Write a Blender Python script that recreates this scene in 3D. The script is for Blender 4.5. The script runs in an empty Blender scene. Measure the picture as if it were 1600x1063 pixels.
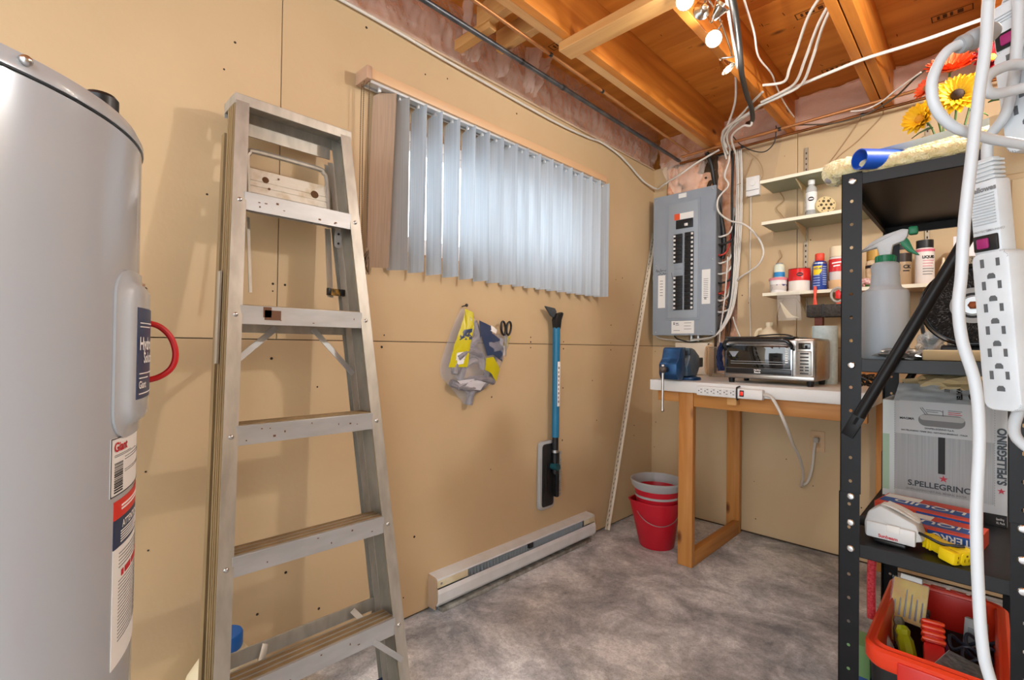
import bpy, bmesh, math, random
from mathutils import Vector, Matrix
random.seed(7)
PI = math.pi
scene = bpy.context.scene
COL = scene.collection

# ---------------------------------------------------------------- camera
CAM_POS = Vector((1.741, -3.234, 1.16))
YAW, PITCH, ROLL = math.radians(134.5), math.radians(0.65), math.radians(0.75)
cam_data = bpy.data.cameras.new('camera')
cam_data.sensor_width = 36.0
cam_data.lens = 757.0 / 1600.0 * 36.0
cam_data.clip_start = 0.02
cam_data.shift_y = 0.0
cam = bpy.data.objects.new('camera', cam_data)
COL.objects.link(cam)
_f = Vector((math.cos(YAW) * math.cos(PITCH), math.sin(YAW) * math.cos(PITCH), math.sin(PITCH)))
_r = Vector((math.sin(YAW), -math.cos(YAW), 0.0))
_u = _r.cross(_f)
_r2 = _r * math.cos(ROLL) + _u * math.sin(ROLL)
_u2 = -_r * math.sin(ROLL) + _u * math.cos(ROLL)
cam.matrix_world = Matrix(((_r2.x, _u2.x, -_f.x, CAM_POS.x), (_r2.y, _u2.y, -_f.y, CAM_POS.y),
                           (_r2.z, _u2.z, -_f.z, CAM_POS.z), (0, 0, 0, 1)))
scene.camera = cam

# ---------------------------------------------------------------- world, exposure
world = bpy.data.worlds.new('overcast_sky')
scene.world = world
world.use_nodes = True
bgn = world.node_tree.nodes['Background']
bgn.inputs['Color'].default_value = (0.90, 0.96, 1.0, 1)
bgn.inputs['Strength'].default_value = 4.2
scene.view_settings.view_transform = 'Standard'
scene.view_settings.look = 'None'
scene.view_settings.gamma = 1.0
scene.view_settings.use_curve_mapping = False
scene.view_settings.exposure = 0.40
LAMP_WATTS = 2.6
FILL_BULB_WATTS = 41.0
LAMP_COLOR = (1.0, 0.96, 0.90)

# ---------------------------------------------------------------- materials
def lin(h):
    h = h.lstrip('#')
    out = []
    for i in (0, 2, 4):
        c = int(h[i:i + 2], 16) / 255.0
        out.append(c / 12.92 if c <= 0.04045 else ((c + 0.055) / 1.055) ** 2.4)
    return (out[0], out[1], out[2], 1.0)

MATS = {}
def mat(name, col, rough=0.5, metal=0.0, col2=None, scale=20.0, detail=4.0, stretch=(1, 1, 1), bump=0.0,
        bscale=None, lo=0.35, hi=0.65, alpha=1.0, trans=0.0, coat=0.0, sheen=0.0, emit=None, estr=0.0, ior=1.45, spec=0.5):
    if name in MATS:
        return MATS[name]
    m = bpy.data.materials.new(name)
    m.use_nodes = True
    nt = m.node_tree
    b = nt.nodes['Principled BSDF']
    b.inputs['Base Color'].default_value = lin(col)
    b.inputs['Roughness'].default_value = rough
    b.inputs['Metallic'].default_value = metal
    b.inputs['Alpha'].default_value = alpha
    b.inputs['Transmission Weight'].default_value = trans
    b.inputs['Coat Weight'].default_value = coat
    b.inputs['IOR'].default_value = ior
    b.inputs['Specular IOR Level'].default_value = spec
    if sheen:
        b.inputs['Sheen Weight'].default_value = sheen
    if emit:
        b.inputs['Emission Color'].default_value = lin(emit)
        b.inputs['Emission Strength'].default_value = estr
    if col2 or bump:
        tc = nt.nodes.new('ShaderNodeTexCoord')
        mp = nt.nodes.new('ShaderNodeMapping')
        mp.inputs['Scale'].default_value = stretch
        nt.links.new(tc.outputs['Object'], mp.inputs['Vector'])
        nz = nt.nodes.new('ShaderNodeTexNoise')
        nz.inputs['Scale'].default_value = scale
        nz.inputs['Detail'].default_value = detail
        nt.links.new(mp.outputs['Vector'], nz.inputs['Vector'])
        if col2:
            cr = nt.nodes.new('ShaderNodeValToRGB')
            cr.color_ramp.elements[0].position = lo
            cr.color_ramp.elements[1].position = hi
            cr.color_ramp.elements[0].color = lin(col)
            cr.color_ramp.elements[1].color = lin(col2)
            nt.links.new(nz.outputs['Fac'], cr.inputs['Fac'])
            nt.links.new(cr.outputs['Color'], b.inputs['Base Color'])
        if bump:
            bn = nt.nodes.new('ShaderNodeBump')
            bn.inputs['Strength'].default_value = bump
            bn.inputs['Distance'].default_value = 0.01
            src = nz
            if bscale:
                src = nt.nodes.new('ShaderNodeTexNoise')
                src.inputs['Scale'].default_value = bscale
                src.inputs['Detail'].default_value = 3
                nt.links.new(mp.outputs['Vector'], src.inputs['Vector'])
            nt.links.new(src.outputs['Fac'], bn.inputs['Height'])
            nt.links.new(bn.outputs['Normal'], b.inputs['Normal'])
    MATS[name] = m
    return m

def film_mat(name, col, opacity, rough=0.15, bump=0.4, bscale=25):
    """thin plastic film: glossy, partly see-through"""
    m = mat(name, col, rough=rough, bump=bump, scale=bscale)
    nt = m.node_tree
    b = nt.nodes['Principled BSDF']
    out = nt.nodes['Material Output']
    tr = nt.nodes.new('ShaderNodeBsdfTransparent')
    mx = nt.nodes.new('ShaderNodeMixShader')
    mx.inputs[0].default_value = opacity
    nt.links.new(tr.outputs[0], mx.inputs[1])
    nt.links.new(b.outputs[0], mx.inputs[2])
    nt.links.new(mx.outputs[0], out.inputs['Surface'])
    return m

def wood_mat(name, c1, c2, axis, rough=0.55, knots='#6a3512', scale=18):
    """sawn timber: grain stretched along an axis, scattered knots"""
    m = bpy.data.materials.new(name)
    m.use_nodes = True
    nt = m.node_tree
    b = nt.nodes['Principled BSDF']
    b.inputs['Roughness'].default_value = rough
    tc = nt.nodes.new('ShaderNodeTexCoord')
    mp = nt.nodes.new('ShaderNodeMapping')
    s = [1.0, 1.0, 1.0]
    s['xyz'.index(axis)] = 0.09
    mp.inputs['Scale'].default_value = s
    nt.links.new(tc.outputs['Object'], mp.inputs['Vector'])
    n1 = nt.nodes.new('ShaderNodeTexNoise')
    n1.inputs['Scale'].default_value = scale
    n1.inputs['Detail'].default_value = 6
    n1.inputs['Distortion'].default_value = 0.6
    nt.links.new(mp.outputs['Vector'], n1.inputs['Vector'])
    cr = nt.nodes.new('ShaderNodeValToRGB')
    cr.color_ramp.elements[0].position = 0.33
    cr.color_ramp.elements[1].position = 0.68
    cr.color_ramp.elements[0].color = lin(c1)
    cr.color_ramp.elements[1].color = lin(c2)
    nt.links.new(n1.outputs['Fac'], cr.inputs['Fac'])
    mp2 = nt.nodes.new('ShaderNodeMapping')
    s2 = [1.0, 1.0, 1.0]
    s2['xyz'.index(axis)] = 0.45
    mp2.inputs['Scale'].default_value = s2
    nt.links.new(tc.outputs['Object'], mp2.inputs['Vector'])
    vo = nt.nodes.new('ShaderNodeTexVoronoi')
    vo.inputs['Scale'].default_value = 7.0
    nt.links.new(mp2.outputs['Vector'], vo.inputs['Vector'])
    kr = nt.nodes.new('ShaderNodeValToRGB')
    kr.color_ramp.elements[0].position = 0.05
    kr.color_ramp.elements[1].position = 0.14
    kr.color_ramp.elements[0].color = (1, 1, 1, 1)
    kr.color_ramp.elements[1].color = (0, 0, 0, 1)
    nt.links.new(vo.outputs['Distance'], kr.inputs['Fac'])
    mx = nt.nodes.new('ShaderNodeMixRGB')
    mx.inputs['Color2'].default_value = lin(knots)
    nt.links.new(kr.outputs['Color'], mx.inputs['Fac'])
    nt.links.new(cr.outputs['Color'], mx.inputs['Color1'])
    nt.links.new(mx.outputs['Color'], b.inputs['Base Color'])
    bn = nt.nodes.new('ShaderNodeBump')
    bn.inputs['Strength'].default_value = 0.15
    bn.inputs['Distance'].default_value = 0.004
    nt.links.new(n1.outputs['Fac'], bn.inputs['Height'])
    nt.links.new(bn.outputs['Normal'], b.inputs['Normal'])
    MATS[name] = m
    return m

def concrete_mat():
    m = bpy.data.materials.new('stained_concrete')
    m.use_nodes = True
    nt = m.node_tree
    b = nt.nodes['Principled BSDF']
    b.inputs['Roughness'].default_value = 0.72
    tc = nt.nodes.new('ShaderNodeTexCoord')
    def noise(sc, det, dist=0.0):
        n = nt.nodes.new('ShaderNodeTexNoise')
        n.inputs['Scale'].default_value = sc
        n.inputs['Detail'].default_value = det
        n.inputs['Roughness'].default_value = 0.68
        n.inputs['Distortion'].default_value = dist
        nt.links.new(tc.outputs['Object'], n.inputs['Vector'])
        return n
    def ramp(src, stops):
        r = nt.nodes.new('ShaderNodeValToRGB')
        e = r.color_ramp.elements
        e[0].position, e[0].color = stops[0][0], lin(stops[0][1])
        e[1].position, e[1].color = stops[-1][0], lin(stops[-1][1])
        for p, c in stops[1:-1]:
            k = e.new(p); k.color = lin(c)
        nt.links.new(src.outputs['Fac'], r.inputs['Fac'])
        return r
    big = ramp(noise(3.4, 11, 0.4), [(0.36, '#5f646b'), (0.46, '#979ca3'), (0.53, '#c1c6cc'), (0.60, '#f2f6fb')])
    fine = ramp(noise(52, 12), [(0.34, '#7f7e82'), (0.48, '#d3d2d5'), (0.62, '#ffffff')])
    mx = nt.nodes.new('ShaderNodeMixRGB'); mx.blend_type = 'MULTIPLY'; mx.inputs['Fac'].default_value = 0.5
    nt.links.new(big.outputs['Color'], mx.inputs['Color1'])
    nt.links.new(fine.outputs['Color'], mx.inputs['Color2'])
    grit = ramp(noise(170, 6), [(0.36, '#8b8a8c'), (0.50, '#e6e5e6'), (0.60, '#ffffff')])
    mg = nt.nodes.new('ShaderNodeMixRGB'); mg.blend_type = 'MULTIPLY'; mg.inputs['Fac'].default_value = 0.55
    nt.links.new(mx.outputs['Color'], mg.inputs['Color1']); nt.links.new(grit.outputs['Color'], mg.inputs['Color2'])
    mx = mg
    st = ramp(noise(5.5, 6, 1.2), [(0.56, '#000000'), (0.70, '#ffffff')])
    mx2 = nt.nodes.new('ShaderNodeMixRGB'); mx2.inputs['Color2'].default_value = lin('#646265')
    sc = nt.nodes.new('ShaderNodeMath'); sc.operation = 'MULTIPLY'; sc.inputs[1].default_value = 0.55
    nt.links.new(st.outputs['Color'], sc.inputs[0])
    nt.links.new(sc.outputs[0], mx2.inputs['Fac'])
    nt.links.new(mx.outputs['Color'], mx2.inputs['Color1'])
    gm = nt.nodes.new('ShaderNodeGamma'); gm.inputs['Gamma'].default_value = 0.58
    nt.links.new(mx2.outputs['Color'], gm.inputs['Color'])
    nt.links.new(gm.outputs['Color'], b.inputs['Base Color'])
    bn = nt.nodes.new('ShaderNodeBump'); bn.inputs['Strength'].default_value = 0.35; bn.inputs['Distance'].default_value = 0.006
    nt.links.new(noise(30, 8).outputs['Fac'], bn.inputs['Height'])
    nt.links.new(bn.outputs['Normal'], b.inputs['Normal'])
    return m

def slat_mat(name, col, trans):
    """woven vinyl blind slat: diffuse front with some light passing through, fine vertical ribs"""
    m = bpy.data.materials.new(name)
    m.use_nodes = True
    nt = m.node_tree
    nt.nodes.remove(nt.nodes['Principled BSDF'])
    out = nt.nodes['Material Output']
    tc = nt.nodes.new('ShaderNodeTexCoord')
    mp = nt.nodes.new('ShaderNodeMapping'); mp.inputs['Scale'].default_value = (260, 260, 1.5)
    nt.links.new(tc.outputs['Object'], mp.inputs['Vector'])
    nz = nt.nodes.new('ShaderNodeTexNoise'); nz.inputs['Scale'].default_value = 1.0; nz.inputs['Detail'].default_value = 2
    nt.links.new(mp.outputs['Vector'], nz.inputs['Vector'])
    cr = nt.nodes.new('ShaderNodeValToRGB')
    c = lin(col)
    cr.color_ramp.elements[0].color = (c[0] * 0.86, c[1] * 0.86, c[2] * 0.86, 1)
    cr.color_ramp.elements[1].color = c
    cr.color_ramp.elements[0].position = 0.35
    cr.color_ramp.elements[1].position = 0.6
    nt.links.new(nz.outputs['Fac'], cr.inputs['Fac'])
    d = nt.nodes.new('ShaderNodeBsdfDiffuse'); t = nt.nodes.new('ShaderNodeBsdfTranslucent')
    nt.links.new(cr.outputs['Color'], d.inputs['Color']); nt.links.new(cr.outputs['Color'], t.inputs['Color'])
    mx = nt.nodes.new('ShaderNodeMixShader'); mx.inputs[0].default_value = trans
    nt.links.new(d.outputs[0], mx.inputs[1]); nt.links.new(t.outputs[0], mx.inputs[2])
    nt.links.new(mx.outputs[0], out.inputs['Surface'])
    return m

# ---------------------------------------------------------------- mesh helpers
WORLDPOS = {}
def frame(d):
    d = Vector(d).normalized()
    up = Vector((0, 0, 1)) if abs(d.z) < 0.95 else Vector((1, 0, 0))
    a = d.cross(up).normalized()
    b = a.cross(d).normalized()
    return a, b

def smooth_path(pts, sub=6):
    pts = [Vector(p) for p in pts]
    if len(pts) < 3 or sub <= 1:
        return pts
    out = []
    for i in range(len(pts) - 1):
        p0 = pts[max(i - 1, 0)]; p1 = pts[i]; p2 = pts[i + 1]; p3 = pts[min(i + 2, len(pts) - 1)]
        for k in range(sub):
            t = k / sub
            out.append(0.5 * ((2 * p1) + (-p0 + p2) * t + (2 * p0 - 5 * p1 + 4 * p2 - p3) * t * t + (-p0 + 3 * p1 - 3 * p2 + p3) * t ** 3))
    out.append(pts[-1])
    return out

class MB:
    def __init__(self):
        self.v = []; self.f = []
    def add(self, vs, fs):
        o = len(self.v)
        self.v += [Vector(p) for p in vs]
        self.f += [tuple(i + o for i in f) for f in fs]
        return self
    def bm(self, bm_):
        bm_.verts.index_update()
        vs = [v.co.copy() for v in bm_.verts]
        fs = [[v.index for v in f.verts] for f in bm_.faces]
        bm_.free()
        return self.add(vs, fs)
    def box(self, x0, x1, y0, y1, z0, z1, bev=0.0, seg=2, M=None):
        b = bmesh.new()
        bmesh.ops.create_cube(b, size=1.0)
        for v in b.verts:
            v.co = Vector(((x0 + x1) / 2 + v.co.x * (x1 - x0), (y0 + y1) / 2 + v.co.y * (y1 - y0), (z0 + z1) / 2 + v.co.z * (z1 - z0)))
        if bev > 0:
            bmesh.ops.bevel(b, geom=list(b.edges), offset=bev, segments=seg, profile=0.5, affect='EDGES')
        if M is not None:
            bmesh.ops.transform(b, matrix=M, verts=b.verts)
        return self.bm(b)
    def cbox(self, c, s, bev=0.0, M=None, seg=2):
        """box centred on c (rotation M applied about c)"""
        c = Vector(c)
        T = Matrix.Translation(c)
        if M is not None:
            T = T @ M
        return self.box(-s[0] / 2, s[0] / 2, -s[1] / 2, s[1] / 2, -s[2] / 2, s[2] / 2, bev, seg, T)
    def cyl(self, p0, p1, r0, r1=None, n=16, caps=True):
        p0 = Vector(p0); p1 = Vector(p1)
        r1 = r0 if r1 is None else r1
        a, b = frame(p1 - p0)
        vs = []
        for p, r in ((p0, r0), (p1, r1)):
            for i in range(n):
                t = 2 * PI * i / n
                vs.append(p + (a * math.cos(t) + b * math.sin(t)) * r)
        fs = [(i, i + n, (i + 1) % n + n, (i + 1) % n) for i in range(n)]
        if caps:
            fs += [tuple(range(n)), tuple(range(2 * n - 1, n - 1, -1))]
        return self.add(vs, fs)
    def tube(self, pts, r, n=8, sub=6, flat=None, caps=True):
        """sweep along a smoothed path; flat = (ratio, up) makes an oval"""
        P = smooth_path(pts, sub)
        d = (P[1] - P[0]).normalized()
        a, b = frame(d)
        vs = []
        for i, p in enumerate(P):
            nd = (P[min(i + 1, len(P) - 1)] - P[max(i - 1, 0)])
            if nd.length < 1e-9: nd = d
            nd = nd.normalized()
            q = d.rotation_difference(nd)
            a = q @ a; b = q @ b; d = nd
            rr = r(i / (len(P) - 1)) if callable(r) else r
            for k in range(n):
                t = 2 * PI * k / n
                vs.append(p + a * math.cos(t) * rr * (flat or 1.0) + b * math.sin(t) * rr)
        m = len(P)
        fs = []
        for i in range(m - 1):
            for k in range(n):
                fs.append((i * n + k, i * n + (k + 1) % n, (i + 1) * n + (k + 1) % n, (i + 1) * n + k))
        if caps:
            fs += [tuple(range(n - 1, -1, -1)), tuple(range((m - 1) * n, m * n))]
        return self.add(vs, fs)
    def lathe(self, prof, o=(0, 0, 0), n=32, M=None, sx=1.0, sy=1.0):
        o = Vector(o)
        vs = []
        for r, z in prof:
            for i in range(n):
                t = 2 * PI * i / n
                p = Vector((r * math.cos(t) * sx, r * math.sin(t) * sy, z))
                if M is not None: p = M @ p
                vs.append(o + p)
        fs = []
        for j in range(len(prof) - 1):
            for i in range(n):
                fs.append((j * n + i, j * n + (i + 1) % n, (j + 1) * n + (i + 1) % n, (j + 1) * n + i))
        m = len(prof) - 1
        if prof[0][0] > 1e-6 and prof[-1][0] > 1e-6:      # closed ring
            for i in range(n):
                fs.append((m * n + i, m * n + (i + 1) % n, (i + 1) % n, i))
        elif prof[0][0] > 1e-6: fs.append(tuple(range(n - 1, -1, -1)))
        elif prof[-1][0] > 1e-6: fs.append(tuple(range(m * n, len(prof) * n)))
        return self.add(vs, fs)
    def prism(self, poly, o, ax, ay, depth, bev=0.0):
        """polygon (2d) laid out at o along ax, ay and extruded by the vector depth"""
        o = Vector(o); ax = Vector(ax); ay = Vector(ay); dp = Vector(depth)
        n = len(poly)
        vs = [o + ax * p[0] + ay * p[1] for p in poly]
        vs += [p + dp for p in vs]
        b = bmesh.new()
        bv = [b.verts.new(p) for p in vs]
        b.faces.new(bv[:n]); b.faces.new(bv[n:][::-1])
        for i in range(n):
            b.faces.new((bv[i], bv[i + n], bv[(i + 1) % n + n], bv[(i + 1) % n]))
        bmesh.ops.recalc_face_normals(b, faces=b.faces)
        if bev > 0:
            bmesh.ops.bevel(b, geom=list(b.edges), offset=bev, segments=2, profile=0.5, affect='EDGES')
        return self.bm(b)
    def sph(self, c, r, n=12, s=(1, 1, 1), M=None):
        b = bmesh.new()
        bmesh.ops.create_uvsphere(b, u_segments=n, v_segments=max(6, n * 2 // 3), radius=r)
        for v in b.verts:
            p = Vector((v.co.x * s[0], v.co.y * s[1], v.co.z * s[2]))
            if M is not None: p = M @ p
            v.co = p + Vector(c)
        return self.bm(b)
    def quad(self, *p):
        return self.add(p, [tuple(range(len(p)))])
    def grid(self, fn, nu, nv, thick=None):
        vs = [Vector(fn(i / nu, j / nv)) for j in range(nv + 1) for i in range(nu + 1)]
        w = nu + 1
        return self.add(vs, [(j * w + i, j * w + i + 1, (j + 1) * w + i + 1, (j + 1) * w + i) for j in range(nv) for i in range(nu)])
    def xf(self, M):
        self.v = [M @ p for p in self.v]
        return self
    def build(self, name, m, parent=None, smooth=35, label=None):
        me = bpy.data.meshes.new(name)
        lo = Vector((min(p.x for p in self.v), min(p.y for p in self.v), min(p.z for p in self.v)))
        hi = Vector((max(p.x for p in self.v), max(p.y for p in self.v), max(p.z for p in self.v)))
        c = Vector(((lo.x + hi.x) / 2, (lo.y + hi.y) / 2, lo.z if parent is None else (lo.z + hi.z) / 2))
        me.from_pydata([p - c for p in self.v], [], self.f)
        me.validate(clean_customdata=False)
        b = bmesh.new(); b.from_mesh(me)
        bmesh.ops.remove_doubles(b, verts=b.verts, dist=1e-6)
        bmesh.ops.recalc_face_normals(b, faces=b.faces)
        b.to_mesh(me); b.free()
        if smooth:
            for p in me.polygons: p.use_smooth = True
            me.set_sharp_from_angle(angle=math.radians(smooth))
        me.materials.append(m)
        o = bpy.data.objects.new(name, me)
        COL.objects.link(o)
        place(o, c, parent)
        if label: o['label'] = label
        return o

def place(o, c, parent):
    c = Vector(c)
    WORLDPOS[o.name] = c
    if parent is not None:
        o.parent = parent
        o.location = c - WORLDPOS[parent.name]
    else:
        o.location = c

def inst(src, off, parent, name=None, rot=None):
    """another copy of a piece, sharing its mesh, moved by off in world space"""
    o = bpy.data.objects.new(name or src.name.split('.')[0], src.data)
    COL.objects.link(o)
    place(o, WORLDPOS[src.name] + Vector(off), parent)
    if rot is not None: o.rotation_euler = rot
    if 'label' in src: o['label'] = src['label']
    return o

def thing(name, loc, label, cat, group=None):
    o = bpy.data.objects.new(name, None)
    o.empty_display_size = 0.05
    COL.objects.link(o)
    place(o, loc, None)
    return tag(o, label, cat, group)

def tag(o, label, cat, group=None):
    o['label'] = label
    o['category'] = cat
    if group: o['group'] = group
    return o

def struct(o):
    o['kind'] = 'structure'
    return o

def text(body, size, o, ax, ay, m, parent, name='lettering', align='LEFT', sx=1.0, fn=None, bold=0.0):
    """flat lettering: local x along ax, y along ay, lifted point o; fn remaps local (x, y) to world"""
    cu = bpy.data.curves.new(name, 'FONT')
    cu.body = body
    cu.size = size
    cu.align_x = align
    cu.resolution_u = 3
    cu.offset = bold
    t = bpy.data.objects.new(name, cu)
    COL.objects.link(t)
    dg = bpy.context.evaluated_depsgraph_get()
    dg.update()
    me = bpy.data.meshes.new_from_object(t.evaluated_get(dg))
    mb = MB()
    o = Vector(o); ax = Vector(ax); ay = Vector(ay)
    pts = []
    for v in me.vertices:
        if fn: pts.append(Vector(fn(v.co.x * sx, v.co.y)))
        else: pts.append(o + ax * v.co.x * sx + ay * v.co.y)
    fs = [tuple(p.vertices) for p in me.polygons]
    bpy.data.objects.remove(t, do_unlink=True)
    bpy.data.curves.remove(cu)
    bpy.data.meshes.remove(me)
    if not fs: return None
    mb.add(pts, fs)
    return mb.build(name, m, parent, smooth=0)

def Rz(a): return Matrix.Rotation(math.radians(a), 4, 'Z')
def Rx(a): return Matrix.Rotation(math.radians(a), 4, 'X')
def Ry(a): return Matrix.Rotation(math.radians(a), 4, 'Y')
def T(x, y=None, z=None): return Matrix.Translation(Vector((x, y, z)) if y is not None else Vector(x))

# shared materials
white_plastic = mat('white_plastic', '#e4e4e2', 0.4)
black_plastic = mat('black_plastic', '#17181a', 0.4)
ink_black = mat('black_print', '#1b1b1d', 0.6)
ink_grey = mat('grey_print', '#77787a', 0.6)
ink_red = mat('red_print', '#c01f2c', 0.6)
ink_white = mat('white_print', '#f2f2f0', 0.6)
ink_navy = mat('navy_print', '#1c2f55', 0.5)
paper_white = mat('white_paper', '#e9e9e6', 0.6)
steel = mat('bright_steel', '#c9c9c8', 0.28, 1.0)
zinc = mat('zinc_plate', '#b5b6b6', 0.4, 1.0)
dark_steel = mat('dark_steel', '#4a4c50', 0.4, 0.9)
copper = mat('aged_copper', '#9a5f33', 0.4, 0.85, col2='#6d4526', scale=9)
pine = wood_mat('pine_z', '#c28a4c', '#d9a869', 'z')
pine_x = wood_mat('pine_x', '#c28a4c', '#d9a869', 'x')
pine_y = wood_mat('pine_y', '#c9945a', '#dcae76', 'y')
joist_wood = wood_mat('joist_wood', '#b4671f', '#d98b36', 'y')
subfloor_wood = wood_mat('subfloor_plywood', '#cb7722', '#ec9c40', 'x', scale=9, knots='#7a3f12')
cable_white = mat('white_cable_jacket', '#d6d2ca', 0.45)
cable_black = mat('black_cable_jacket', '#232323', 0.45)
cord_white = mat('white_cord', '#b9bcbf', 0.38)
# ================================================================ the room
WALL = mat('tan_wall_paint', '#c8ae88', 0.55, col2='#c2a882', scale=2.2, detail=6, bump=0.05, bscale=60)
gap_dark = mat('gap_shadow_board', '#4a3a28', 0.9)
TOP = 2.455
# floor
fl = MB().box(-6.0, 9.0, -12.0, 0.15, -0.12, 0.0).build('floor', concrete_mat(), None, 0)
struct(fl)

def board(name, ax, u0, u1, z0, z1, m, parent, holes=()):
    """wall board: rectangle u x z minus rectangular holes, 12 mm thick, proud of the backing"""
    us = sorted({u0, u1} | {h[0] for h in holes} | {h[1] for h in holes})
    zs = sorted({z0, z1} | {h[2] for h in holes} | {h[3] for h in holes})
    us = [u for u in us if u0 <= u <= u1]; zs = [z for z in zs if z0 <= z <= z1]
    mb = MB()
    t = 0.012
    cells = set()
    for i in range(len(us) - 1):
        for j in range(len(zs) - 1):
            uc, zc = (us[i] + us[i + 1]) / 2, (zs[j] + zs[j + 1]) / 2
            if not any(h[0] < uc < h[1] and h[2] < zc < h[3] for h in holes):
                cells.add((i, j))
    def P(u, z, d):
        return (-d, u, z) if ax == 'x' else (u, d, z)
    for (i, j) in cells:
        a, b, c, d = us[i], us[i + 1], zs[j], zs[j + 1]
        mb.quad(P(a, c, 0), P(b, c, 0), P(b, d, 0), P(a, d, 0))
        mb.quad(P(a, c, t), P(b, c, t), P(b, d, t), P(a, d, t))
        for di, dj, e in ((-1, 0, ((a, c), (a, d))), (1, 0, ((b, c), (b, d))), (0, -1, ((a, c), (b, c))), (0, 1, ((a, d), (b, d)))):
            if (i + di, j + dj) not in cells:
                (p, q), (r, s) = e
                mb.quad(P(p, q, 0), P(r, s, 0), P(r, s, t), P(p, q, t))
    return mb.build(name, m, parent, 0)

WIN = (-2.16, -0.86, 1.535, 2.105)
def backing(name, ax, u0, u1, z0, z1, hole, d0, d1):
    mb = MB()
    def bx(a, b, c, d):
        if ax == 'x': mb.box(-d1, -d0, a, b, c, d)
        else: mb.box(a, b, d0, d1, c, d)
    if hole:
        bx(u0, hole[0], z0, z1); bx(hole[1], u1, z0, z1); bx(hole[0], hole[1], z0, hole[2]); bx(hole[0], hole[1], hole[3], z1)
    else:
        bx(u0, u1, z0, z1)
    o = mb.build(name, gap_dark, None, 0)
    return struct(o)
wl = backing('wall_left', 'x', -5.2, 0.0, 0.0, TOP, WIN, 0.0125, 0.16)
g = 0.0016
board('wall_board', 'x', -5.2, -2.615 - g, 1.17 + g, TOP, WALL, wl)
board('wall_board', 'x', -2.615 + g, 0.0, 1.17 + g, TOP, WALL, wl, [WIN])
board('wall_board', 'x', -5.2, 0.0, 0.012, 1.17 - g, WALL, wl)
OPEN = (0.44, 0.592, 0.99, 2.2)
OPEN2 = (0.10, 0.592, 2.2, TOP)
wb = backing('wall_back', 'y', -0.16, 2.3, 0.0, TOP, (0.44, 0.592, 0.99, TOP - 0.001), 0.0125, 0.16)
board('wall_board', 'y', 0.0, 0.93 - g, 1.17 + g, TOP, WALL, wb, [OPEN, OPEN2])
board('wall_board', 'y', 0.93 + g, 2.3, 1.17 + g, TOP, WALL, wb)
board('wall_board', 'y', 0.0, 2.3, 0.012, 1.17 - g, WALL, wb, [(0.44, 0.592, 0.99, 1.2)])
wr = MB().box(2.3, 2.45, -3.6, 0.16, 0.0, TOP + 0.3).build('wall_right', WALL, None, 0)
struct(wr)

# nail and screw holes on the boards (too many and small to pick apart)
hole_m = mat('screw_head_dark', '#2e2115', 0.7)
mb = MB()
rnd = random.Random(3)
def dot(ax, u, z, r):
    n = 7
    if ax == 'x': mb.cyl((0.0002, u, z), (0.0012, u, z), r, r * 0.8, n)
    else: mb.cyl((u, -0.0002, z), (u, -0.0012, z), r, r * 0.8, n)
for u, z in ((-2.79, 2.03), (-2.76, 2.13), (-2.83, 1.62), (-2.59, 1.36), (-2.63, 1.36), (-2.63, 1.335), (-2.585, 1.235), (-2.63, 1.105), (-2.59, 1.195), (-2.20, 1.195), (-2.21, 1.147),
             (-1.32, 1.205), (-1.32, 1.18), (-1.32, 1.15), (-1.60, 0.905), (-1.6, 0.55), (-1.04, 0.92), (-1.04, 0.62), (-1.04, 1.185), (-1.04, 1.145), (-0.55, 1.3), (-0.55, 1.185),
             (-0.55, 1.14), (-0.42, 1.62), (-0.5, 1.6), (-0.28, 1.45), (-2.57, 0.36), (-2.60, 0.85), (-2.55, 0.14), (-2.3, 0.66), (-2.66, 0.25), (-2.45, 0.19), (-1.9, 2.36), (-1.45, 2.36),
             (-2.02, 2.33), (-2.3, 2.40), (-2.98, 1.31), (-2.97, 0.78), (-2.96, 0.55), (-2.09, 0.10), (-2.04, 0.34), (-0.25, 0.55), (-0.25, 0.62), (-2.47, 1.0), (-1.25, 0.5), (-0.7, 0.7), (-0.75, 0.95)):
    dot('x', u, z, rnd.uniform(0.0026, 0.0055))
for u, z in ((0.02, 1.13), (0.02, 0.86), (0.03, 0.62), (0.02, 0.44), (0.05, 1.42), (0.05, 2.05), (0.62, 1.5), (0.66, 1.45), (0.86, 2.33), (1.0, 1.8), (1.25, 0.3), (0.71, 0.1), (1.02, 0.37), (0.88, 0.5), (0.7, 0.33)):
    dot('y', u, z, rnd.uniform(0.002, 0.004))
nh = mb.build('screw_head', hole_m, wl, 0); nh['kind'] = 'stuff'

# window opening lining, frame and glass
vinyl = mat('window_vinyl', '#e6e8ea', 0.4)
w1 = MB()
y0, y1, z0, z1 = WIN
w1.box(-0.16, 0.0, y0, y0 + 0.012, z0, z1); w1.box(-0.16, 0.0, y1 - 0.012, y1, z0, z1)
w1.box(-0.16, 0.0, y0, y1, z0, z0 + 0.012); w1.box(-0.16, 0.0, y0, y1, z1 - 0.012, z1)
win = struct(w1.build('window_1', wood_mat('window_lining_pine', '#b98a58', '#d0a673', 'y'), None, 0))
fr = MB()
for (a, b, c, d) in ((y0 + .012, y0 + .06, z0 + .012, z1 - .012), (y1 - .06, y1 - .012, z0 + .012, z1 - .012), (y0 + .06, y1 - .06, z0 + .012, z0 + .06), (y0 + .06, y1 - .06, z1 - .06, z1 - .012)):
    fr.box(-0.12, -0.06, a, b, c, d, 0.004)
fr.build('window_frame', vinyl, win)
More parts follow.
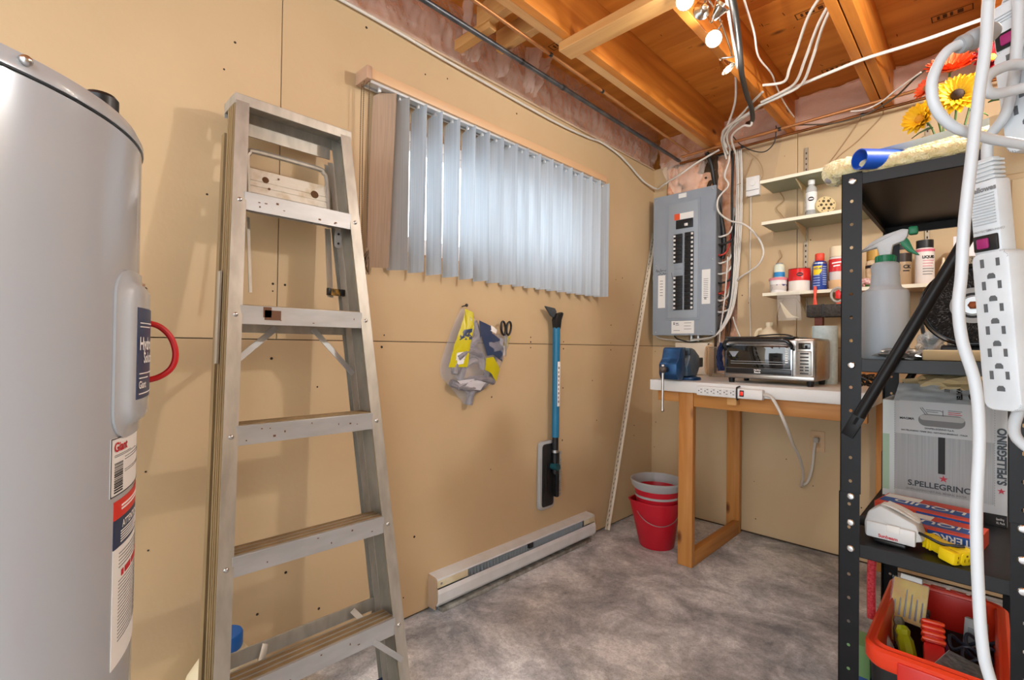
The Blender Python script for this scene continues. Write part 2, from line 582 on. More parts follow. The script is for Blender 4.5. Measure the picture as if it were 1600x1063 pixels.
for k, (ya, yb, xx) in enumerate((( y0 + .06, (y0 + y1) / 2 + .02, -0.085), ((y0 + y1) / 2 - .02, y1 - .06, -0.105))):
    s = MB()
    for (a, b, c, d) in ((ya, ya + .035, z0 + .06, z1 - .06), (yb - .035, yb, z0 + .06, z1 - .06), (ya + .035, yb - .035, z0 + .06, z0 + .095), (ya + .035, yb - .035, z1 - .095, z1 - .06)):
        s.box(xx, xx + .018, a, b, c, d, 0.003)
    so = s.build('sash', vinyl, win)
    glass = film_mat('window_glass', '#ffffff', 0.08, 0.02, 0.0, 1)
    MB().box(xx + .007, xx + .011, ya + .035, yb - .035, z0 + .095, z1 - .095).build('pane', glass, so, 0)

# ceiling: plywood subfloor on joists
ce = MB().box(-0.16, 2.45, -5.2, 0.16, 2.74, 2.80).build('ceiling', subfloor_wood, None, 0)
struct(ce)
for k, (a, b) in enumerate(((-3.35, -2.132), (-2.128, -0.912), (-0.908, 0.16), (-5.2, -3.354))):
    MB().box(-0.16, 2.45, a, b, 2.705, 2.739, 0.002).build('subfloor_panel', subfloor_wood, ce, 0)
for x0, x1 in ((0.455, 0.493), (0.875, 0.913), (1.300, 1.338), (1.343, 1.381), (1.72, 1.758), (2.13, 2.168)):
    MB().box(x0, x1, -5.2, 0.14, 2.46, 2.7045, 0.002).build('joist', joist_wood, ce, 0)
# pale strapping nailed along the first joist, blocking pieces and the loose cross board
MB().box(0.415, 0.4545, -5.2, -0.02, 2.46, 2.50, 0.002).build('strapping', pine_y, ce, 0)
MB().box(0.20, 0.4145, -1.905, -1.865, 2.50, 2.59, 0.002).build('blocking', pine_x, ce, 0)
MB().box(0.04, 0.27, -1.895, -1.855, 2.475, 2.52, 0.002).build('blocking', pine_x, ce, 0)
MB().box(0.14, 0.4145, -1.735, -1.695, 2.50, 2.59, 0.002).build('blocking', pine_x, ce, 0)
MB().box(0.43, 1.30, -1.64, -1.552, 2.42, 2.459, 0.003).build('cross_brace', pine_x, ce, 0)
# rim boards closing the joist bays
MB().box(-0.16, -0.122, -5.2, 0.16, TOP, 2.7045).build('rim_board', joist_wood, ce, 0)
MB().box(-0.12, 2.45, 0.122, 0.16, TOP, 2.7045).build('rim_board', joist_wood, ce, 0)
# stamped marks and nails on the plywood
mk = mat('stamp_ink', '#5b3514', 0.8)
mb = MB()
for x, y, s in ((0.12, -1.35, 1), (0.75, -0.35, 1), (1.10, -0.75, 1), (1.58, -0.62, 1), (1.55, -0.3, 1.1), (1.08, -0.15, 1)):
    z = 2.7035
    w, h = 0.13 * s, 0.05 * s
    for a, b, c, d in ((0, w, 0, .004), (0, w, h - .004, h), (0, .004, 0, h), (w - .004, w, 0, h), (.02, .03, .012, h - .012), (.04, .055, .012, h - .012), (.065, .075, .012, h - .012), (.09, .11, .012, h - .012)):
        mb.quad((x + a, y + c, z), (x + b, y + c, z), (x + b, y + d, z), (x + a, y + d, z))
rn = random.Random(11)
for i in range(70):
    x, y = rn.uniform(0.5, 1.75), rn.uniform(-1.7, -0.1); z = 2.7033
    L, a = rn.uniform(.008, .03), rn.choice((0, PI / 2, rn.uniform(0, PI)))
    dx, dy = math.cos(a) * L, math.sin(a) * L; nx, ny = -math.sin(a) * .0015, math.cos(a) * .0015
    mb.quad((x - nx, y - ny, z), (x + dx - nx, y + dy - ny, z), (x + dx + nx, y + dy + ny, z), (x + nx, y + ny, z))
for i in range(26):
    y = -2.0 + i * 0.075 + rn.uniform(-.02, .02); x = 0.3 + rn.uniform(-.03, .05)
    mb.cyl((x, y, 2.704), (x + rn.uniform(-.006, .006), y + .004, 2.68), 0.0015, 0.001, 5)
so = mb.build('stamp_mark', mk, ce, 0); so['kind'] = 'stuff'

# insulation behind plastic film along the top of both walls
insul = mat('fibreglass_insulation', '#f4c7a8', 0.95, col2='#dd9b72', scale=14, detail=8, bump=0.8, bscale=40)
def lumpy(fn, nu, nv, amp, seed):
    r = random.Random(seed)
    from mathutils import noise
    def f(u, v):
        p, nrm = fn(u, v)
        p = Vector(p); nrm = Vector(nrm)
        d = noise.noise(p * 9 + Vector((seed, 0, 0))) * amp + noise.noise(p * 27) * amp * 0.45
        return p + nrm * d
    return MB().grid(f, nu, nv)
tag(lumpy(lambda u, v: ((-0.045, -3.6 + 3.6 * u, TOP + 0.002 + 0.245 * v), (1, 0, 0)), 160, 10, 0.03, 1).build('insulation_batt', insul, None, 80),
    'pink insulation packed above the window wall behind plastic film', 'insulation')
tag(lumpy(lambda u, v: ((0.0 + 2.2 * u, 0.085, TOP + 0.002 + 0.245 * v), (0, -1, 0)), 110, 10, 0.03, 2).build('insulation_batt', insul, None, 80),
    'pink insulation tucked between the joist ends above the shelves', 'insulation')
tag(lumpy(lambda u, v: ((0.441 + 0.15 * u, 0.055, 0.995 + 1.455 * v), (0, -1, 0)), 10, 90, 0.03, 3).build('insulation_batt', insul, None, 80),
    'exposed orange insulation in the wall slot right of the breaker panel', 'insulation')
tag(lumpy(lambda u, v: ((0.105 + 0.33 * u, 0.0 + 0.006, 2.215 + 0.225 * v), (0, -1, 0)), 40, 26, 0.028, 4).build('insulation_batt', insul, None, 80),
    'tufts of orange insulation bulging out above the breaker panel', 'insulation')
film = film_mat('vapour_barrier_film', '#ffe9da', 0.30, 0.07, 1.0, 26)
def film_left(u, v):
    from mathutils import noise
    y = -3.6 + 3.57 * u
    z = TOP - 0.004 + 0.248 * v
    n = noise.noise(Vector((y * 5, z * 6, 0))) * 0.035 + (0.5 - abs(noise.noise(Vector((y * 15 + z * 13, z * 9 - y * 4, 2))))) * 0.022 + noise.noise(Vector((y * 40, z * 30, 5))) * 0.006
    x = 0.004 + 0.012 * math.sin(PI * v) + max(-0.03, n) * math.sin(PI * min(1, v * 1.2 + 0.05)) + 0.04 * v * (1 if y > -1.5 else 0.5)
    if v == 0: x = 0.004
    return (max(x, -0.03), y, z)
tag(MB().grid(film_left, 480, 24).build('plastic_film', film, None, 180), 'crinkled clear plastic film over insulation above the window wall', 'plastic sheet')
def film_back(u, v):
    from mathutils import noise
    x = 0.06 + 0.40 * u
    z = 2.20 + 0.275 * v
    w = 0.35 + 0.65 * v
    x = 0.27 + (x - 0.27) * w
    n = noise.noise(Vector((x * 16, z * 7, 5)))
    return (x, -0.035 - 0.03 * abs(n) - 0.03 * math.sin(PI * v), z)
tag(MB().grid(film_back, 40, 30).build('plastic_film', film, None, 180), 'bunched clear plastic film hanging above the breaker panel', 'plastic sheet')
def film_patch(u, v):
    from mathutils import noise
    x = 0.596 + (0.25 - 0.05 * (1 - v)) * u
    z = 2.17 + 0.285 * v
    return (x, -0.004 - 0.006 * abs(noise.noise(Vector((x * 14, z * 14, 1)))), z)
tag(MB().grid(film_patch, 24, 24).build('plastic_film', film_mat('thin_clear_film', '#d8c3a8', 0.22, 0.15, 0.4, 20), None, 180), 'flat patch of clear film on the wall above the white junction box', 'plastic sheet')
def film_gap(u, v):
    from mathutils import noise
    x = 0.5 + 1.6 * u
    z = TOP - 0.002 + 0.2 * v
    n = noise.noise(Vector((x * 7, z * 8, 9)))
    return (x, 0.02 - 0.02 * v - 0.03 * max(-0.3, n) * math.sin(PI * v), z)
tag(MB().grid(film_gap, 110, 12).build('plastic_film', film, None, 180), 'clear plastic film sagging between joists above the wall shelves', 'plastic sheet')

# loose folds of film hanging by the blocking pieces
def fold(y0, w, seed):
    def f(u, v):
        from mathutils import noise
        z = TOP + 0.02 + 0.20 * v
        y = y0 + w * (u - .5) * (0.55 + .6 * v)
        x = 0.03 + .07 * v + 0.035 * math.sin(u * 9 + seed) * (0.4 + v * .6) + .02 * noise.noise(Vector((u * 6, v * 5, seed)))
        return (x, y, z)
    return MB().grid(f, 30, 16)
for k, (y0, w, lab) in enumerate(((-1.80, .16, 'loose fold of clear film hanging behind the left blocking piece'), (-1.60, .18, 'loose fold of clear film hanging right of the blocking pieces'), (-1.38, .14, 'loose fold of clear film farther along the window wall'))):
    tag(fold(y0, w, k * 2.1).build('plastic_film', film, None, 180), lab, 'plastic sheet')
# ================================================================ water heater
HC = Vector((0.814, -3.389, 0.0)); HR = 0.28
enamel = mat('heater_grey_enamel', '#a9aeb4', 0.22, coat=0.4)
enamel_light = mat('heater_light_enamel', '#adb2b7', 0.25, coat=0.3)
wh = thing('water_heater', HC, 'tall grey enamelled water heater tank at the left edge', 'water heater')
MB().lathe([(0.0, 0.0), (HR - .01, 0.0), (HR, 0.012), (HR, 1.425), (HR - .003, 1.427), (0.0, 1.427)], HC, 96).build('tank', enamel, wh, 30)
MB().lathe([(HR - .002, 1.4285), (HR + .002, 1.4285), (HR + .002, 1.436), (HR - .004, 1.449), (HR - .02, 1.4535), (0.0, 1.458)], HC, 96).build('lid', enamel_light, wh, 40)
MB().lathe([(HR + .0002, 1.4274), (HR + .0006, 1.4274), (HR + .0006, 1.4285), (HR + .0002, 1.4285)], HC, 96).build('seam', black_plastic, wh, 40)
def hpt(a, r, z):
    t = math.radians(a)
    return HC + Vector((math.cos(t) * r, math.sin(t) * r, z))
def hpatch(a0, a1, z0, z1, r0, r1, n=18, bev=0.0):
    mb = MB()
    vs = []
    for i in range(n + 1):
        a = a0 + (a1 - a0) * i / n
        vs += [hpt(a, r0, z0), hpt(a, r1, z0), hpt(a, r1, z1), hpt(a, r0, z1)]
    fs = []
    for i in range(n):
        for k in range(4):
            fs.append((4 * i + k, 4 * i + (k + 1) % 4, 4 * i + 4 + (k + 1) % 4, 4 * i + 4 + k))
    fs += [(0, 1, 2, 3), (4 * n, 4 * n + 1, 4 * n + 2, 4 * n + 3)]
    return mb.add(vs, fs)
for a in (33.2, 153.2, 273.2):
    MB().sph(hpt(a, HR + .003, 1.44), 0.006, 10, (1, 1, .9)).build('lid_screw', steel, wh)
MB().lathe([(0, 1.458), (0.020, 1.458), (0.020, 1.492), (0.016, 1.497), (0.0, 1.497)], HC + Vector((math.cos(1.33) * .235, math.sin(1.33) * .235, 0)), 20).build('pipe_cap', black_plastic, wh)
# thermostat cover: round cornered flange and raised box, bent round the tank
def rounded(w, h, r, n=6, edge=0):
    out = []
    for cx, cy, a0 in ((w - r, h - r, 0), (-w + r, h - r, 90), (-w + r, -h + r, 180), (w - r, -h + r, 270)):
        for k in range(n + 1):
            t = math.radians(a0 + 90 * k / n)
            out.append((cx + r * math.cos(t), cy + r * math.sin(t)))
        if edge and a0 in (0, 180):
            s = 1 if a0 == 0 else -1
            for k in range(1, edge):
                out.append((s * (w - r) * (1 - 2 * k / edge), s * h))
    return out
def bent_pad(ac, zc, rings):
    """stack of rounded outlines (half width, half height, corner radius, tank radius), bent round the tank, capped"""
    mb = MB(); vs = []; n = None
    for w, h, r, R in rings:
        pts = rounded(w, h, r, 6, 12)
        n = len(pts)
        for px, pz in pts:
            vs.append(hpt(ac + math.degrees(px / HR), R, zc + pz))
    fs = []
    for j in range(len(rings) - 1):
        for i in range(n):
            fs.append((j * n + i, j * n + (i + 1) % n, (j + 1) * n + (i + 1) % n, (j + 1) * n + i))
    mb.add(vs, fs)
    # cap as bent grid strips between left and right outline halves
    w, h, r, R = rings[-1]
    off = (len(rings) - 1) * n
    half = n // 2
    cap = []
    for i in range(half - 1):
        a, b = off + i, off + i + 1
        c, d = off + n - 2 - i, off + n - 1 - i
        cap.append((a, b, c, d))
    mb.f += cap
    return mb
AC = 82
fl_ = bent_pad(AC, 1.143, [(0.118, 0.110, 0.035, HR), (0.118, 0.110, 0.035, HR + .004), (0.114, 0.106, 0.033, HR + .006)])
bent_pad(AC, 1.143, [(0.118, 0.110, 0.035, HR), (0.118, 0.110, 0.035, HR + .003), (0.106, 0.096, 0.03, HR + .004), (0.102, 0.091, 0.028, HR + .010), (0.095, 0.084, 0.025, HR + .0135)]).build('thermostat_cover', enamel_light, wh, 50)
navy = mat('navy_sticker', '#15305c', 0.35)
RL = HR + .0145
lab = hpatch(AC - 18, AC + 18, 1.082, 1.204, RL - .0012, RL, 18).build('cover_label', navy, wh, 30)
def on_label(R, a0, z0, d=.0006):
    return lambda x, y: hpt(a0 + math.degrees(x / R), R + d, z0 + y)
text('Hydro', 0.024, (0, 0, 0), (1, 0, 0), (0, 0, 1), ink_white, lab, fn=on_label(RL, AC - 17, 1.148), bold=.0006)
text('Solution', 0.020, (0, 0, 0), (1, 0, 0), (0, 0, 1), ink_white, lab, fn=on_label(RL, AC - 13.5, 1.130), bold=.0005)
text('Giant', 0.014, (0, 0, 0), (1, 0, 0), (0, 0, 1), ink_white, lab, fn=on_label(RL, AC - 17, 1.096), bold=.0003)
for zz, w in ((1.183, 14), (1.178, 10), (1.115, 22), (1.109, 8), (1.088, 16)):
    hpatch(AC - 16.5, AC - 16.5 + w, zz, zz + .0013, RL, RL + .0006, 8).build('print_line', ink_white, lab, 0)
# shipping stickers
st1 = hpatch(57.8, 105, 0.962, 1.036, HR, HR + .0008, 20).build('rating_sticker', paper_white, wh, 30)
for a0, a1, z0, z1 in ((57.8, 105, .962, .9632), (57.8, 105, 1.0348, 1.036), (57.8, 58.1, .962, 1.036)):
    hpatch(a0, a1, z0, z1, HR + .0008, HR + .0012, 14).build('border', ink_black, st1, 0)
text('Giant', 0.0165, (0, 0, 0), (1, 0, 0), (0, 0, 1), ink_red, st1, fn=on_label(HR, 59.2, 1.0185, .0014), bold=.0005)
rr = random.Random(5)
z = 0.966
while z < 1.004:
    h = rr.choice((.0008, .0012, .0018))
    hpatch(59.6, 64.2, z, z + h, HR + .0008, HR + .0013, 3).build('barcode_bar', ink_black, st1, 0)
    z += h + rr.choice((.0008, .0014))
for zz, a0, a1 in ((1.0135, 59.5, 70), (1.0115, 59.5, 76), (1.007, 65.5, 90), (1.0035, 65.5, 90), (.990, 65.5, 95), (.9875, 65.5, 95)):
    hpatch(a0, a1, zz, zz + .0007, HR + .0008, HR + .0013, 8).build('print_line', ink_grey, st1, 0)
st2 = hpatch(59.9, 104, 0.742, 0.8935, HR, HR + .0008, 20).build('warning_sticker', paper_white, wh, 30)
hpatch(59.9, 104, 0.931, 0.9545, HR, HR + .0009, 20).build('warning_header', mat('red_sticker', '#d6281f', 0.4), st2, 30)
hpatch(59.9, 104, 0.8935, 0.931, HR, HR + .0009, 20).build('warning_band', mat('dark_navy_sticker', '#1e3355', 0.4), st2, 30)
text('ATTENTION', 0.0125, (0, 0, 0), (1, 0, 0), (0, 0, 1), ink_white, st2, fn=on_label(HR, 64.5, 0.9165, .0014), bold=.0003)
for zz, a1 in ((.9445, 92), (.9400, 84)):
    hpatch(64, a1, zz, zz + .0022, HR + .0009, HR + .0014, 8).build('print_line', ink_white, st2, 0)
for k in range(5):
    hpatch(63.8, 90 - k * 3, .9115 - .0033 * k, .9115 - .0033 * k + .0012, HR + .0009, HR + .0014, 8).build('print_line', ink_white, st2, 0)
for a0, a1 in ((64.5, 66), (67, 72), (73.2, 79), (80.2, 88)):
    hpatch(a0, a1, .853, .861, HR + .0009, HR + .0014, 4).build('print_line', ink_red, st2, 0)
for k in range(26):
    zz = 0.884 - 0.0045 * k
    if 0.848 < zz < 0.866: continue
    hpatch(63, 63 + rr.uniform(26, 40), zz, zz + .001, HR + .0008, HR + .0013, 8).build('print_line', ink_grey, st2, 0)
redc = mat('red_cord', '#c4161d', 0.4)
mb = MB()
mb.tube([hpt(88, .285, 1.188), hpt(88, .306, 1.183), hpt(88, .322, 1.166), hpt(88, .329, 1.14), hpt(88, .324, 1.118), hpt(88, .308, 1.104), hpt(88, .285, 1.098)], 0.0045, 10)
mb.build('cord_loop', redc, wh)
MB().cyl(hpt(93, HR, 1.245), hpt(93, HR + .012, 1.245), .004, n=8).build('cover_screw', steel, wh)

# ================================================================ folded aluminium step ladder leaning on the window wall
alu = mat('worn_aluminium', '#a6a298', 0.48, 0.6, col2='#bab6ac', scale=30, detail=6, stretch=(1, 1, .3))
alu_dirty = mat('dirty_aluminium', '#8d7a5c', 0.5, 0.55, col2='#a6906c', scale=16, detail=6, stretch=(1, 1, .15))
alu_bright = mat('bright_aluminium', '#b9bbbc', 0.5, 0.55, col2='#adaeae', scale=24, stretch=(1, .3, 1))
paintspot = mat('old_paint_spots', '#6c4a34', 0.7)
def lx(z): return 0.45 - 0.15 * z
def ly(z): return -2.8715 + 0.0574 * z
def ry(z): return -2.376 - 0.0550 * z
lad = thing('step_ladder', (0.42, -2.61, 0), 'folded aluminium step ladder leaning against the tan window wall', 'ladder')
def loft(sec, z0, z1, xf, yf):
    """C channel swept from z0 to z1; sec = list of (dx, dy)"""
    n = len(sec)
    vs = []
    for z in (z0, z1):
        vs += [(xf(z) + dx, yf(z) + dy, z) for dx, dy in sec]
    fs = [(i, (i + 1) % n, n + (i + 1) % n, n + i) for i in range(n)] + [tuple(range(n)), tuple(range(n, 2 * n))]
    return MB().add(vs, fs)
w, d, t = 0.036, 0.074, 0.003
def chan(s, w, d, t):
    # web on the outer side (s = -1 left rail, +1 right), flanges front and rear pointing inwards; dx is backwards
    return [(0, s * w), (0, 0), (-t, 0), (-t, s * (w - t)), (-d + t, s * (w - t)), (-d + t, 0), (-d, 0), (-d, s * w)]
Lr = loft(chan(-1, w, d, t), 0.02, 1.872, lx, ly).build('front_rail', alu, lad, 20)
Rr = loft(chan(1, w, d, t), 0.02, 1.872, lx, lambda z: ry(z)).build('front_rail', alu, lad, 20)
# grime darkened ribs on the outer webs
for s, yf in ((-1, ly), (1, ry)):
    for dx in (-0.018, -0.034, -0.052):
        loft([(dx, s * (w + .0035)), (dx, s * w), (dx - .010, s * w), (dx - .010, s * (w + .0035))], 0.02, 1.86, lx, yf).build('rail_rib', alu_dirty, lad, 20)
    loft([(-.004, s * (w + .0012)), (-.004, s * w), (-d, s * w), (-d, s * (w + .0012))], 0.02, 1.865, lx, yf).build('rail_web_face', alu_dirty, lad, 20)
for s, yf in ((-1, ly), (1, ry)):
    loft([(-.006, s * (w - t - .0012)), (-.006, s * (w - t)), (-d + .006, s * (w - t)), (-d + .006, s * (w - t - .0012))], 0.03, 1.86, lx, yf).build('rail_web_face', alu_dirty, lad, 20)
# rear section
def rx_(z): return lx(z) - 0.105
rw, rd = 0.022, 0.030
loft(chan(-1, rw, rd, .002), 0.03, 1.80, rx_, lambda z: ly(z) - 0.014).build('rear_rail', alu_dirty, lad, 20)
loft(chan(1, rw, rd, .002), 0.03, 1.80, rx_, lambda z: ry(z) - 0.004).build('rear_rail', alu, lad, 20)
ZS = (1.568, 1.236, 0.908, 0.580, 0.270)
rivets = []
for k, z in enumerate(ZS):
    x, yl, yr = lx(z), ly(z), ry(z)
    st = MB()
    st.box(x - .004, x - .0005, yl - .004, yr + .004, z - .026, z + .026, .001)
    st.box(x - .075, x - .001, yl - .004, yr + .004, z + .024, z + .027, .0008)
    st.box(x - .075, x - .072, yl - .004, yr + .004, z - .012, z + .027, .0008)
    so = st.build('step', alu_bright, lad, 20)
    rb = MB()
    for q in range(3):
        xx = x - .010 - q * .022
        rb.box(xx - .0125, xx, yl, yr, z + .0268, z + .0295, .0006)
    rb.build('tread_rib', alu_dirty, so, 20)
    for yy in (yl - .017, yr + .017):
        if not rivets:
            rv = MB().sph((x + .001, yy, z), .0065, 10, (.6, 1, 1)).build('rivet', steel, lad)
            rivets.append(rv); rbase = Vector((x + .001, yy, z))
        else:
            inst(rivets[0], Vector((x + .001, yy, z)) - rbase, lad, 'rivet')
# top cap
cp = MB()
z0, z1 = 1.862, 1.893
cp.box(lx(z1) - .105, lx(z1) + .003, ly(1.88) - .04, ry(1.88) + .04, z1 - .006, z1, .002)
cp.box(lx(z1) - .001, lx(z1) + .003, ly(1.88) - .04, ry(1.88) + .04, z0, z1 - .004, .001)
cp.box(lx(z1) - .105, lx(z1) - .101, ly(1.88) - .04, ry(1.88) + .04, z0 - .012, z1 - .004, .001)
cp.box(lx(z1) - .103, lx(z1) + .001, ly(1.88) - .04, ly(1.88) - .036, z0, z1 - .004, .001)
cp.box(lx(z1) - .103, lx(z1) + .001, ry(1.88) + .036, ry(1.88) + .04, z0, z1 - .004, .001)
cp.build('top_cap', alu, lad, 20)
MB().box(lx(1.82) - .095, lx(1.82) - .09, ly(1.84), ry(1.84), 1.806, 1.846, .001).build('cap_stiffener', alu, lad, 20)
# fold-away pail tray hinged behind the top step
TX = 0.135
tp = MB()
Mt = T(TX, 0, 1.555) @ Ry(-8)
tp.box(-.002, .002, -2.748, -2.497, 0, .062, .0008, M=Mt)
for zz in (.066, .088, .106):
    tp.box(-.002, .003, -2.748, -2.497, zz, zz + .016, .001, M=Mt)
tp.box(-.002, .0015, -2.748, -2.497, .06, .145, .0008, M=Mt)
tray = tp.build('pail_tray', mat('paint_splashed_aluminium', '#c8c4b8', 0.5, 0.4, col2='#b4a78e', scale=22, lo=.5, hi=.7), lad, 20)
for yy, zz, r, m in ((-2.70, .115, .010, 'h'), (-2.545, .105, .013, 'h'), (-2.705, .03, .014, 'h'), (-2.56, .012, .012, 'p'), (-2.69, .088, .004, 'p'), (-2.66, .128, .003, 'p'), (-2.62, .05, .003, 'p'), (-2.53, .055, .006, 'p')):
    MB().cyl(Mt @ Vector((.0031, yy, zz)), Mt @ Vector((.0042, yy, zz)), r, n=14).build('pail_hole' if m == 'h' else 'paint_spot', mat('hole_dark', '#5a3c22', .9) if m == 'h' else paintspot, tray, 0)
MB().tube([Mt @ Vector(p) for p in ((0, -2.752, .06), (0, -2.752, .165), (0, -2.745, .192), (0, -2.72, .203), (0, -2.535, .203), (0, -2.508, .192), (0, -2.498, .165), (0, -2.498, .0))], .0085, 8, 4).build('tray_handle', alu, lad)
# rear bars and diagonal braces
for z, h in ((1.205, .034), (0.30, .042)):
    MB().box(rx_(z) - .012, rx_(z) - .008, ly(z) - .01, ry(z) + .01, z - h / 2, z + h / 2, .001).build('rear_bar', alu, lad, 20)
def strap(p, q, wid, thick, name, m, parent):
    p = Vector(p); q = Vector(q)
    dv = (q - p); L = dv.length
    ax = dv.normalized(); nrm = Vector((1, 0, 0.15)).normalized(); ay = nrm.cross(ax).normalized()
    return MB().prism([(0, -wid / 2), (L, -wid / 2), (L, wid / 2), (0, wid / 2)], p, ax, ay, nrm * thick, .0008).build(name, m, parent, 20)
strap((rx_(1.2) - .002, -2.675, 1.205), (rx_(1.1) + .004, ly(1.1) - .004, 1.085), .018, .003, 'brace', alu_bright, lad)
strap((rx_(1.2) - .002, -2.560, 1.205), (rx_(1.06) + .004, ry(1.06) + .004, 1.055), .018, .003, 'brace', alu_bright, lad)
strap((lx(.27) - .002, -2.46, .250), (lx(.15) - .003, ry(.16) + .015, .165), .017, .003, 'brace', alu_bright, lad)
strap((lx(.27) - .002, -2.76, .250), (lx(.15) - .003, ly(.16) - .015, .165), .017, .003, 'brace', alu_bright, lad)
strap((rx_(.3) - .004, -2.475, .31), (rx_(.2) + .03, -2.44, .262), .018, .003, 'brace', alu, lad)
strap((rx_(.3) - .004, -2.735, .315), (rx_(.2) + .03, -2.775, .24), .018, .003, 'brace', alu, lad)
# spreader arms, folded
for s, yf, nm in ((-1, ly, 'l'), (1, ry, 'r')):
    yy = lambda z: yf(z) + s * 0.045
    if s < 0:
        MB().add([(lx(z) - .058 + dx, yf(z) - .047 + dy, z) for z in (1.10, 1.36) for dx, dy in ((-.012, 0), (.012, 0), (.012, .005), (-.012, .005))],
                 [(0, 1, 2, 3), (4, 5, 6, 7), (0, 1, 5, 4), (1, 2, 6, 5), (2, 3, 7, 6), (3, 0, 4, 7)]).build('spreader_arm', alu, lad, 20)
MB().add([(rx_(z) - .002 + dx, -2.492 + (1.55 - z) * -.01 + dy, z) for z in (1.315, 1.555) for dx, dy in ((-.003, -.009), (.003, -.009), (.003, .009), (-.003, .009))],
         [(0, 1, 2, 3), (4, 5, 6, 7), (0, 1, 5, 4), (1, 2, 6, 5), (2, 3, 7, 6), (3, 0, 4, 7)]).build('spreader_arm', alu, lad, 20)
MB().add([(rx_(z) - .002 + dx, -2.745 + dy, z) for z in (1.31, 1.545) for dx, dy in ((-.003, -.004), (.003, -.004), (.003, .004), (-.003, .004))],
         [(0, 1, 2, 3), (4, 5, 6, 7), (0, 1, 5, 4), (1, 2, 6, 5), (2, 3, 7, 6), (3, 0, 4, 7)]).build('spreader_arm', alu, lad, 20)
lp = MB().prism(rounded(.012, .030, .011), (0.155, -2.476, 1.515), (0, 1, 0), (0, 0, 1), (.004, 0, 0)).build('hinge_plate', alu_bright, lad, 20)
for zz in (1.500, 1.532):
    MB().cyl((.159, -2.476, zz), (.161, -2.476, zz), .004, n=8).build('plate_hole', ink_black, lp, 0)
MB().box(.148, .160, -2.497, -2.466, 1.322, 1.345, .002).build('lock_tab', mat('worn_yellow_tab', '#b98b3b', .6, col2='#3a3023', scale=60), lad)
MB().box(.145, .162, -2.466, -2.448, 1.322, 1.345, .003).build('clip', black_plastic, lad)
MB().box(.143, .158, -2.508, -2.498, 1.322, 1.347, .002).build('clip', black_plastic, lad)
# feet
blue_foot = mat('navy_rubber_foot', '#26365c', .6)
for yy, f in ((ly(.02) - .018, lx), (ry(.02) + .018, lx)):
    MB().box(f(.02) - .078, f(.02) + .004, yy - .021, yy + .021, 0.0, .03, .004).build('foot', black_plastic, lad)
for yy in (ly(.02) - .004, ry(.02) + .004):
    MB().box(rx_(.03) - .034, rx_(.03) + .006, yy - .018, yy + .018, 0.0, .055, .004).build('foot', blue_foot, lad)
# dents and rust marks
mb = MB()
rr = random.Random(9)
for i in range(30):
    a = rr.choice(ZS)
    y = rr.uniform(ly(a) + .02, ry(a) - .02)
    mb.cbox((lx(a) + .0002, y, a + rr.uniform(-.018, .018)), (.0006, rr.uniform(.002, .008), rr.uniform(.002, .006)))
mb.cbox((lx(1.236) + .0003, -2.72, 1.238), (.0008, .045, .028)); mb.cbox((lx(1.236) + .0003, -2.735, 1.246), (.0008, .022, .03))
sp = mb.build('paint_spot', paintspot, lad, 0); sp['kind'] = 'stuff'

# jug standing behind the ladder
jug = thing('water_jug', (0.11, -2.79, 0), 'cream plastic jug with a blue screw cap behind the ladder foot', 'jug')
cream_p = mat('cream_hdpe', '#d9cbaa', 0.45)
MB().lathe([(0, 0), (.095, 0), (.10, .01), (.10, .15), (.092, .19), (.06, .235), (.032, .25), (.03, .262), (0, .262)], (0.115, -2.792, 0), 28, sx=.8).build('body', cream_p, jug)
MB().lathe([(0, .245), (.043, .245), (.045, .25), (.045, .285), (.042, .29), (0, .291)], (0.118, -2.785, 0), 28).build('cap', mat('blue_cap', '#1560b3', .4), jug)

# ================================================================ vertical blinds
SLAT_W = 0.089
head = thing('vertical_blind', (0.06, -1.54, 1.45), 'vertical window blind with tan head rail and white fabric slats', 'blind')
MB().box(0.008, 0.088, -2.325, -0.748, 2.158, 2.196, .003).build('head_rail', mat('tan_head_rail', '#cfaa83', .45), head)
MB().box(0.004, 0.094, -2.345, -2.322, 2.150, 2.200, .004).build('end_cap', mat('tan_end_cap', '#b6947a', .45), head)
tr = MB()
tr.box(0.020, 0.030, -2.320, -0.752, 2.148, 2.158); tr.box(0.066, 0.076, -2.320, -0.752, 2.148, 2.158); tr.box(0.036, 0.06, -2.320, -0.752, 2.153, 2.158)
tr.build('track', mat('track_aluminium', '#cfd6dc', .35, .6), head, 0)
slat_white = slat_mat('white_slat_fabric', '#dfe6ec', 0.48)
slat_unlit = slat_mat('shaded_slat_fabric', '#b79d86', 0.12)  # shade put into the colour: no window behind the end slat
slat_dim = slat_mat('dimmed_slat_fabric', '#b9b8b6', 0.2)  # weaker backlight at the window edge painted as a greyer fabric
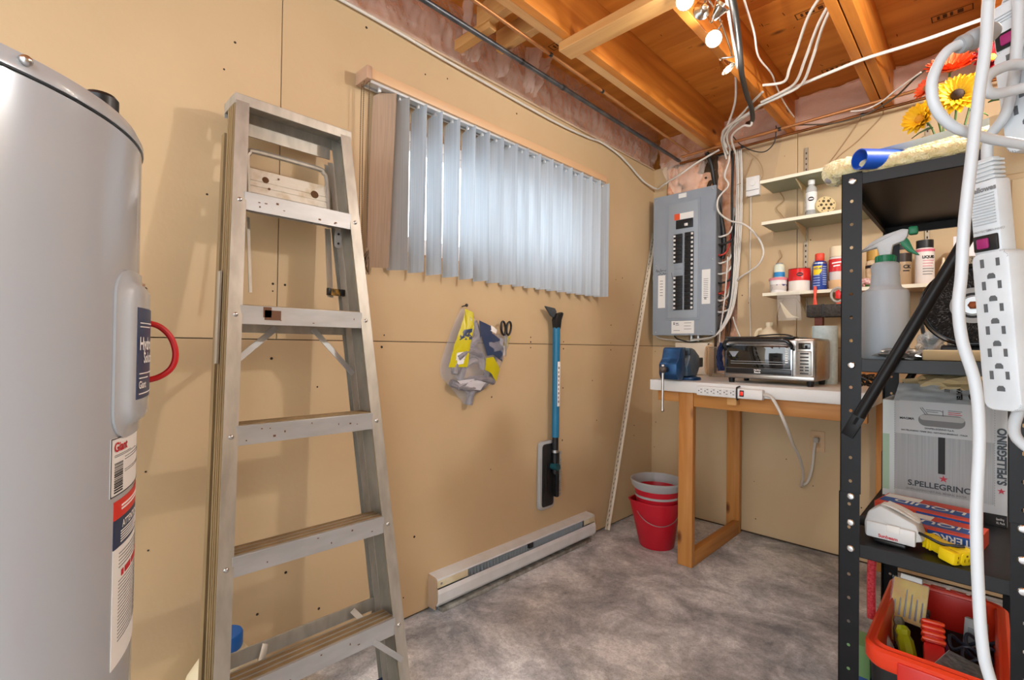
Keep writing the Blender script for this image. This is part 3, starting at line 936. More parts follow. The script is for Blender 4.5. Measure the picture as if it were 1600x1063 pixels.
def slat_mesh():
    mb = MB()
    n = 8
    poly_top = [(-.0445, -.022), (-.030, -.004), (-.012, 0.0), (.0445, 0.0)]
    vs = []; fs = []
    for j, zz in enumerate((0, 1)):
        for i in range(n + 1):
            u = -SLAT_W / 2 + SLAT_W * i / n
            b = 0.006 * (1 - (2 * i / n - 1) ** 2)
            ztop = 0.692 - (.020 * max(0, (-u - .012) / .0325) ** 1.5 if u < -.012 else 0)
            vs.append((u, b, 0.0 if j == 0 else ztop)); 
    for j, zz in enumerate((0, 1)):
        for i in range(n + 1):
            p = vs[j * (n + 1) + i]
            vs.append((p[0], p[1] + .0009, p[2]))
    w = n + 1
    for i in range(n):
        fs.append((i, i + 1, w + i + 1, w + i)); fs.append((2 * w + i, 2 * w + i + 1, 3 * w + i + 1, 3 * w + i))
        fs.append((i, i + 1, 2 * w + i + 1, 2 * w + i)); fs.append((w + i, w + i + 1, 3 * w + i + 1, 3 * w + i))
    for i in (0, n):
        fs.append((i, w + i, 3 * w + i, 2 * w + i))
    return mb.add(vs, fs)
rr = random.Random(21)
first = None
for k in range(18):
    yc = -2.268 + 0.0895 * k
    ang = (24 if k > 6 else 13) + rr.uniform(-5, 5)
    if k == 0: ang = 50
    if k == 1: ang = 36
    if k in (3, 5): ang -= 5
    m = slat_unlit if k == 0 else (slat_dim if k == 1 else slat_white)
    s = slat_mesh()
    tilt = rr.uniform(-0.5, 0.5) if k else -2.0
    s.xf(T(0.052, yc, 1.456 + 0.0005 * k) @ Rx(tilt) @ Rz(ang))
    s.build('slat', m, head, 40, label='end slat tinted darker for missing window light' if k == 0 else None)
    c = MB(); c.box(.046, .058, yc - .004, yc + .004, 2.138, 2.156, .001)
    c.build('slat_clip', vinyl, head)
# bead chains and the knotted cord
beads = mat('bead_chain', '#6d5a45', .5, .2)
for yy, xx, zz in ((-2.333, .030, 1.50), (-2.340, .062, 1.38), (-2.322, .070, 1.52)):
    mb = MB(); z = 2.15; i = 0
    while z > zz:
        mb.cyl((xx + .002 * math.sin(z * 9), yy, z), (xx + .002 * math.sin(z * 9), yy, z - .0052), .0019, .0019, 5)
        z -= .0075
    mb.tube([(xx, yy, 2.15), (xx, yy, zz)], .0008, 4, 1)
    mb.build('bead_chain', beads, head, 0)
mb = MB()
rr = random.Random(4)
for j in range(3):
    pts = [(.06 + rr.uniform(-.012, .016), -2.325 + rr.uniform(-.016, .016), 1.47 + rr.uniform(-.05, .05)) for i in range(9)]
    mb.tube(pts, .0022, 5, 4)
mb.build('chain_knot', beads, head)
# wall hook right of the blind
hk = thing('wall_hook', (0.012, -0.70, 1.57), 'small white hook on the wall right of the blind', 'hook')
MB().box(0.0, .006, -.725, -.70, 1.562, 1.582, .002).build('plate', dark_steel, hk)
MB().tube([(.006, -.712, 1.575), (.03, -.70, 1.575), (.034, -.655, 1.577)], .006, 8, 3).build('arm', white_plastic, hk)

# ================================================================ plastic bag with hose pieces, and the scissors in it
bag = thing('plastic_bag', (0.045, -1.72, 0.88), 'clear plastic bag of grey hose with yellow print hung on the wall', 'bag')
out = [(-1.80, 1.335), (-1.765, 1.325), (-1.70, 1.265), (-1.615, 1.225), (-1.49, 1.205), (-1.515, 1.13), (-1.58, 1.02), (-1.66, .955), (-1.735, .925), (-1.77, .88), (-1.80, .905), (-1.86, .965), (-1.915, 1.02), (-1.915, 1.09), (-1.88, 1.18), (-1.84, 1.27)]
def bagpt(u, v, s=1.0):
    pass
from mathutils import noise as mnoise
bc = Vector((0, -1.735, 1.10))
def bag_shell(scale, bulge, x0):
    n = len(out)
    rings = [(1.0, 0.0), (0.93, .35), (0.78, .7), (.55, .92), (.28, 1.0)]
    mb = MB(); vs = []; fs = []
    R = smooth_path([Vector((0, a, b)) for a, b in out] + [Vector((0,) + out[0])], 4)[:-1]
    m = len(R)
    for s, h in rings:
        for p in R:
            q = bc + (p - bc) * s * scale
            nz = mnoise.noise(Vector((q.y * 22, q.z * 16, s * 3))) * .012 + mnoise.noise(Vector((q.y * 60, q.z * 45, 1))) * .004
            vs.append((x0 + bulge * h + (nz if h > 0 else 0), q.y, q.z))
    vs.append((x0 + bulge, bc.y, bc.z))
    for j in range(len(rings) - 1):
        for i in range(m):
            fs.append((j * m + i, j * m + (i + 1) % m, (j + 1) * m + (i + 1) % m, (j + 1) * m + i))
    o = (len(rings) - 1) * m
    for i in range(m):
        fs.append((o + i, o + (i + 1) % m, len(vs) - 1))
    return mb.add(vs, fs)
bag_shell(1.0, .062, .004).build('film', film_mat('clear_bag_film', '#dddbe2', 0.27, 0.06, 1.0, 38), bag, 60)
hose = mat('grey_hose', '#8f8c90', .45, col2='#716f78', scale=30)
for k, pts in enumerate((((.03, -1.83, 1.0), (.035, -1.80, 1.07), (.035, -1.72, 1.09), (.03, -1.66, 1.03), (.03, -1.70, .96), (.03, -1.78, .95)),
                         ((.045, -1.87, 1.03), (.04, -1.85, 1.12), (.045, -1.79, 1.16), (.04, -1.73, 1.20), (.03, -1.75, 1.27)),
                         ((.03, -1.88, .99), (.045, -1.80, .965), (.04, -1.70, .97), (.03, -1.62, 1.03)),
                         ((.02, -1.80, 1.15), (.02, -1.72, 1.13), (.02, -1.66, 1.08), (.02, -1.60, 1.09)),
                         ((.05, -1.86, 1.10), (.052, -1.80, 1.13), (.052, -1.735, 1.11), (.045, -1.70, 1.05)),
                         ((.04, -1.85, .97), (.05, -1.77, 1.0), (.05, -1.69, 1.0), (.04, -1.63, .985)),
                         ((.03, -1.77, .885), (.035, -1.765, .93), (.035, -1.74, .96)))):
    MB().tube(pts, .017, 10, 5).build('hose_piece', hose, bag)
def bagpatch(pts, x, m, nm):
    n = len(pts)
    vs = [(x + d, a, b) for d in (0, .0015) for a, b in pts]
    fs = [tuple(range(n)), tuple(range(n, 2 * n))] + [(i, (i + 1) % n, n + (i + 1) % n, n + i) for i in range(n)]
    return MB().add(vs, fs).build(nm, m, bag, 0)
yel = mat('yellow_print_film', '#c3b70f', .35); blu = mat('navy_print_film', '#2f3f5e', .35)
def bagx(y, z): 
    d = min(1, max(0, 1 - ((y - bc.y) ** 2 / .19 ** 2 + (z - bc.z) ** 2 / .24 ** 2)))
    return .022 + .05 * d ** .5
def bagsheet(pts, m, nm):
    n = len(pts)
    cy = sum(p[0] for p in pts) / n; cz = sum(p[1] for p in pts) / n
    P = []
    for i in range(n):
        a, b = pts[i], pts[(i + 1) % n]
        for k in range(4): P.append((a[0] + (b[0] - a[0]) * k / 4, a[1] + (b[1] - a[1]) * k / 4))
    vs = [(bagx(cy, cz), cy, cz)]; fs = []
    for s in (.5, 1.0):
        for p in P:
            q = (cy + (p[0] - cy) * s, cz + (p[1] - cz) * s)
            vs.append((bagx(*q) + .004 * mnoise.noise(Vector((q[0] * 40, q[1] * 40, 0))), q[0], q[1]))
    m_ = len(P)
    for i in range(m_):
        fs.append((0, 1 + i, 1 + (i + 1) % m_)); fs.append((1 + i, 1 + m_ + i, 1 + m_ + (i + 1) % m_, 1 + (i + 1) % m_))
    return MB().add(vs, fs).build(nm, m, bag, 60)
bagsheet([(-1.80, 1.325), (-1.765, 1.31), (-1.775, 1.24), (-1.80, 1.16), (-1.815, 1.06), (-1.905, 1.06), (-1.88, 1.16), (-1.835, 1.26)], yel, 'yellow_print')
bagsheet([(-1.845, 1.225), (-1.785, 1.235), (-1.79, 1.185), (-1.855, 1.18)], blu, 'navy_print')
bagsheet([(-1.74, 1.275), (-1.66, 1.25), (-1.655, 1.20), (-1.74, 1.20)], blu, 'navy_print')
bagsheet([(-1.735, 1.205), (-1.65, 1.215), (-1.56, 1.165), (-1.58, 1.08), (-1.66, 1.115), (-1.70, 1.11)], blu, 'navy_print')
bagsheet([(-1.60, 1.20), (-1.54, 1.19), (-1.56, 1.15), (-1.60, 1.165)], mat('grey_print_film', '#8d93a0', .3), 'grey_print')
bagsheet([(-1.86, 1.0), (-1.78, 1.005), (-1.70, .985), (-1.73, .95), (-1.83, .965)], mat('painted_highlight_film', '#c9c6cb', .15), 'pale_highlight')  # pale sheet painted in as a highlight on the crinkled film
bagsheet([(-1.705, 1.10), (-1.655, 1.105), (-1.60, 1.045), (-1.625, .985), (-1.67, 1.03), (-1.71, 1.045)], yel, 'yellow_print')
bagsheet([(-1.515, 1.205), (-1.495, 1.205), (-1.52, 1.15), (-1.545, 1.16)], yel, 'yellow_print')
bagsheet([(-1.55, 1.155), (-1.515, 1.165), (-1.535, 1.11), (-1.575, 1.11)], paper_white, 'white_print')
bagsheet([(-1.87, 1.125), (-1.825, 1.13), (-1.835, 1.075), (-1.875, 1.07)], paper_white, 'price_label')
bagsheet([(-1.66, 1.255), (-1.615, 1.235), (-1.63, 1.215), (-1.67, 1.23)], paper_white, 'white_print')
nl = thing('nail', (0.01, -1.80, 1.335), 'dark nail holding up the plastic bag', 'nail')
MB().cyl((0, -1.795, 1.338), (.03, -1.795, 1.342), .003, n=8).build('shank', dark_steel, nl)
MB().cyl((.03, -1.795, 1.342), (.033, -1.795, 1.342), .008, n=10).build('head', dark_steel, nl)
sc_ = thing('scissors', (0.03, -1.545, 1.20), 'black handled scissors sticking out of the plastic bag', 'scissors')
for yy, a in ((-1.560, 8), (-1.522, -10)):
    M_ = T(.035, yy, 1.245) @ Rx(a)
    ring = []
    for k in range(16):
        t = 2 * PI * k / 16
        ring.append(M_ @ Vector((0, .015 * math.cos(t), .033 * math.sin(t))))
    ring.append(ring[0])
    MB().tube(ring, .0055, 8, 2, caps=False).build('handle', black_plastic, sc_)
for s in (-1, 1):
    MB().prism([(-.006, 0), (.006, 0), (.002, -.11)], (.033 + .002 * s, -1.541 + .004 * s, 1.215), (0, 1, 0), (0, s * .05, 1), (.0015, 0, 0)).build('blade', steel, sc_, 0)

# ================================================================ snow brush hung on the wall
brush = thing('snow_brush', (0.05, -1.17, 0.26), 'blue handled snow brush with grey rimmed foam pad hung on the wall', 'snow brush')
teal = mat('blue_handle', '#1d6f96', .35)
BX = .045
MB().cyl((BX, -1.160, 1.262), (BX, -1.158, .66), .0205, n=20).build('handle', teal, brush)
MB().cyl((BX, -1.158, .665), (BX, -1.158, .46), .0175, n=16).build('lower_pole', black_plastic, brush)
MB().prism([(-.018, 0), (.020, 0), (.028, .05), (.046, .088), (.030, .094), (.016, .080), (0, .088), (-.012, .083), (-.026, .05)], (BX - .014, -1.160, 1.255), (0, 1, 0), (0, 0, 1), (.03, 0, 0), .004).build('scraper_socket', black_plastic, brush)
MB().prism([(-.10, .125), (-.02, .118), (-.005, .10), (-.03, .065), (-.05, .075), (-.075, .10)], (BX - .012, -1.155, 1.25), (0, 1, 0), (0, 0, 1), (.014, 0, 0), .003).build('scraper_blade', mat('dark_grey_blade', '#3f464b', .35), brush)
padp = rounded(.062, .185, .024)
MB().prism(padp, (.004, -1.198, .455), (0, 1, 0), (0, 0, 1), (.022, 0, 0), .004).build('foam_pad', mat('grey_foam_rim', '#a6a8a8', .8), brush)
MB().prism(rounded(.048, .170, .018), (.02, -1.196, .455), (0, 1, 0), (0, 0, 1), (.010, 0, 0), .003).build('pad_plate', mat('black_pad_plate', '#1e1f21', .45), brush)
MB().prism(rounded(.010, .075, .008), (.028, -1.212, .44), (0, 1, 0), (0, 0, 1), (.006, 0, 0), .002).build('pad_rib', black_plastic, brush)
mb = MB()
rr = random.Random(2)
for i in range(34):
    z = .335 + .24 * i / 33
    for j in range(2):
        mb.cyl((BX - .01 + .012 * j, -1.138, z), (BX - .01 + .014 * j, -1.112 + rr.uniform(-.004, .003), z + rr.uniform(-.003, .003)), .0035, .003, 5)
br = mb.build('bristles', mat('grey_bristles', '#8f9a9e', .8), brush); br['kind'] = 'stuff'
MB().box(BX - .014, BX + .012, -1.152, -1.134, .33, .58, .003).build('brush_bar', black_plastic, brush)
MB().cyl((BX - .016, -1.165, .50), (BX + .028, -1.165, .50), .019, n=16).build('pivot', mat('dark_teal', '#174a52', .4), brush)
MB().cyl((BX, -1.158, .575), (BX, -1.158, .59), .0195, n=16).build('collar', zinc, brush)
MB().box(BX + .0195, BX + .0215, -1.170, -1.149, .83, 1.075, .0005).build('label', paper_white, brush)
for k in range(9):
    MB().box(BX + .0215, BX + .0218, -1.166, -1.156 - .003 * (k % 2), .85 + .023 * k, .862 + .023 * k).build('print_line', ink_grey, brush, 0)

# ================================================================ electric baseboard heater
bh = thing('baseboard_heater', (0.035, -1.385, 0), 'white electric baseboard heater with dark vent slot under the window wall', 'heater')
bw = mat('white_baked_enamel', '#dcdfe1', .4, col2='#d2d4d4', scale=12)
by = mat('yellowed_enamel', '#cdbf98', .5, col2='#dcd3b6', scale=15)
Y0, Y1 = -1.962, -0.800
MB().prism([(0, .02), (.052, .02), (.052, .035), (.066, .055), (.066, .110), (.062, .118), (.060, .150), (.052, .156), (0, .158)], (0, Y0 - .003, 0), (1, 0, 0), (0, 0, 1), (0, .004, 0)).build('end_plate', mat('tan_end_plate', '#b59b80', .55), bh, 0)
MB().prism([(0, .02), (.052, .02), (.052, .035), (.066, .055), (.066, .110), (.062, .118), (.060, .150), (.052, .156), (0, .158)], (0, Y1 - .001, 0), (1, 0, 0), (0, 0, 1), (0, .004, 0)).build('end_plate', by, bh, 0)
MB().prism([(.002, .150), (.060, .143), (.063, .146), (.061, .152), (.0, .160)], (0, Y0 + .001, 0), (1, 0, 0), (0, 0, 1), (0, Y1 - Y0 - .002, 0)).build('top_cover', bw, bh, 0)
MB().prism([(.060, .106), (.064, .109), (.072, .092), (.072, .052), (.060, .036), (.056, .040), (.067, .056), (.067, .090)], (0, Y0 + .001, 0), (1, 0, 0), (0, 0, 1), (0, Y1 - Y0 - .002, 0)).build('front_cover', bw, bh, 0)
MB().box(.001, .030, Y0 + .002, Y1 - .002, .012, .150).build('back_pan', mat('galvanised_dark', '#7d8387', .5), bh, 0)
fin = MB().box(.032, .058, -1.80, -1.7985, .06, .138).build('fin', mat('fin_aluminium', '#a3a9ad', .5), bh, 0)
for k in range(1, 44):
    inst(fin, (0, k * .0205, 0), bh)
for a, b in ((Y0 + .002, -1.79), (-.905, Y1 - .002)):
    MB().box(.0585, .0625, a, b, .114, .146, .001).build('end_cover', by, bh)
MB().cyl((.062, -1.94, .13), (.064, -1.94, .13), .006, n=12).build('screw', zinc, bh)
MB().box(.034, .06, -1.375, -1.345, .115, .145, .001).build('bracket', dark_steel, bh)
MB().box(.03, .062, Y0 + .03, Y1 - .03, .0, .018, .003, ).build('sill_strip', mat('chipped_white_strip', '#a9a9a2', .7, col2='#77746c', scale=25), bh)

# ================================================================ perforated metal angle leaning in the corner
strip = mat('cream_painted_metal', '#d8cdb9', .45)
p0, p1 = Vector((.022, -.612, 0.004)), Vector((.006, -.016, 1.985))
ax = (p1 - p0).normalized(); L = (p1 - p0).length
ay = Vector((1, 0, 0)).cross(ax).normalized() * -1
sl = thing('perforated_angle', p0, 'long cream perforated metal angle leaning in the room corner', 'metal strip')
mbx = MB().prism([(0, -.016), (L, -.016), (L, .016), (0, .016)], p0, ax, ay, Vector((.002, 0, 0)))
mbx.build('flange', strip, sl, 0)
MB().prism([(0, .014), (L, .014), (L, .016), (0, .016)], p0 + Vector((-.0, 0, 0)), ax, ay, Vector((.016, 0, 0))).build('flange', strip, sl, 0)
sh = None
k = 0
s = .03
while s < L - .03:
    c = p0 + ax * s + Vector((.0021, 0, 0)) + ay * (-.004 if k % 2 else .005)
    if sh is None:
        sh = MB().prism([(-.009, -.0028), (.009, -.0028), (.009, .0028), (-.009, .0028)] if 0 else [(-.010, -.003), (.004, -.003), (.010, .003), (-.004, .003)], c, ax, ay, Vector((.0005, 0, 0))).build('slot', hole_m, sl, 0)
        c0 = c
    else:
        inst(sh, c - c0, sl)
    s += .0285; k += 1
# ================================================================ breaker panel
pgrey = mat('panel_grey_enamel', '#929ca7', .42, col2='#8d97a2', scale=8)
pgrey2 = mat('panel_grey_inset', '#9aa4ae', .42)
PY = -.10
pan = thing('breaker_panel', (.27, -.05, 1.246), 'grey steel breaker panel with black switches on the back wall', 'electrical panel')
MB().box(.062, .480, PY + .012, 0.03, 1.25, 2.205, .002).build('box', mat('panel_box_grey', '#70767b', .5), pan)
cv = MB()
X0, X1, Z0, Z1 = .052, .489, 1.244, 2.214
hx0, hx1, hz0, hz1 = .166, .377, 1.358, 2.142
for a, b, c, d in ((X0, hx0, Z0, Z1), (hx1, X1, Z0, Z1), (hx0, hx1, Z0, hz0), (hx0, hx1, hz1, Z1)):
    cv.box(a, b, PY - .002, PY + .012, c, d)
cv.build('cover', pgrey, pan, 0)
MB().prism([(hx0 - .012, hz0 - .012), (hx1 + .012, hz0 - .012), (hx1 + .012, hz1 + .012), (hx0 - .012, hz1 + .012)], (0, PY - .002, 0), (1, 0, 0), (0, 0, 1), (0, -.004, 0), .002).build('door_rim', pgrey, pan, 20)
dp = MB().box(hx0 + .002, hx1 - .002, PY - .009, PY - .006, hz0 + .002, hz1 - .002, .0012).build('dead_front', pgrey2, pan)
bk = mat('breaker_black', '#1d1f22', .45)
def breaker(x0, x1, z0, z1, side):
    b = MB().box(x0, x1, PY - .017, PY - .008, z0 + .0008, z1 - .0008, .0012).build('breaker', bk, pan)
    xs = x0 + .008 if side < 0 else x1 - .008
    zc = (z0 + z1) / 2
    MB().cbox((xs, PY - .020, zc), (.013, .008, (z1 - z0) * .5), .001, Rx(12)).build('toggle', white_plastic, b)
    return b
for i in range(7): breaker(.210, .271, 1.931 - (i + 1) * .0283, 1.931 - i * .0283, -1)
for i in range(8): breaker(.212, .274, 1.647 - (i + 1) * .0291, 1.647 - i * .0291, -1)
for i in range(18): breaker(.288, .349, 1.934 - (i + 1) * .0289, 1.934 - i * .0289, 1)
mbk = MB().box(.226, .343, PY - .018, PY - .008, 1.965, 2.024, .002).build('main_breaker', bk, pan)
MB().cbox((.300, PY - .022, 1.985), (.022, .010, .018), .002).build('toggle', white_plastic, mbk)
for z0, z1 in ((1.690, 1.728), (1.650, 1.688)):
    MB().box(.212, .272, PY - .011, PY - .008, z0 + .002, z1 - .002, .001).build('blank_filler', pgrey, pan)
MB().box(.250, .345, PY - .0098, PY - .009, 2.028, 2.070).build('warning_label', paper_white, pan, 0)
MB().box(.210, .2495, PY - .0098, PY - .009, 2.028, 2.070).build('danger_label', mat('orange_label', '#e4572a', .5), pan, 0)
def plabel(x0, x1, z0, z1, lines, nm='paper_label'):
    o = MB().box(x0, x1, PY - .0032, PY - .002, z0, z1).build(nm, paper_white, pan, 0)
    for (a, b, z, h) in lines:
        MB().box(x0 + a, x0 + b, PY - .0038, PY - .0032, z, z + h).build('print_line', ink_grey, o, 0)
    return o
plabel(.092, .145, 1.435, 1.662, [(.014, .014 + .022, 1.44 + .02 * k, .004) for k in range(4, 10)])
r_ = plabel(.402, .457, 1.448, 1.673, [(.012, .042, 1.49 + .012 * k, .003) for k in range(11)])
text('32', .016, (.418, PY - .0042, 1.478), (1, 0, 0), (0, 0, 1), ink_black, r_, bold=.0006)
b_ = plabel(.194, .352, 1.256, 1.341, [(.09, .14, 1.325, .003), (.09, .135, 1.305, .003), (.09, .14, 1.285, .003), (.015, .06, 1.275, .003), (.03, .05, 1.322, .006), (.03, .055, 1.312, .004)])
text('S', .022, (.208, PY - .0042, 1.316), (1, 0, 0), (0, 0, 1), ink_black, b_, bold=.001)
# felt pen scribble
mb = MB()
rr = random.Random(8)
mb.tube([(.075 + .006 * i, PY - .003, 1.695 + rr.uniform(-.012, .012)) for i in range(16)], .0011, 4, 2)
mb.tube([(.09 + .006 * i, PY - .003, 1.672 + rr.uniform(-.008, .008)) for i in range(13)], .0011, 4, 2)
mb.tube([(.170, PY - .003, 1.69), (.188, PY - .003, 1.695), (.196, PY - .0105, 1.66), (.205, PY - .0105, 1.62)], .0011, 4, 3)
sb = mb.build('pen_scribble', ink_black, pan, 0); sb['kind'] = 'stuff'
ps = None
for x, z in ((.075, 2.195), (.468, 2.195), (.075, 1.265), (.468, 1.265), (.075, 1.735), (.468, 1.735)):
    MB().sph((x, PY - .003, z), .006, 10, (1, .5, 1)).build('screw', zinc, pan)
MB().box(.238, .292, PY - .0075, PY - .002, 2.175, 2.205, .001).build('tape_tab', paper_white, pan)
for xx in (.312, .36):
    MB().cyl((xx, -.05, 1.25), (xx, -.05, 1.205), .016, n=12).build('cable_clamp', zinc, pan)

# ---------------------------------------------------------------- wiring round the panel
WG = 'wiring around the breaker panel'
def cable(name, pts, r, m, label, grp=WG, cat='cable', flat=None, sub=6, n=8):
    return tag(MB().tube(pts, r, n, sub, flat).build(name, m, None, 60), label, cat, grp)
cable('white_cable', [(.58, -.12, 2.43), (.575, -.12, 2.34), (.549, -.12, 2.252), (.573, -.12, 2.186), (.512, -.12, 2.118), (.512, -.12, 2.036), (.583, -.13, 1.962), (.678, -.13, 1.918), (.752, -.12, 1.828), (.778, -.11, 1.736), (.735, -.09, 1.664), (.624, -.05, 1.608), (.575, 0, 1.57)],
      .0058, cable_white, 'white cable making a big loop out to the right of the breaker panel')
bd = [(.597, .0), (.618, .25), (.611, .45), (.594, .72), (.564, .93), (.517, 1.06), (.40, 1.13)]
for k, dx in enumerate((-.012, .0, .012, .022)):
    cable('white_cable', [(.600 + dx, -.05, 2.44), (.604 + dx, -.03 - .01 * (k % 2), 2.25), (.600 + dx, -.03, 1.95), (.588 + dx * .8, -.03, 1.66), (.570 + dx * .6, -.035 + .01 * (k % 2), 1.46), (.535 + dx * .5, -.05, 1.33), (.470, -.06 - .006 * k, 1.236), (.40 - .03 * k, -.06, 1.215)],
          .0052, cable_white, ['leftmost of the four white cables dropping beside the breaker panel', 'second of the four white cables dropping beside the breaker panel', 'third of the four white cables dropping beside the breaker panel', 'rightmost of the four white cables dropping beside the breaker panel'][k])
cable('black_cable', [(.425, -.10, 2.44), (.438, -.05, 2.36), (.455, -.02, 2.2), (.49, 0.0, 1.98), (.50, .01, 1.85), (.49, .01, 1.75)], .014, cable_black, 'thick black cable dropping at the right edge of the breaker panel')
cable('black_cable', [(.563, -.10, 2.46), (.561, -.02, 2.38), (.555, -.01, 2.166), (.556, -.005, 1.95), (.559, -.01, 1.671), (.548, -.01, 1.5), (.52, -.02, 1.36), (.49, -.02, 1.29)], .008, cable_black, 'black cable in the slot between white cables right of the panel')
rr = random.Random(14)
for k in range(9):
    z = 1.90 - k * .062 + rr.uniform(-.01, .01)
    m = (cable_white, cable_black, mat('red_cable', '#b0392e', .5), cable_white)[k % 4]
    nm = ('white_cable', 'black_cable', 'red_cable', 'white_cable')[k % 4]
    x1 = rr.uniform(.53, .57)
    cable(nm, [(.478, -.03, z), (.50, -.035, z - .004), (x1 - .015, -.02, z + .015), (x1, -.005, z + .07), (x1 + .005, .005, z + .18)], .006, m,
          '%s %s cable end entering the right side of the breaker panel' % (('topmost', 'second from top', 'third from top', 'fourth from top', 'middle', 'fourth from bottom', 'third from bottom', 'second from bottom', 'lowest')[k], ('white', 'black', 'red', 'white')[k % 4]), 'cable ends entering the panel side')
for k in range(6):
    z = 1.52 - k * .03
    cable('brown_wire', [(.48, -.03, z), (.505, -.03, z + .012), (.535 + .004 * k, -.012, z - .03), (.53, 0, z - .1 - .02 * k), (.50 + .006 * k, .01, 1.12 - .015 * k)], .003, (copper, cable_black)[k % 2],
          '%s thin %s wire in the tangle below right of the panel' % (('topmost', 'second', 'third', 'fourth', 'fifth', 'lowest')[k], ('brown', 'black')[k % 2]), 'thin wires below the panel')
cable('white_cable', [(.545, -.045, 1.75), (.535, -.05, 1.55), (.52, -.05, 1.4), (.50, -.05, 1.25), (.495, -.03, 1.10)], .0045, cable_white, 'white cable running straight down past the panel to the bench')
cable('white_cable', [(.045, -.03, 1.72), (.025, -.05, 1.66), (.035, -.03, 1.56), (.03, -.03, 1.35), (.04, -.04, 1.26), (.08, -.05, 1.225), (.20, -.06, 1.21), (.30, -.06, 1.205), (.42, -.07, 1.225)], .0042, cable_white, 'white cable curling round the lower left corner of the breaker panel')
cable('black_cable', [(.19, -.05, 1.24), (.23, -.06, 1.215), (.33, -.06, 1.20), (.44, -.05, 1.235), (.50, -.03, 1.30)], .005, cable_black, 'black cable sagging under the breaker panel')
cable('white_cable', [(.575, -.03, 1.36), (.60, -.05, 1.30), (.63, -.05, 1.225)], .004, cable_white, 'short white cable crossing down towards the jug')
# junction box on the wall and its drop wire
jb = thing('junction_box', (.688, -.015, 2.118), 'white plastic junction box on the wall left of the shelves', 'junction box')
MB().box(.648, .727, -.032, 0, 2.118, 2.240, .004).build('housing', white_plastic, jb)
MB().cyl((.690, -.033, 2.195), (.690, -.040, 2.195), .016, n=16).build('knob', paper_white, jb)
MB().box(.650, .725, -.0335, -.032, 2.152, 2.155).build('lid_seam', ink_grey, jb, 0)
cable('white_wire', [(.672, -.012, 2.118), (.670, -.008, 1.9), (.669, -.008, 1.745), (.667, -.008, 1.503), (.674, -.008, 1.30), (.676, -.01, 1.0)], .0036, cable_white, 'thin white wire dropping from the junction box to the bench', None, 'wire')
for k, pts in enumerate((((.60, -.05, 2.20), (.63, -.03, 2.215), (.66, -.03, 2.21)), ((.60, -.03, 2.13), (.63, -.03, 2.10), (.66, -.03, 2.125)), ((.725, -.02, 2.20), (.745, -.02, 2.25), (.72, -.02, 2.33), (.65, -.02, 2.42), (.64, -.04, 2.47)),
                         ((.58, -.02, 2.17), (.63, -.015, 2.24), (.66, -.012, 2.31), (.68, -.012, 2.36)))):
    cable('thin_wire', pts, .0022, mat('tan_wire', '#a88862', .5), ['thin tan wire running from the cables into the junction box', 'thin tan wire curving under the junction box', 'thin tan wire rising from the junction box to the pipes', 'thin tan wire across the clear film patch'][k], 'thin tan wires near the junction box', 'wire')

# ================================================================ wall shelves
green = mat('pale_green_paint', '#a3a893', .55)
edge_c = mat('cream_shelf_edge', '#e2ddc8', .5)
std_m = mat('shelf_standard', '#a79a86', .45, .5)
shelf_lab = ('topmost of the three pale green wall shelves', 'middle of the three pale green wall shelves', 'lowest of the three wall shelves, crowded with cans and jars')
SH = ((2.128, .80), (1.888, .81), (1.478, .818))
for i, (z, xl) in enumerate(SH):
    s = thing('wall_shelf', (1.25, -.125, z), shelf_lab[i], 'shelf', 'wall shelves')
    m = green if i < 2 else mat('plain_shelf_board', '#c9a98a', .55)
    MB().box(xl, 1.74, -.25, -.012, z - .016, z, .001).build('board', m, s, 0)
    MB().box(xl, 1.74, -.2525, -.2505, z - .017, z + .001, .0005).build('front_edge', edge_c, s, 0)
    for bx in (.978, 1.52):
        MB().prism([(-.014, -.017), (-.22, -.017), (-.22, -.024), (-.05, -.075), (-.014, -.10)], (bx - .002, 0, z), (0, 1, 0), (0, 0, 1), (.004, 0, 0)).build('bracket', mat('cream_bracket', '#cdb892', .5), s, 0)
for bx, lab in ((.978, 'slotted metal standard carrying the left ends of the wall shelves'), (1.52, 'slotted metal standard carrying the right ends of the wall shelves')):
    s = thing('shelf_standard', (bx, -.006, 1.38), lab, 'shelf standard')
    MB().box(bx - .009, bx + .009, -.0115, 0, 1.38, 2.345, .001).build('channel', std_m, s, 0)
    z = 1.41; f = None
    while z < 2.33:
        if f is None:
            f = MB().box(bx - .003, bx + .003, -.0122, -.0115, z, z + .012).build('slot', hole_m, s, 0); zf = z
        else: inst(f, (0, 0, z - zf), s)
        z += .032
# ---- things on the shelves
def rot_body(name, loc, prof, m, label, cat, parts=(), n=28, grp=None):
    """round container: prof for the body, parts = (name, prof, material)"""
    t = thing(name, loc, label, cat, grp)
    MB().lathe(prof, loc, n).build('body', m, t, 40)
    for nm, pr, mm in parts:
        MB().lathe(pr, loc, n).build(nm, mm, t, 40)
    return t
def band(r, z0, z1): return [(r - .0004, z0), (r + .0006, z0), (r + .0006, z1), (r - .0004, z1)]
def wrap_text(body, size, c, R, ang, z, m, parent, bold=0.0, sx=1.0):
    """lettering wrapped round a can; ang = direction (degrees) of the text centre"""
    wd = size * .55 * len(body) * sx
    c = Vector(c)
    def fn(x, y):
        a = math.radians(ang) + (x - wd / 2) / R
        return c + Vector((math.cos(a) * (R + .0012), math.sin(a) * (R + .0012), z + y))
    return text(body, size, (0, 0, 0), (1, 0, 0), (0, 0, 1), m, parent, fn=fn, bold=bold, sx=sx)
TOCAM = -77
S3 = 1.478 + .0003
S2 = 1.888 + .0003
cream = mat('cream_plastic', '#dfd0b2', .5)
clear = film_mat('clear_plastic', '#dfe3e4', .45, .1, .0, 1)
pink = mat('pink_lid', '#d98591', .45)
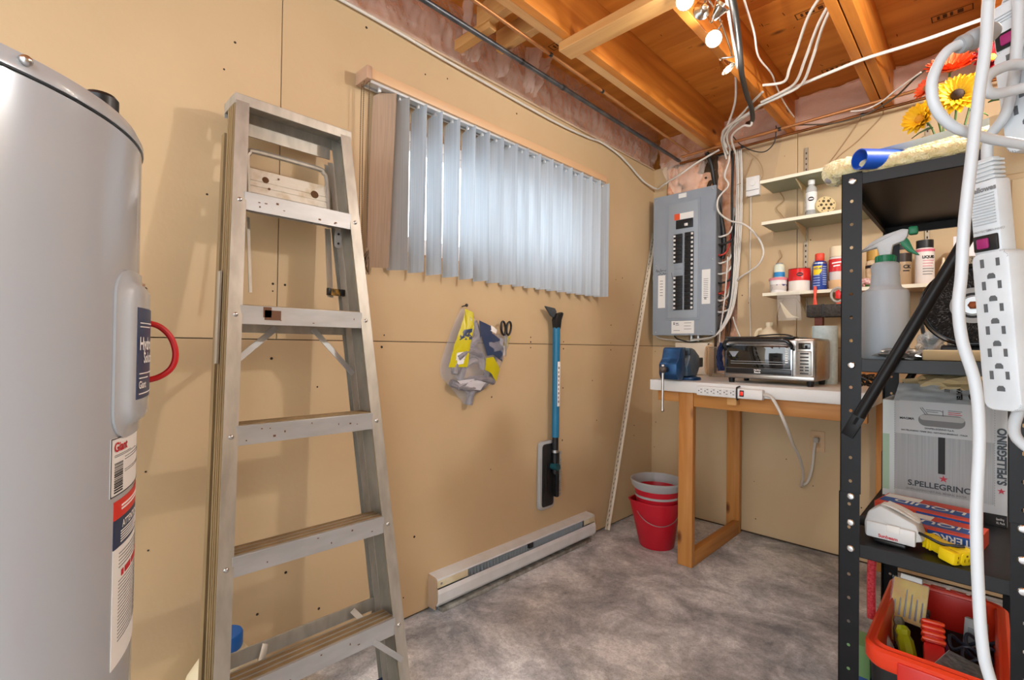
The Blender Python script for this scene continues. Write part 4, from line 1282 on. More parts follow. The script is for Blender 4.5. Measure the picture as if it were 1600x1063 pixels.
c = (.878, -.17, S3)
t = rot_body('putty_tub', c, [(0, 0), (.040, 0), (.046, .075), (0, .075)], white_plastic, 'small white tub with a pink lid on the lowest shelf', 'tub', (('lid', [(0, .075), (.049, .075), (.049, .086), (.045, .09), (0, .09)], pink),))
hb = MB()
a0 = math.radians(-110)
for k in range(8):
    pass
MB().lathe(band(.0435, .02, .062), c, 28).build('label_band', mat('grey_pattern_label', '#c9c2bc', .5, col2='#4b4f7d', scale=40, lo=.58, hi=.62), t, 40)
c2 = (.882, -.17, S3 + .0905)
t = rot_body('glue_bottle', c2, [(0, 0), (.027, 0), (.028, .004), (.028, .07), (.022, .078), (0, .078)], mat('cream_bottle', '#dfe0c4', .5, col2='#c9d6cf', scale=45), 'little cream and blue container standing on the pink lidded tub', 'container',
             (('blue_band', band(.028, .004, .032), mat('blue_band', '#2b86c2', .5)), ('cap', [(0, .078), (.018, .078), (.018, .086), (0, .088)], mat('grey_cap', '#8d8f92', .5))))
c = (.982, -.16, S3)
redp = mat('red_can_paint', '#cf1f1f', .3)
t = rot_body('paint_tin', c, [(0, 0), (.052, 0), (.053, .004), (.053, .068), (0, .068)], mat('white_tin', '#e6e2da', .4), 'wide tin with red upper half and white lower half on the lowest shelf', 'tin', (('red_top', [(.0525, .064), (.0545, .064), (.0545, .126), (.052, .130), (0, .130)], redp), ('rim', [(.05, .1295), (.0535, .1295), (.0535, .133), (.05, .133)], mat('dark_rim', '#8a1a17', .4))))
t2 = []
for k in range(16):
    a = 2 * PI * k / 16
    t2.append((math.cos(a) * .017, math.sin(a) * .011))
def can_patch(c, R, ang, z, poly, m, parent, nm, cols=10):
    """convex outline (x, z) wrapped round a can as vertical strips"""
    c = Vector(c)
    xs0, xs1 = min(p[0] for p in poly), max(p[0] for p in poly)
    vs = []
    for i in range(cols + 1):
        x = xs0 + (xs1 - xs0) * (i / cols) * .9998 + (xs1 - xs0) * .0001
        zs = []
        for k in range(len(poly)):
            (xa, za), (xb, zb) = poly[k], poly[(k + 1) % len(poly)]
            if (xa - x) * (xb - x) <= 0 and abs(xa - xb) > 1e-9:
                zs.append(za + (zb - za) * (x - xa) / (xb - xa))
        a = math.radians(ang) + x / R
        for zz in (min(zs), max(zs)):
            vs.append(c + Vector((math.cos(a) * (R + .0008), math.sin(a) * (R + .0008), z + zz)))
    return MB().add(vs, [(2 * i, 2 * i + 2, 2 * i + 3, 2 * i + 1) for i in range(cols)]).build(nm, m, parent, 0)
can_patch(c, .0545, TOCAM + 4, .097, t2, ink_black, t, 'emblem')
can_patch(c, .0547, TOCAM + 4, .097, [(a * .8, b * .25) for a, b in t2], redp, t, 'emblem_band')
c = (1.080, -.155, S3)
wdblue = mat('spray_can_blue', '#1f3f92', .3)
t = rot_body('spray_can', c, [(0, 0), (.034, 0), (.035, .003), (.035, .150), (.030, .163), (.020, .168), (0, .168)], wdblue, 'blue and yellow aerosol can with a red cap on the lowest shelf', 'spray can', (('cap', [(.021, .168), (.0225, .170), (.0225, .205), (.020, .209), (0, .209)], mat('red_orange_cap', '#dd4a34', .45)), ('collar', band(.0345, .150, .156), steel)))
can_patch(c, .035, TOCAM - 20, .112, [(-.022, -.022), (.010, -.022), (.022, .0), (.022, .026), (-.022, .026)], mat('yellow_shield', '#f0d21f', .4), t, 'shield')
wrap_text('WD-40', .017, c, .0358, TOCAM - 20, .118, wdblue, t, bold=.0005, sx=.8)
for k in range(5):
    can_patch(c, .0352, TOCAM - 18, .085 - .014 * k, [(-.024, 0), (.012, 0), (.012, .004), (-.024, .004)], mat('pale_blue_print', '#9db2da', .5), t, 'print_line')
for k in range(9):
    can_patch(c, .0352, TOCAM + 38, .13 - .012 * k, [(-.010, 0), (.014, 0), (.014, .005), (-.010, .005)], mat('pale_blue_print', '#9db2da', .5), t, 'print_line')
c = (1.048, -.085, S3)
rot_body('white_bottle', c, [(0, 0), (.024, 0), (.024, .15), (.012, .175), (.012, .19), (0, .19)], white_plastic, 'white bottle standing behind the blue aerosol can', 'bottle')
c = (1.165, -.15, S3)
rot_body('plaster_cup', c, [(0, 0), (.040, 0), (.046, .05), (.046, .054), (0, .054)], mat('tan_cup', '#d6b184', .5), 'tan plastic cup under the red labelled jar', 'cup')
c = (1.165, -.15, S3 + .0545)
t = rot_body('paste_jar', c, [(0, 0), (.036, 0), (.040, .012), (.042, .115), (.036, .125), (0, .125)], mat('clear_jar', '#d9d3cf', .3), 'jar with red label and cream cap next to the black rack post', 'jar', (('label_band', band(.0425, .045, .113), redp), ('cap', [(.038, .125), (.040, .127), (.040, .178), (.037, .182), (0, .182)], cream)))
can_patch(c, .0434, TOCAM - 8, .086, [(-.026, 0), (.020, .004), (.020, .011), (-.026, .007)], ink_white, t, 'print_line')
can_patch(c, .0434, TOCAM - 8, .070, [(-.018, 0), (.012, .003), (.012, .010), (-.018, .007)], ink_white, t, 'print_line')
for k, (x, y, h, m) in enumerate(((1.02, -.06, .10, redp), (.93, -.08, .085, mat('maroon_tin', '#7d3b35', .5)))):
    rot_body('small_tin', (x, y, S3), [(0, 0), (.03, 0), (.03, h), (0, h)], m, ('red tin behind the red and white tin', 'maroon tin behind the pink lidded tub')[k], 'tin')
# right-hand group seen through the rack
c = (1.325, -.17, S3)
t = rot_body('varnish_bottle', c, [(0, 0), (.036, 0), (.037, .004), (.037, .125), (.030, .14), (0, .14)], mat('amber_pack', '#b6926a', .5, col2='#d8c7a6', scale=30), 'bottle with a gold cap behind the spray bottle', 'bottle', (('cap', [(.030, .14), (.033, .142), (.033, .19), (0, .192)], mat('gold_cap', '#a9843c', .4, .3)), ('green_base', band(.0372, 0.002, .018), mat('green_base', '#5c9a52', .5)), ('dark_band', band(.0372, .10, .115), ink_black)))
c = (1.437, -.17, S3)
t = rot_body('adhesive_can', c, [(0, 0), (.036, 0), (.037, .004), (.037, .165), (.03, .178), (0, .18)], mat('kraft_can', '#a08868', .45), 'brown and black can with bold lettering on the lowest shelf', 'can', (('black_band', band(.0372, .118, .16), mat('can_black', '#2a211b', .4)), ('cap', [(.026, .178), (.028, .18), (.028, .205), (0, .207)], black_plastic)))
wrap_text('CK', .024, c, .0376, TOCAM + 18, .085, ink_black, t, bold=.001)
can_patch(c, .0374, TOCAM + 18, .070, [(-.014, 0), (.014, 0), (.014, .006), (-.014, .006)], ink_black, t, 'print_line')
c = (1.395, -.20, S3)
rot_body('small_bottle', c, [(0, 0), (.016, 0), (.016, .10), (0, .10)], cream, 'small cream bottle with a black cap beside the brown can', 'bottle', (('cap', [(.015, .10), (.0165, .10), (.0165, .12), (0, .12)], black_plastic),))
c = (1.522, -.17, S3)
t = rot_body('filler_can', c, [(0, 0), (.036, 0), (.037, .004), (.037, .168), (.033, .176), (0, .178)], mat('white_can', '#dcd8d4', .4), 'white aerosol can with pink ring and black cap on the lowest shelf', 'spray can', (('pink_ring', band(.0372, .158, .170), mat('pink_ring', '#d76d86', .4)), ('cap', [(.031, .176), (.033, .178), (.033, .215), (0, .218)], black_plastic)))
wrap_text('LIQUID', .018, c, .0376, TOCAM + 16, .125, ink_black, t, bold=.0008, sx=.85)
for k in range(6):
    can_patch(c, .0372, TOCAM + 14, .112 - .013 * k, [(-.022, 0), (.024 - .004 * (k % 3), 0), (.024 - .004 * (k % 3), .004), (-.022, .004)], mat('pink_print', '#cf8f9c', .5) if k < 3 else ink_grey, t, 'print_line')
c = (1.590, -.17, S3)
rot_body('nozzle_bottle', c, [(0, 0), (.020, 0), (.021, .05), (.014, .075), (.006, .10), (.004, .125), (0, .125)], cream, 'cream squeeze bottle with pointed nozzle beside the white aerosol', 'bottle')
bxm = MB().box(1.625, 1.70, -.2, -.10, S3, S3 + .215, .002).build('carton', mat('white_carton', '#e2dfe2', .6), None)
tag(bxm, 'white carton with a magenta stripe on the lowest shelf', 'carton')
MB().box(1.624, 1.644, -.2008, -.1995, S3 + .06, S3 + .16).build('stripe', mat('magenta_print', '#b0519b', .5), bxm, 0)
mb = MB()
rr = random.Random(6)
for k in range(5):
    mb.tube([(1.27 + rr.uniform(-.02, .03), -.215, S3 + .006), (1.29, -.22 + rr.uniform(-.01, .01), S3 + .022 + .006 * k), (1.34, -.225, S3 + .008 + .004 * k)], .004, 5, 4)
tag(mb.build('red_cord_coil', mat('red_white_cord', '#c26a66', .6, col2='#e8ddd8', scale=90), None), 'coil of red and white cord on the lowest shelf by the rack post', 'cord')
# middle shelf
c = (1.037, -.15, S2)
t = rot_body('clear_bottle', c, [(0, 0), (.024, 0), (.0265, .004), (.0265, .16), (.024, .172), (.013, .186), (.013, .195), (0, .195)], clear, 'clear plastic bottle with white label and cap on the middle shelf', 'bottle', (('label_band', band(.0268, .045, .145), paper_white), ('cap', [(.013, .190), (.0165, .190), (.0165, .215), (0, .216)], white_plastic)))
can_patch(c, .0275, TOCAM - 4, .105, [(a * .9, b * 1.1) for a, b in t2], ink_black, t, 'emblem')
can_patch(c, .0277, TOCAM - 4, .105, [(a * .7, b * .35) for a, b in t2], paper_white, t, 'emblem_band')
dr = thing('floor_drain', (1.10, -.14, S2), 'round beige drain cover with holes leaning on the middle shelf', 'drain cover')
Md = T(1.102, -.145, S2 + .062) @ Rz(32) @ Rx(-8) @ Rx(90)
db = MB().lathe([(0, -.022), (.047, -.022), (.050, -.018), (.050, .010), (.046, .014), (0, .014)], (0, 0, 0), 32).xf(Md).build('disc', mat('beige_plastic', '#d2bf8e', .5), dr)
hole = mat('drain_hole', '#4b3f2a', .8)
for k in range(6):
    a = PI / 3 * k
    MB().cyl(Md @ Vector((.024 * math.cos(a), .024 * math.sin(a), .0141)), Md @ Vector((.024 * math.cos(a), .024 * math.sin(a), .0150)), .0075, n=12).build('drain_hole', hole, db, 0)
MB().cyl(Md @ Vector((0, 0, .0141)), Md @ Vector((0, 0, .0150)), .006, n=12).build('drain_hole', hole, db, 0)
for k in range(8):
    a = PI / 4 * k + .2
    MB().cyl(Md @ Vector((.039 * math.cos(a), .039 * math.sin(a), .0141)), Md @ Vector((.039 * math.cos(a), .039 * math.sin(a), .0150)), .0035, n=8).build('drain_hole', hole, db, 0)
# hanging from the lowest shelf
pb = thing('sample_bag', (.955, -.265, 1.31), 'clear bag of thin cream sticks hanging from the lowest shelf edge', 'bag')
def pbf(u, v):
    x = .895 + .115 * u + .01 * (1 - v); z = 1.318 + .165 * v
    return (x, -.262 - .006 * math.sin(PI * u) - .012 * math.sin(PI * u) * (1 - v), z)
MB().grid(pbf, 10, 12).build('film', film_mat('sample_bag_film', '#dfd9d0', .3, .15, .5, 25), pb, 180)
rr = random.Random(12)
for k in range(8):
    MB().tube([(.915 + .004 * k, -.258, 1.42 - .006 * k), (.93 + .006 * k, -.259, 1.37 - .004 * k), (.95 + .008 * k, -.260, 1.332)], .0035, 5, 4).build('stick', mat('cream_stick', '#e3d3ac', .6), pb)
rd = thing('caulking_knife', (1.085, -.262, 1.40), 'orange plastic scraper hanging from the lowest shelf', 'tool')
MB().prism([(-.006, .105), (.006, .105), (.008, .085), (.005, .05), (.010, .01), (.007, 0), (-.007, 0), (-.010, .01), (-.006, .05), (-.008, .085)], (1.083, -.266, 1.392), (1, 0, 0), (0, 0, 1), (0, .006, 0), .0015).build('handle', mat('orange_plastic', '#e0523a', .45), rd)
tp_ = thing('tape_roll', (1.20, -.265, 1.40), 'small grey tape roll with red core hanging from the lowest shelf', 'tape')
ring = [Vector((1.185 + .028 * math.cos(2 * PI * k / 20), -.268, 1.445 + .036 * math.sin(2 * PI * k / 20))) for k in range(21)]
MB().tube(ring, .006, 8, 2, caps=False).build('ring', mat('grey_tape', '#a9a39a', .5), tp_)
MB().prism([(-.010, -.02), (.012, -.024), (.016, .004), (.004, .026), (-.010, .014)], (1.185, -.270, 1.447), (1, 0, 0), (0, 0, 1), (0, .006, 0), .002).build('tag', redp, tp_)
MB().prism([(-.012, 0), (.010, 0), (.006, -.035), (-.006, -.035)], (1.19, -.270, 1.41), (1, 0, 0), (0, 0, 1), (0, .006, 0), .002).build('tail', mat('orange_plastic', '#e0523a', .45), tp_)

# ================================================================ workbench
bench_white = mat('white_laminate', '#e3e3e1', .35)
wbn = thing('workbench', (.9, -.4, 0), 'workbench with thick white top on orange pine legs', 'workbench')
MB().box(.402, 1.405, -.775, -.02, .925, .982, .004).build('top', bench_white, wbn)
old_pine = wood_mat('aged_pine_z', '#b0712f', '#c98d4c', 'z')
old_pine_y = wood_mat('aged_pine_y', '#b0712f', '#c98d4c', 'y')
old_pine_x = wood_mat('aged_pine_x', '#b0712f', '#c98d4c', 'x')
MB().box(.553, .632, -.738, -.70, 0.0, .924, .003).build('leg', old_pine, wbn)
MB().box(.553, .632, -.060, -.022, 0.0, .924, .003).build('leg', old_pine, wbn)
MB().box(.594, .632, -.699, -.061, 0.0, .080, .003).build('foot_rail', old_pine_y, wbn)
MB().box(.633, 1.38, -.735, -.697, .850, .924, .003).build('apron', old_pine_x, wbn)
MB().box(.43, .552, -.735, -.697, .868, .924, .003).build('apron', old_pine_x, wbn)
MB().box(.553, .632, -.699, -.061, .850, .924, .003).build('side_apron', old_pine_y, wbn)
MB().box(.82, .865, -.775, -.735, .880, .924, .002).build('corner_block', pine_x, wbn)
MB().box(1.32, 1.36, -.060, -.022, 0.0, .924, .003).build('leg', old_pine, wbn)
# power strip screwed to the bench edge
pst = thing('power_strip', (.84, -.79, .92), 'white power strip with red switch on the front edge of the bench', 'power strip')
MB().box(.682, .994, -.812, -.776, .920, .967, .004).build('housing', white_plastic, pst)
slotm = mat('socket_slot', '#3b3b3d', .7)
for k in range(6):
    x = .703 + .0315 * k
    so = MB().box(x - .013, x + .013, -.8128, -.812, .928, .960, .0003).build('socket', mat('socket_face', '#dadad8', .45), pst, 0)
    for dx, dz, w, h in ((-.002, .008, .008, .003), (-.002, -.008, .008, .003)):
        MB().box(x + dx + .002, x + dx + .002 + w, -.8134, -.8128, .944 + dz - h / 2, .944 + dz + h / 2).build('slot', slotm, so, 0)
    MB().cyl((x - .008, -.8128, .944), (x - .008, -.8134, .944), .003, n=8).build('slot', slotm, so, 0)
MB().box(.893, .913, -.8165, -.811, .930, .960, .002).build('switch_frame', black_plastic, pst)
MB().box(.896, .910, -.819, -.814, .936, .954, .002).build('switch', mat('red_rocker', '#c8241f', .3, emit='#ff2a18', estr=.6), pst)
MB().tube([(.880, -.775, .975), (.880, -.800, .972), (.880, -.8135, .966), (.880, -.8135, .918), (.880, -.80, .916)], .0042, 8, 3).build('strap', black_plastic, pst)
MB().tube([(.99, -.794, .945), (1.005, -.795, .945), (1.03, -.798, .935), (1.06, -.80, .885), (1.09, -.78, .80), (1.075, -.62, .70), (1.055, -.42, .60), (1.030, -.25, .48), (.985, -.10, .385), (.975, -.045, .372), (1.0, -.025, .40), (1.022, -.02, .50), (1.028, -.022, .58), (1.040, -.035, .640)], .0072, 10, 6).build('cord', mat('white_cord_thick', '#d2cec6', .4), pst)
MB().box(1.028, 1.054, -.045, -.008, .628, .656, .004).build('plug', mat('grey_plug', '#b3ada2', .45), pst)
# wall outlet
ol = thing('wall_outlet', (1.042, -.004, .572), 'tan duplex wall outlet under the bench', 'outlet')
MB().box(1.006, 1.078, -.007, 0, .573, .690, .002).build('plate', mat('tan_outlet_plate', '#cfae86', .5), ol)
for zz in (.652, .610):
    so = MB().prism(rounded(.017, .014, .008), (1.042, -.007, zz), (1, 0, 0), (0, 0, 1), (0, -.002, 0)).build('receptacle', mat('tan_outlet_face', '#c39d74', .5), ol)
    for dx in (-.007, .006):
        MB().box(1.042 + dx, 1.0435 + dx, -.0096, -.0089, zz - .003, zz + .006).build('slot', slotm, so, 0)

# ---- bench vise
vis = thing('bench_vise', (.53, -.70, .982), 'blue cast iron bench vise with hanging steel handle on the bench corner', 'vise')
vb = mat('vise_blue', '#1f4f7d', .35, .3, col2='#17395e', scale=20)
vs_ = mat('worn_iron', '#5d6a72', .4, .7, col2='#3d4850', scale=25)
VX = .540
MB().lathe([(0, 0), (.075, 0), (.078, .006), (.074, .016), (.05, .022), (0, .022)], (VX, -.62, .982), 28).build('swivel_base', vb, vis)
MB().prism([(-.57, 1.004), (-.69, 1.004), (-.70, 1.06), (-.665, 1.10), (-.665, 1.150), (-.64, 1.160), (-.60, 1.15), (-.54, 1.115), (-.53, 1.06)], (VX - .040, 0, 0), (0, 1, 0), (0, 0, 1), (.08, 0, 0), .006).build('fixed_jaw', mat('worn_blue_iron', '#46637f', .4, .5, col2='#6b747a', scale=14), vis)
MB().box(VX - .028, VX + .028, -.60, -.46, 1.050, 1.105, .006).build('anvil', vs_, vis)
MB().prism([(-.765, .990), (-.825, .990), (-.845, 1.02), (-.845, 1.075), (-.815, 1.10), (-.80, 1.155), (-.78, 1.163), (-.745, 1.155), (-.745, 1.075), (-.75, 1.02)], (VX - .050, 0, 0), (0, 1, 0), (0, 0, 1), (.10, 0, 0), .007).build('moving_jaw', vb, vis)
MB().box(VX - .024, VX + .024, -.80, -.56, 1.03, 1.075, .005).build('slide', vs_, vis)
MB().box(VX - .048, VX + .048, -.746, -.735, 1.125, 1.162, .002).build('jaw_plate', vs_, vis)
MB().box(VX - .043, VX + .043, -.676, -.664, 1.120, 1.158, .002).build('jaw_plate', vs_, vis)
MB().cyl((VX - .005, -.84, 1.045), (VX - .005, -.885, 1.045), .014, n=16).build('screw', dark_steel, vis)
MB().sph((VX - .005, -.885, 1.045), .019, 14).build('screw_boss', mat('rusty_iron', '#5d5550', .5, .7), vis)
hd = MB().cyl((VX - .005, -.885, 1.062), (VX - .005, -.885, .835), .0065, n=12).build('handle', steel, vis)
MB().sph((VX - .005, -.885, .834), .0095, 12).build('handle_knob', steel, hd)
MB().sph((VX - .005, -.885, 1.064), .0095, 12).build('handle_knob', steel, hd)

# ---- toaster oven
ov = thing('toaster_oven', (.955, -.47, .982), 'stainless steel toaster oven with black glass door on the bench', 'toaster oven')
ss = mat('brushed_stainless', '#b9b5b0', .28, .95, col2='#a9a49e', scale=60, stretch=(.05, 1, 1))
FY = -.615
MB().box(.742, 1.168, FY, -.335, 1.006, 1.214, .014, 3).build('body', ss, ov)
MB().box(.750, 1.160, FY - .004, FY + .003, 1.010, 1.030, .003).build('base_trim', ss, ov)
glassb = mat('black_oven_glass', '#101214', .06, coat=1.0)
MB().prism([(.752, 1.030), (1.072, 1.030), (1.072, 1.170), (1.064, 1.186), (.764, 1.186), (.756, 1.172)], (0, FY - .016, 0), (1, 0, 0), (0, 0, 1), (0, .018, 0), .003).build('door_frame', mat('chrome_trim', '#a5a7a9', .18, .95), ov)
dg = MB().box(.763, 1.064, FY - .0185, FY - .014, 1.062, 1.176, .002).build('door_glass', glassb, ov)
MB().box(.760, 1.068, FY - .0195, FY - .014, 1.033, 1.060, .003).build('door_rail', mat('oven_black', '#1a1c1f', .3), ov)
for zz in (1.083, 1.094):
    MB().box(.785, 1.045, FY - .0190, FY - .0186, zz, zz + .0028).build('rack_bar', mat('rack_grey', '#8b8d8f', .3, .6), dg, 0)
MB().prism([(-.024, 0), (.024, 0), (.006, -.028), (-.006, -.028)], (.800, FY - .0192, 1.146), (1, 0, 0), (0, 0, 1), (0, .0005, 0)).build('print_mark', mat('pale_grey_print', '#8f949a', .5), dg, 0)
for k in range(7):
    MB().box(1.040, 1.053, FY - .0192, FY - .0186, 1.092 + .011 * k, 1.098 + .011 * k).build('print_mark', ink_white, dg, 0)
text('Hamilton', .0085, (.915, FY - .0205, 1.0505), (1, 0, 0), (0, 0, 1), ink_white, ov, align='CENTER', bold=.0004)
text('Beach', .0125, (.915, FY - .0205, 1.0375), (1, 0, 0), (0, 0, 1), ink_white, ov, align='CENTER', bold=.0004)
MB().tube([(.756, FY - .005, 1.150), (.756, FY - .035, 1.178), (.775, FY - .045, 1.199), (.82, FY - .047, 1.205), (1.0, FY - .047, 1.205), (1.05, FY - .045, 1.199), (1.070, FY - .035, 1.178), (1.070, FY - .005, 1.160)], .0095, 12, 4).build('handle', mat('gloss_black', '#14161a', .15, coat=.5), ov)
MB().box(.752, 1.076, FY - .012, -.36, 1.2145, 1.2215, .003).build('top_panel', mat('gloss_black', '#14161a', .15, coat=.5), ov)
cpn = MB().box(1.082, 1.158, FY - .008, FY + .002, 1.028, 1.204, .006).build('control_panel', mat('satin_panel', '#c4c1bb', .3, .8), ov)
MB().box(1.095, 1.146, FY - .0095, FY - .007, 1.160, 1.190, .003).build('display', glassb, cpn)
MB().box(1.090, 1.150, FY - .0092, FY - .007, 1.036, 1.152, .005).build('button_field', mat('button_field', '#a7a49e', .35, .7), cpn)
for zz, xs in ((1.139, (0,)), (1.122, (0,)), (1.106, (0,)), (1.090, (0,)), (1.074, (-.011, .011)), (1.060, (-.011, .011)), (1.045, (0,))):
    for dx in xs:
        hw = .018 if len(xs) == 1 else .008
        MB().box(1.120 + dx - hw, 1.120 + dx + hw, FY - .0105, FY - .009, zz - .0035, zz + .0035, .0008).build('button', mat('button_dark', '#34363a', .4), cpn)
for fx, fy in ((.775, -.590), (1.138, -.590), (.775, -.37), (1.138, -.37)):
    MB().lathe([(0, 0), (.013, 0), (.016, .022), (.016, .0265), (0, .0265)], (fx, fy, .982), 14).build('foot', black_plastic, ov)
cable('oven_cord', [(.80, -.33, 1.16), (.80, -.30, 1.225), (.87, -.33, 1.236), (.97, -.33, 1.236), (1.0, -.31, 1.2), (1.0, -.30, 1.05)], .004, cable_black, 'black cord arching over the back of the toaster oven', None, 'cord')
tw = thing('blue_cloth', (.735, -.60, 1.03), 'bunched navy blue cloth tucked at the left side of the oven', 'cloth')
def clothf(u, v):
    z = 1.04 + .15 * v
    return (.727 - .012 * math.sin(PI * v) + .006 * mnoise.noise(Vector((u * 6, v * 7, 1))), -.655 + .10 * u * (1 - .35 * v) + .02 * v + .01 * mnoise.noise(Vector((u * 5, v * 6, 4))), z)
MB().grid(clothf, 14, 16).build('fabric', mat('navy_cloth', '#27365f', .9, col2='#3a4f86', scale=40), tw, 80)

# ---- behind and beside the oven
MBx = thing('milk_jug', (.82, -.15, .982), 'cream plastic jug with screw cap behind the oven', 'jug')
MB().lathe([(0, 0), (.070, 0), (.074, .008), (.074, .20), (.066, .24), (.040, .285), (.022, .300), (.018, .306), (.018, .318), (0, .318)], (.825, -.15, .982), 24).build('body', cream, MBx)
MB().lathe([(0, .314), (.020, .314), (.020, .333), (0, .335)], (.825, -.15, .982), 20).build('cap', mat('cream_cap', '#e7dcc0', .45), MBx)
MB().tube([(.790, -.165, 1.275), (.768, -.172, 1.268), (.758, -.175, 1.235), (.758, -.175, 1.19)], .009, 10, 4).build('handle', cream, MBx)
tr_ = thing('paper_towel_roll', (1.12, -.30, .982), 'roll of pale blue paper towels standing right of the oven', 'paper towels')
MB().lathe([(.022, 0), (.0565, 0), (.058, .004), (.058, .298), (.0565, .302), (.022, .302), (.020, .29), (.020, .01)], (1.128, -.262, .982), 36).build('roll', mat('pale_blue_paper', '#bfd6dc', .85, col2='#cfe2e6', scale=50, bump=.2), tr_)
MB().lathe([(0, .300), (.019, .300), (.019, .3035), (0, .3035)], (1.128, -.262, .982), 18).build('core', mat('kraft_core', '#9a7a55', .8), tr_)
sp_ = thing('pad_stack', (1.12, -.262, 1.2865), 'small brown block standing on the paper towel roll', 'block')
MB().box(1.085, 1.122, -.285, -.245, 1.2862, 1.330, .002).build('block', mat('brown_block', '#6b3426', .6), sp_)
sb_ = thing('sanding_block', (1.17, -.262, 1.33), 'black foam block with a strap resting on the brown block above the towel roll', 'foam block')
MB().box(1.050, 1.33, -.30, -.225, 1.3303, 1.396, .006).build('foam', mat('black_foam', '#36322f', .95, col2='#4a4541', scale=120, bump=.6), sb_)
MB().box(1.121, 1.130, -.3025, -.2225, 1.3300, 1.3985, .001).build('strap', black_plastic, sb_)
cb = tag(MB().box(1.195, 1.345, -.20, -.04, .982, 1.108, .002).build('wooden_box', old_pine_x, None), 'low brown wooden box behind the rack post on the bench', 'box')
cb2 = thing('bread_bag', (1.26, -.13, 1.108), 'upright tan ribbed cardboard pack on the wooden box', 'carton')
MB().box(1.205, 1.335, -.19, -.06, 1.1085, 1.225, .004).build('carton', mat('tan_carton', '#c9a268', .6), cb2)
for k in range(6):
    MB().box(1.212 + .02 * k, 1.226 + .02 * k, -.1925, -.190, 1.112, 1.222, .001).build('rib', mat('tan_carton_light', '#d8b67f', .6), cb2)
bk_ = thing('backing_board', (.30, -.05, .982), 'white board with a black strip standing under the breaker panel', 'board')
MB().box(.20, .455, -.055, -.03, .9822, 1.195, .002).build('panel', mat('off_white_board', '#d8cbb8', .6), bk_)
MB().box(.425, .440, -.058, -.055, 1.02, 1.19, .001).build('strip', ink_black, bk_)
ms = thing('wire_basket', (.545, -.16, .982), 'grey wire mesh basket holding coiled tan wire behind the vise', 'basket')
mb = MB()
mm_ = mat('galvanised_mesh', '#a09a90', .4, .7)
for k in range(12):
    x = .505 + .008 * k
    mb.cyl((x, -.22, .984), (x + .006, -.225, 1.165), .0011, n=4)
for k in range(20):
    z = .986 + .0092 * k
    mb.cyl((.503, -.2215, z), (.602, -.2215, z), .0011, n=4)
for k in range(12):
    mb.cyl((.597, -.22 + .008 * k, .984), (.603, -.22 + .008 * k, 1.165), .0011, n=4)
for k in range(20):
    z = .986 + .0092 * k
    mb.cyl((.600, -.222, z), (.600, -.13, z), .0011, n=4)
q = mb.build('mesh', mm_, ms, 0); q['kind'] = 'stuff'
MB().tube([(.503, -.222, 1.166), (.602, -.222, 1.166), (.602, -.13, 1.166), (.503, -.13, 1.166), (.503, -.222, 1.166)], .003, 6, 1).build('rim', mm_, ms)
for k in range(5):
    r = .030 + .004 * k
    pts = [(.478 + .004 * k + r * .35 * math.cos(t / 8 * PI), -.20 + .006 * k, 1.085 + (r + .055) * math.sin(t / 8 * PI)) for t in range(17)]
    tag(MB().tube(pts, .004, 6, 2).build('wire_coil', mat('tan_wire_coil', '#c4a27a', .5), None), '%s loop of tan wire coiled beside the mesh basket' % ('innermost', 'second smallest', 'middle', 'second largest', 'outermost')[k], 'wire', 'tan wire loops by the basket')
# loose black bits on the right end of the bench
mb = MB(); rr = random.Random(31)
for k in range(16):
    a = rr.uniform(0, PI); c_ = Vector((1.355 + rr.uniform(-.02, .02), -.60 + rr.uniform(-.06, .06), .988 + rr.uniform(0, .05)))
    d_ = Vector((math.cos(a) * .03, math.sin(a) * .03, rr.uniform(-.006, .02)))
    mb.tube([c_ - d_, c_ + Vector((0, 0, .012)), c_ + d_], .004, 5, 3)
q = mb.build('black_twine', black_plastic, None); tag(q, 'tangle of black wire on the right end of the bench', 'wire tangle'); q['kind'] = 'stuff'

# ================================================================ buckets
BC = Vector((.352, -.585, 0))
redb = mat('red_bucket_plastic', '#bd1a2c', .35)
bu = thing('red_bucket', BC, 'red plastic bucket with spout on the floor by the bench leg', 'bucket')
def bucket_shell(prof, c, n=40, spout=None):
    mb = MB(); vs = []; fs = []
    for r, z in prof:
        for i in range(n):
            a = 2 * PI * i / n
            rr_ = r
            if spout and z > spout[1]:
                dd = (a - spout[0] + PI) % (2 * PI) - PI
                rr_ += .028 * math.exp(-(dd / .35) ** 2) * (z - spout[1]) / (prof[2][1] - spout[1])
            vs.append(Vector(c) + Vector((rr_ * math.cos(a), rr_ * math.sin(a), z)))
    m = len(prof)
    for j in range(m - 1):
        for i in range(n):
            fs.append((j * n + i, j * n + (i + 1) % n, (j + 1) * n + (i + 1) % n, (j + 1) * n + i))
    fs.append(tuple(range(n - 1, -1, -1)))
    fs.append(tuple(range((m - 1) * n, m * n)))
    return mb.add(vs, fs)
bucket_shell([(.094, 0), (.098, .004), (.133, .262), (.138, .264), (.138, .270), (.129, .270), (.092, .012)], BC, 48, (math.radians(-135), .19)).build('shell', redb, bu, 50)
MB().tube([BC + Vector((.134 * math.cos(a), .134 * math.sin(a), .252 - .10 * math.sin((t) / 10 * PI))) for t, a in [(t, math.radians(-140 + 17 * t)) for t in range(11)]], .0025, 6, 3).build('handle', zinc, bu)
cbk = thing('collapsible_bucket', BC + Vector((0, 0, .013)), 'grey rimmed red collapsible bucket nested inside the red bucket', 'bucket')
greyp = mat('light_grey_rim', '#a8a9aa', .4)
bucket_shell([(.080, .03), (.086, .034), (.125, .30), (.131, .335), (.127, .335), (.119, .30), (.080, .04)], BC, 48).build('sleeve', redb, cbk, 50)
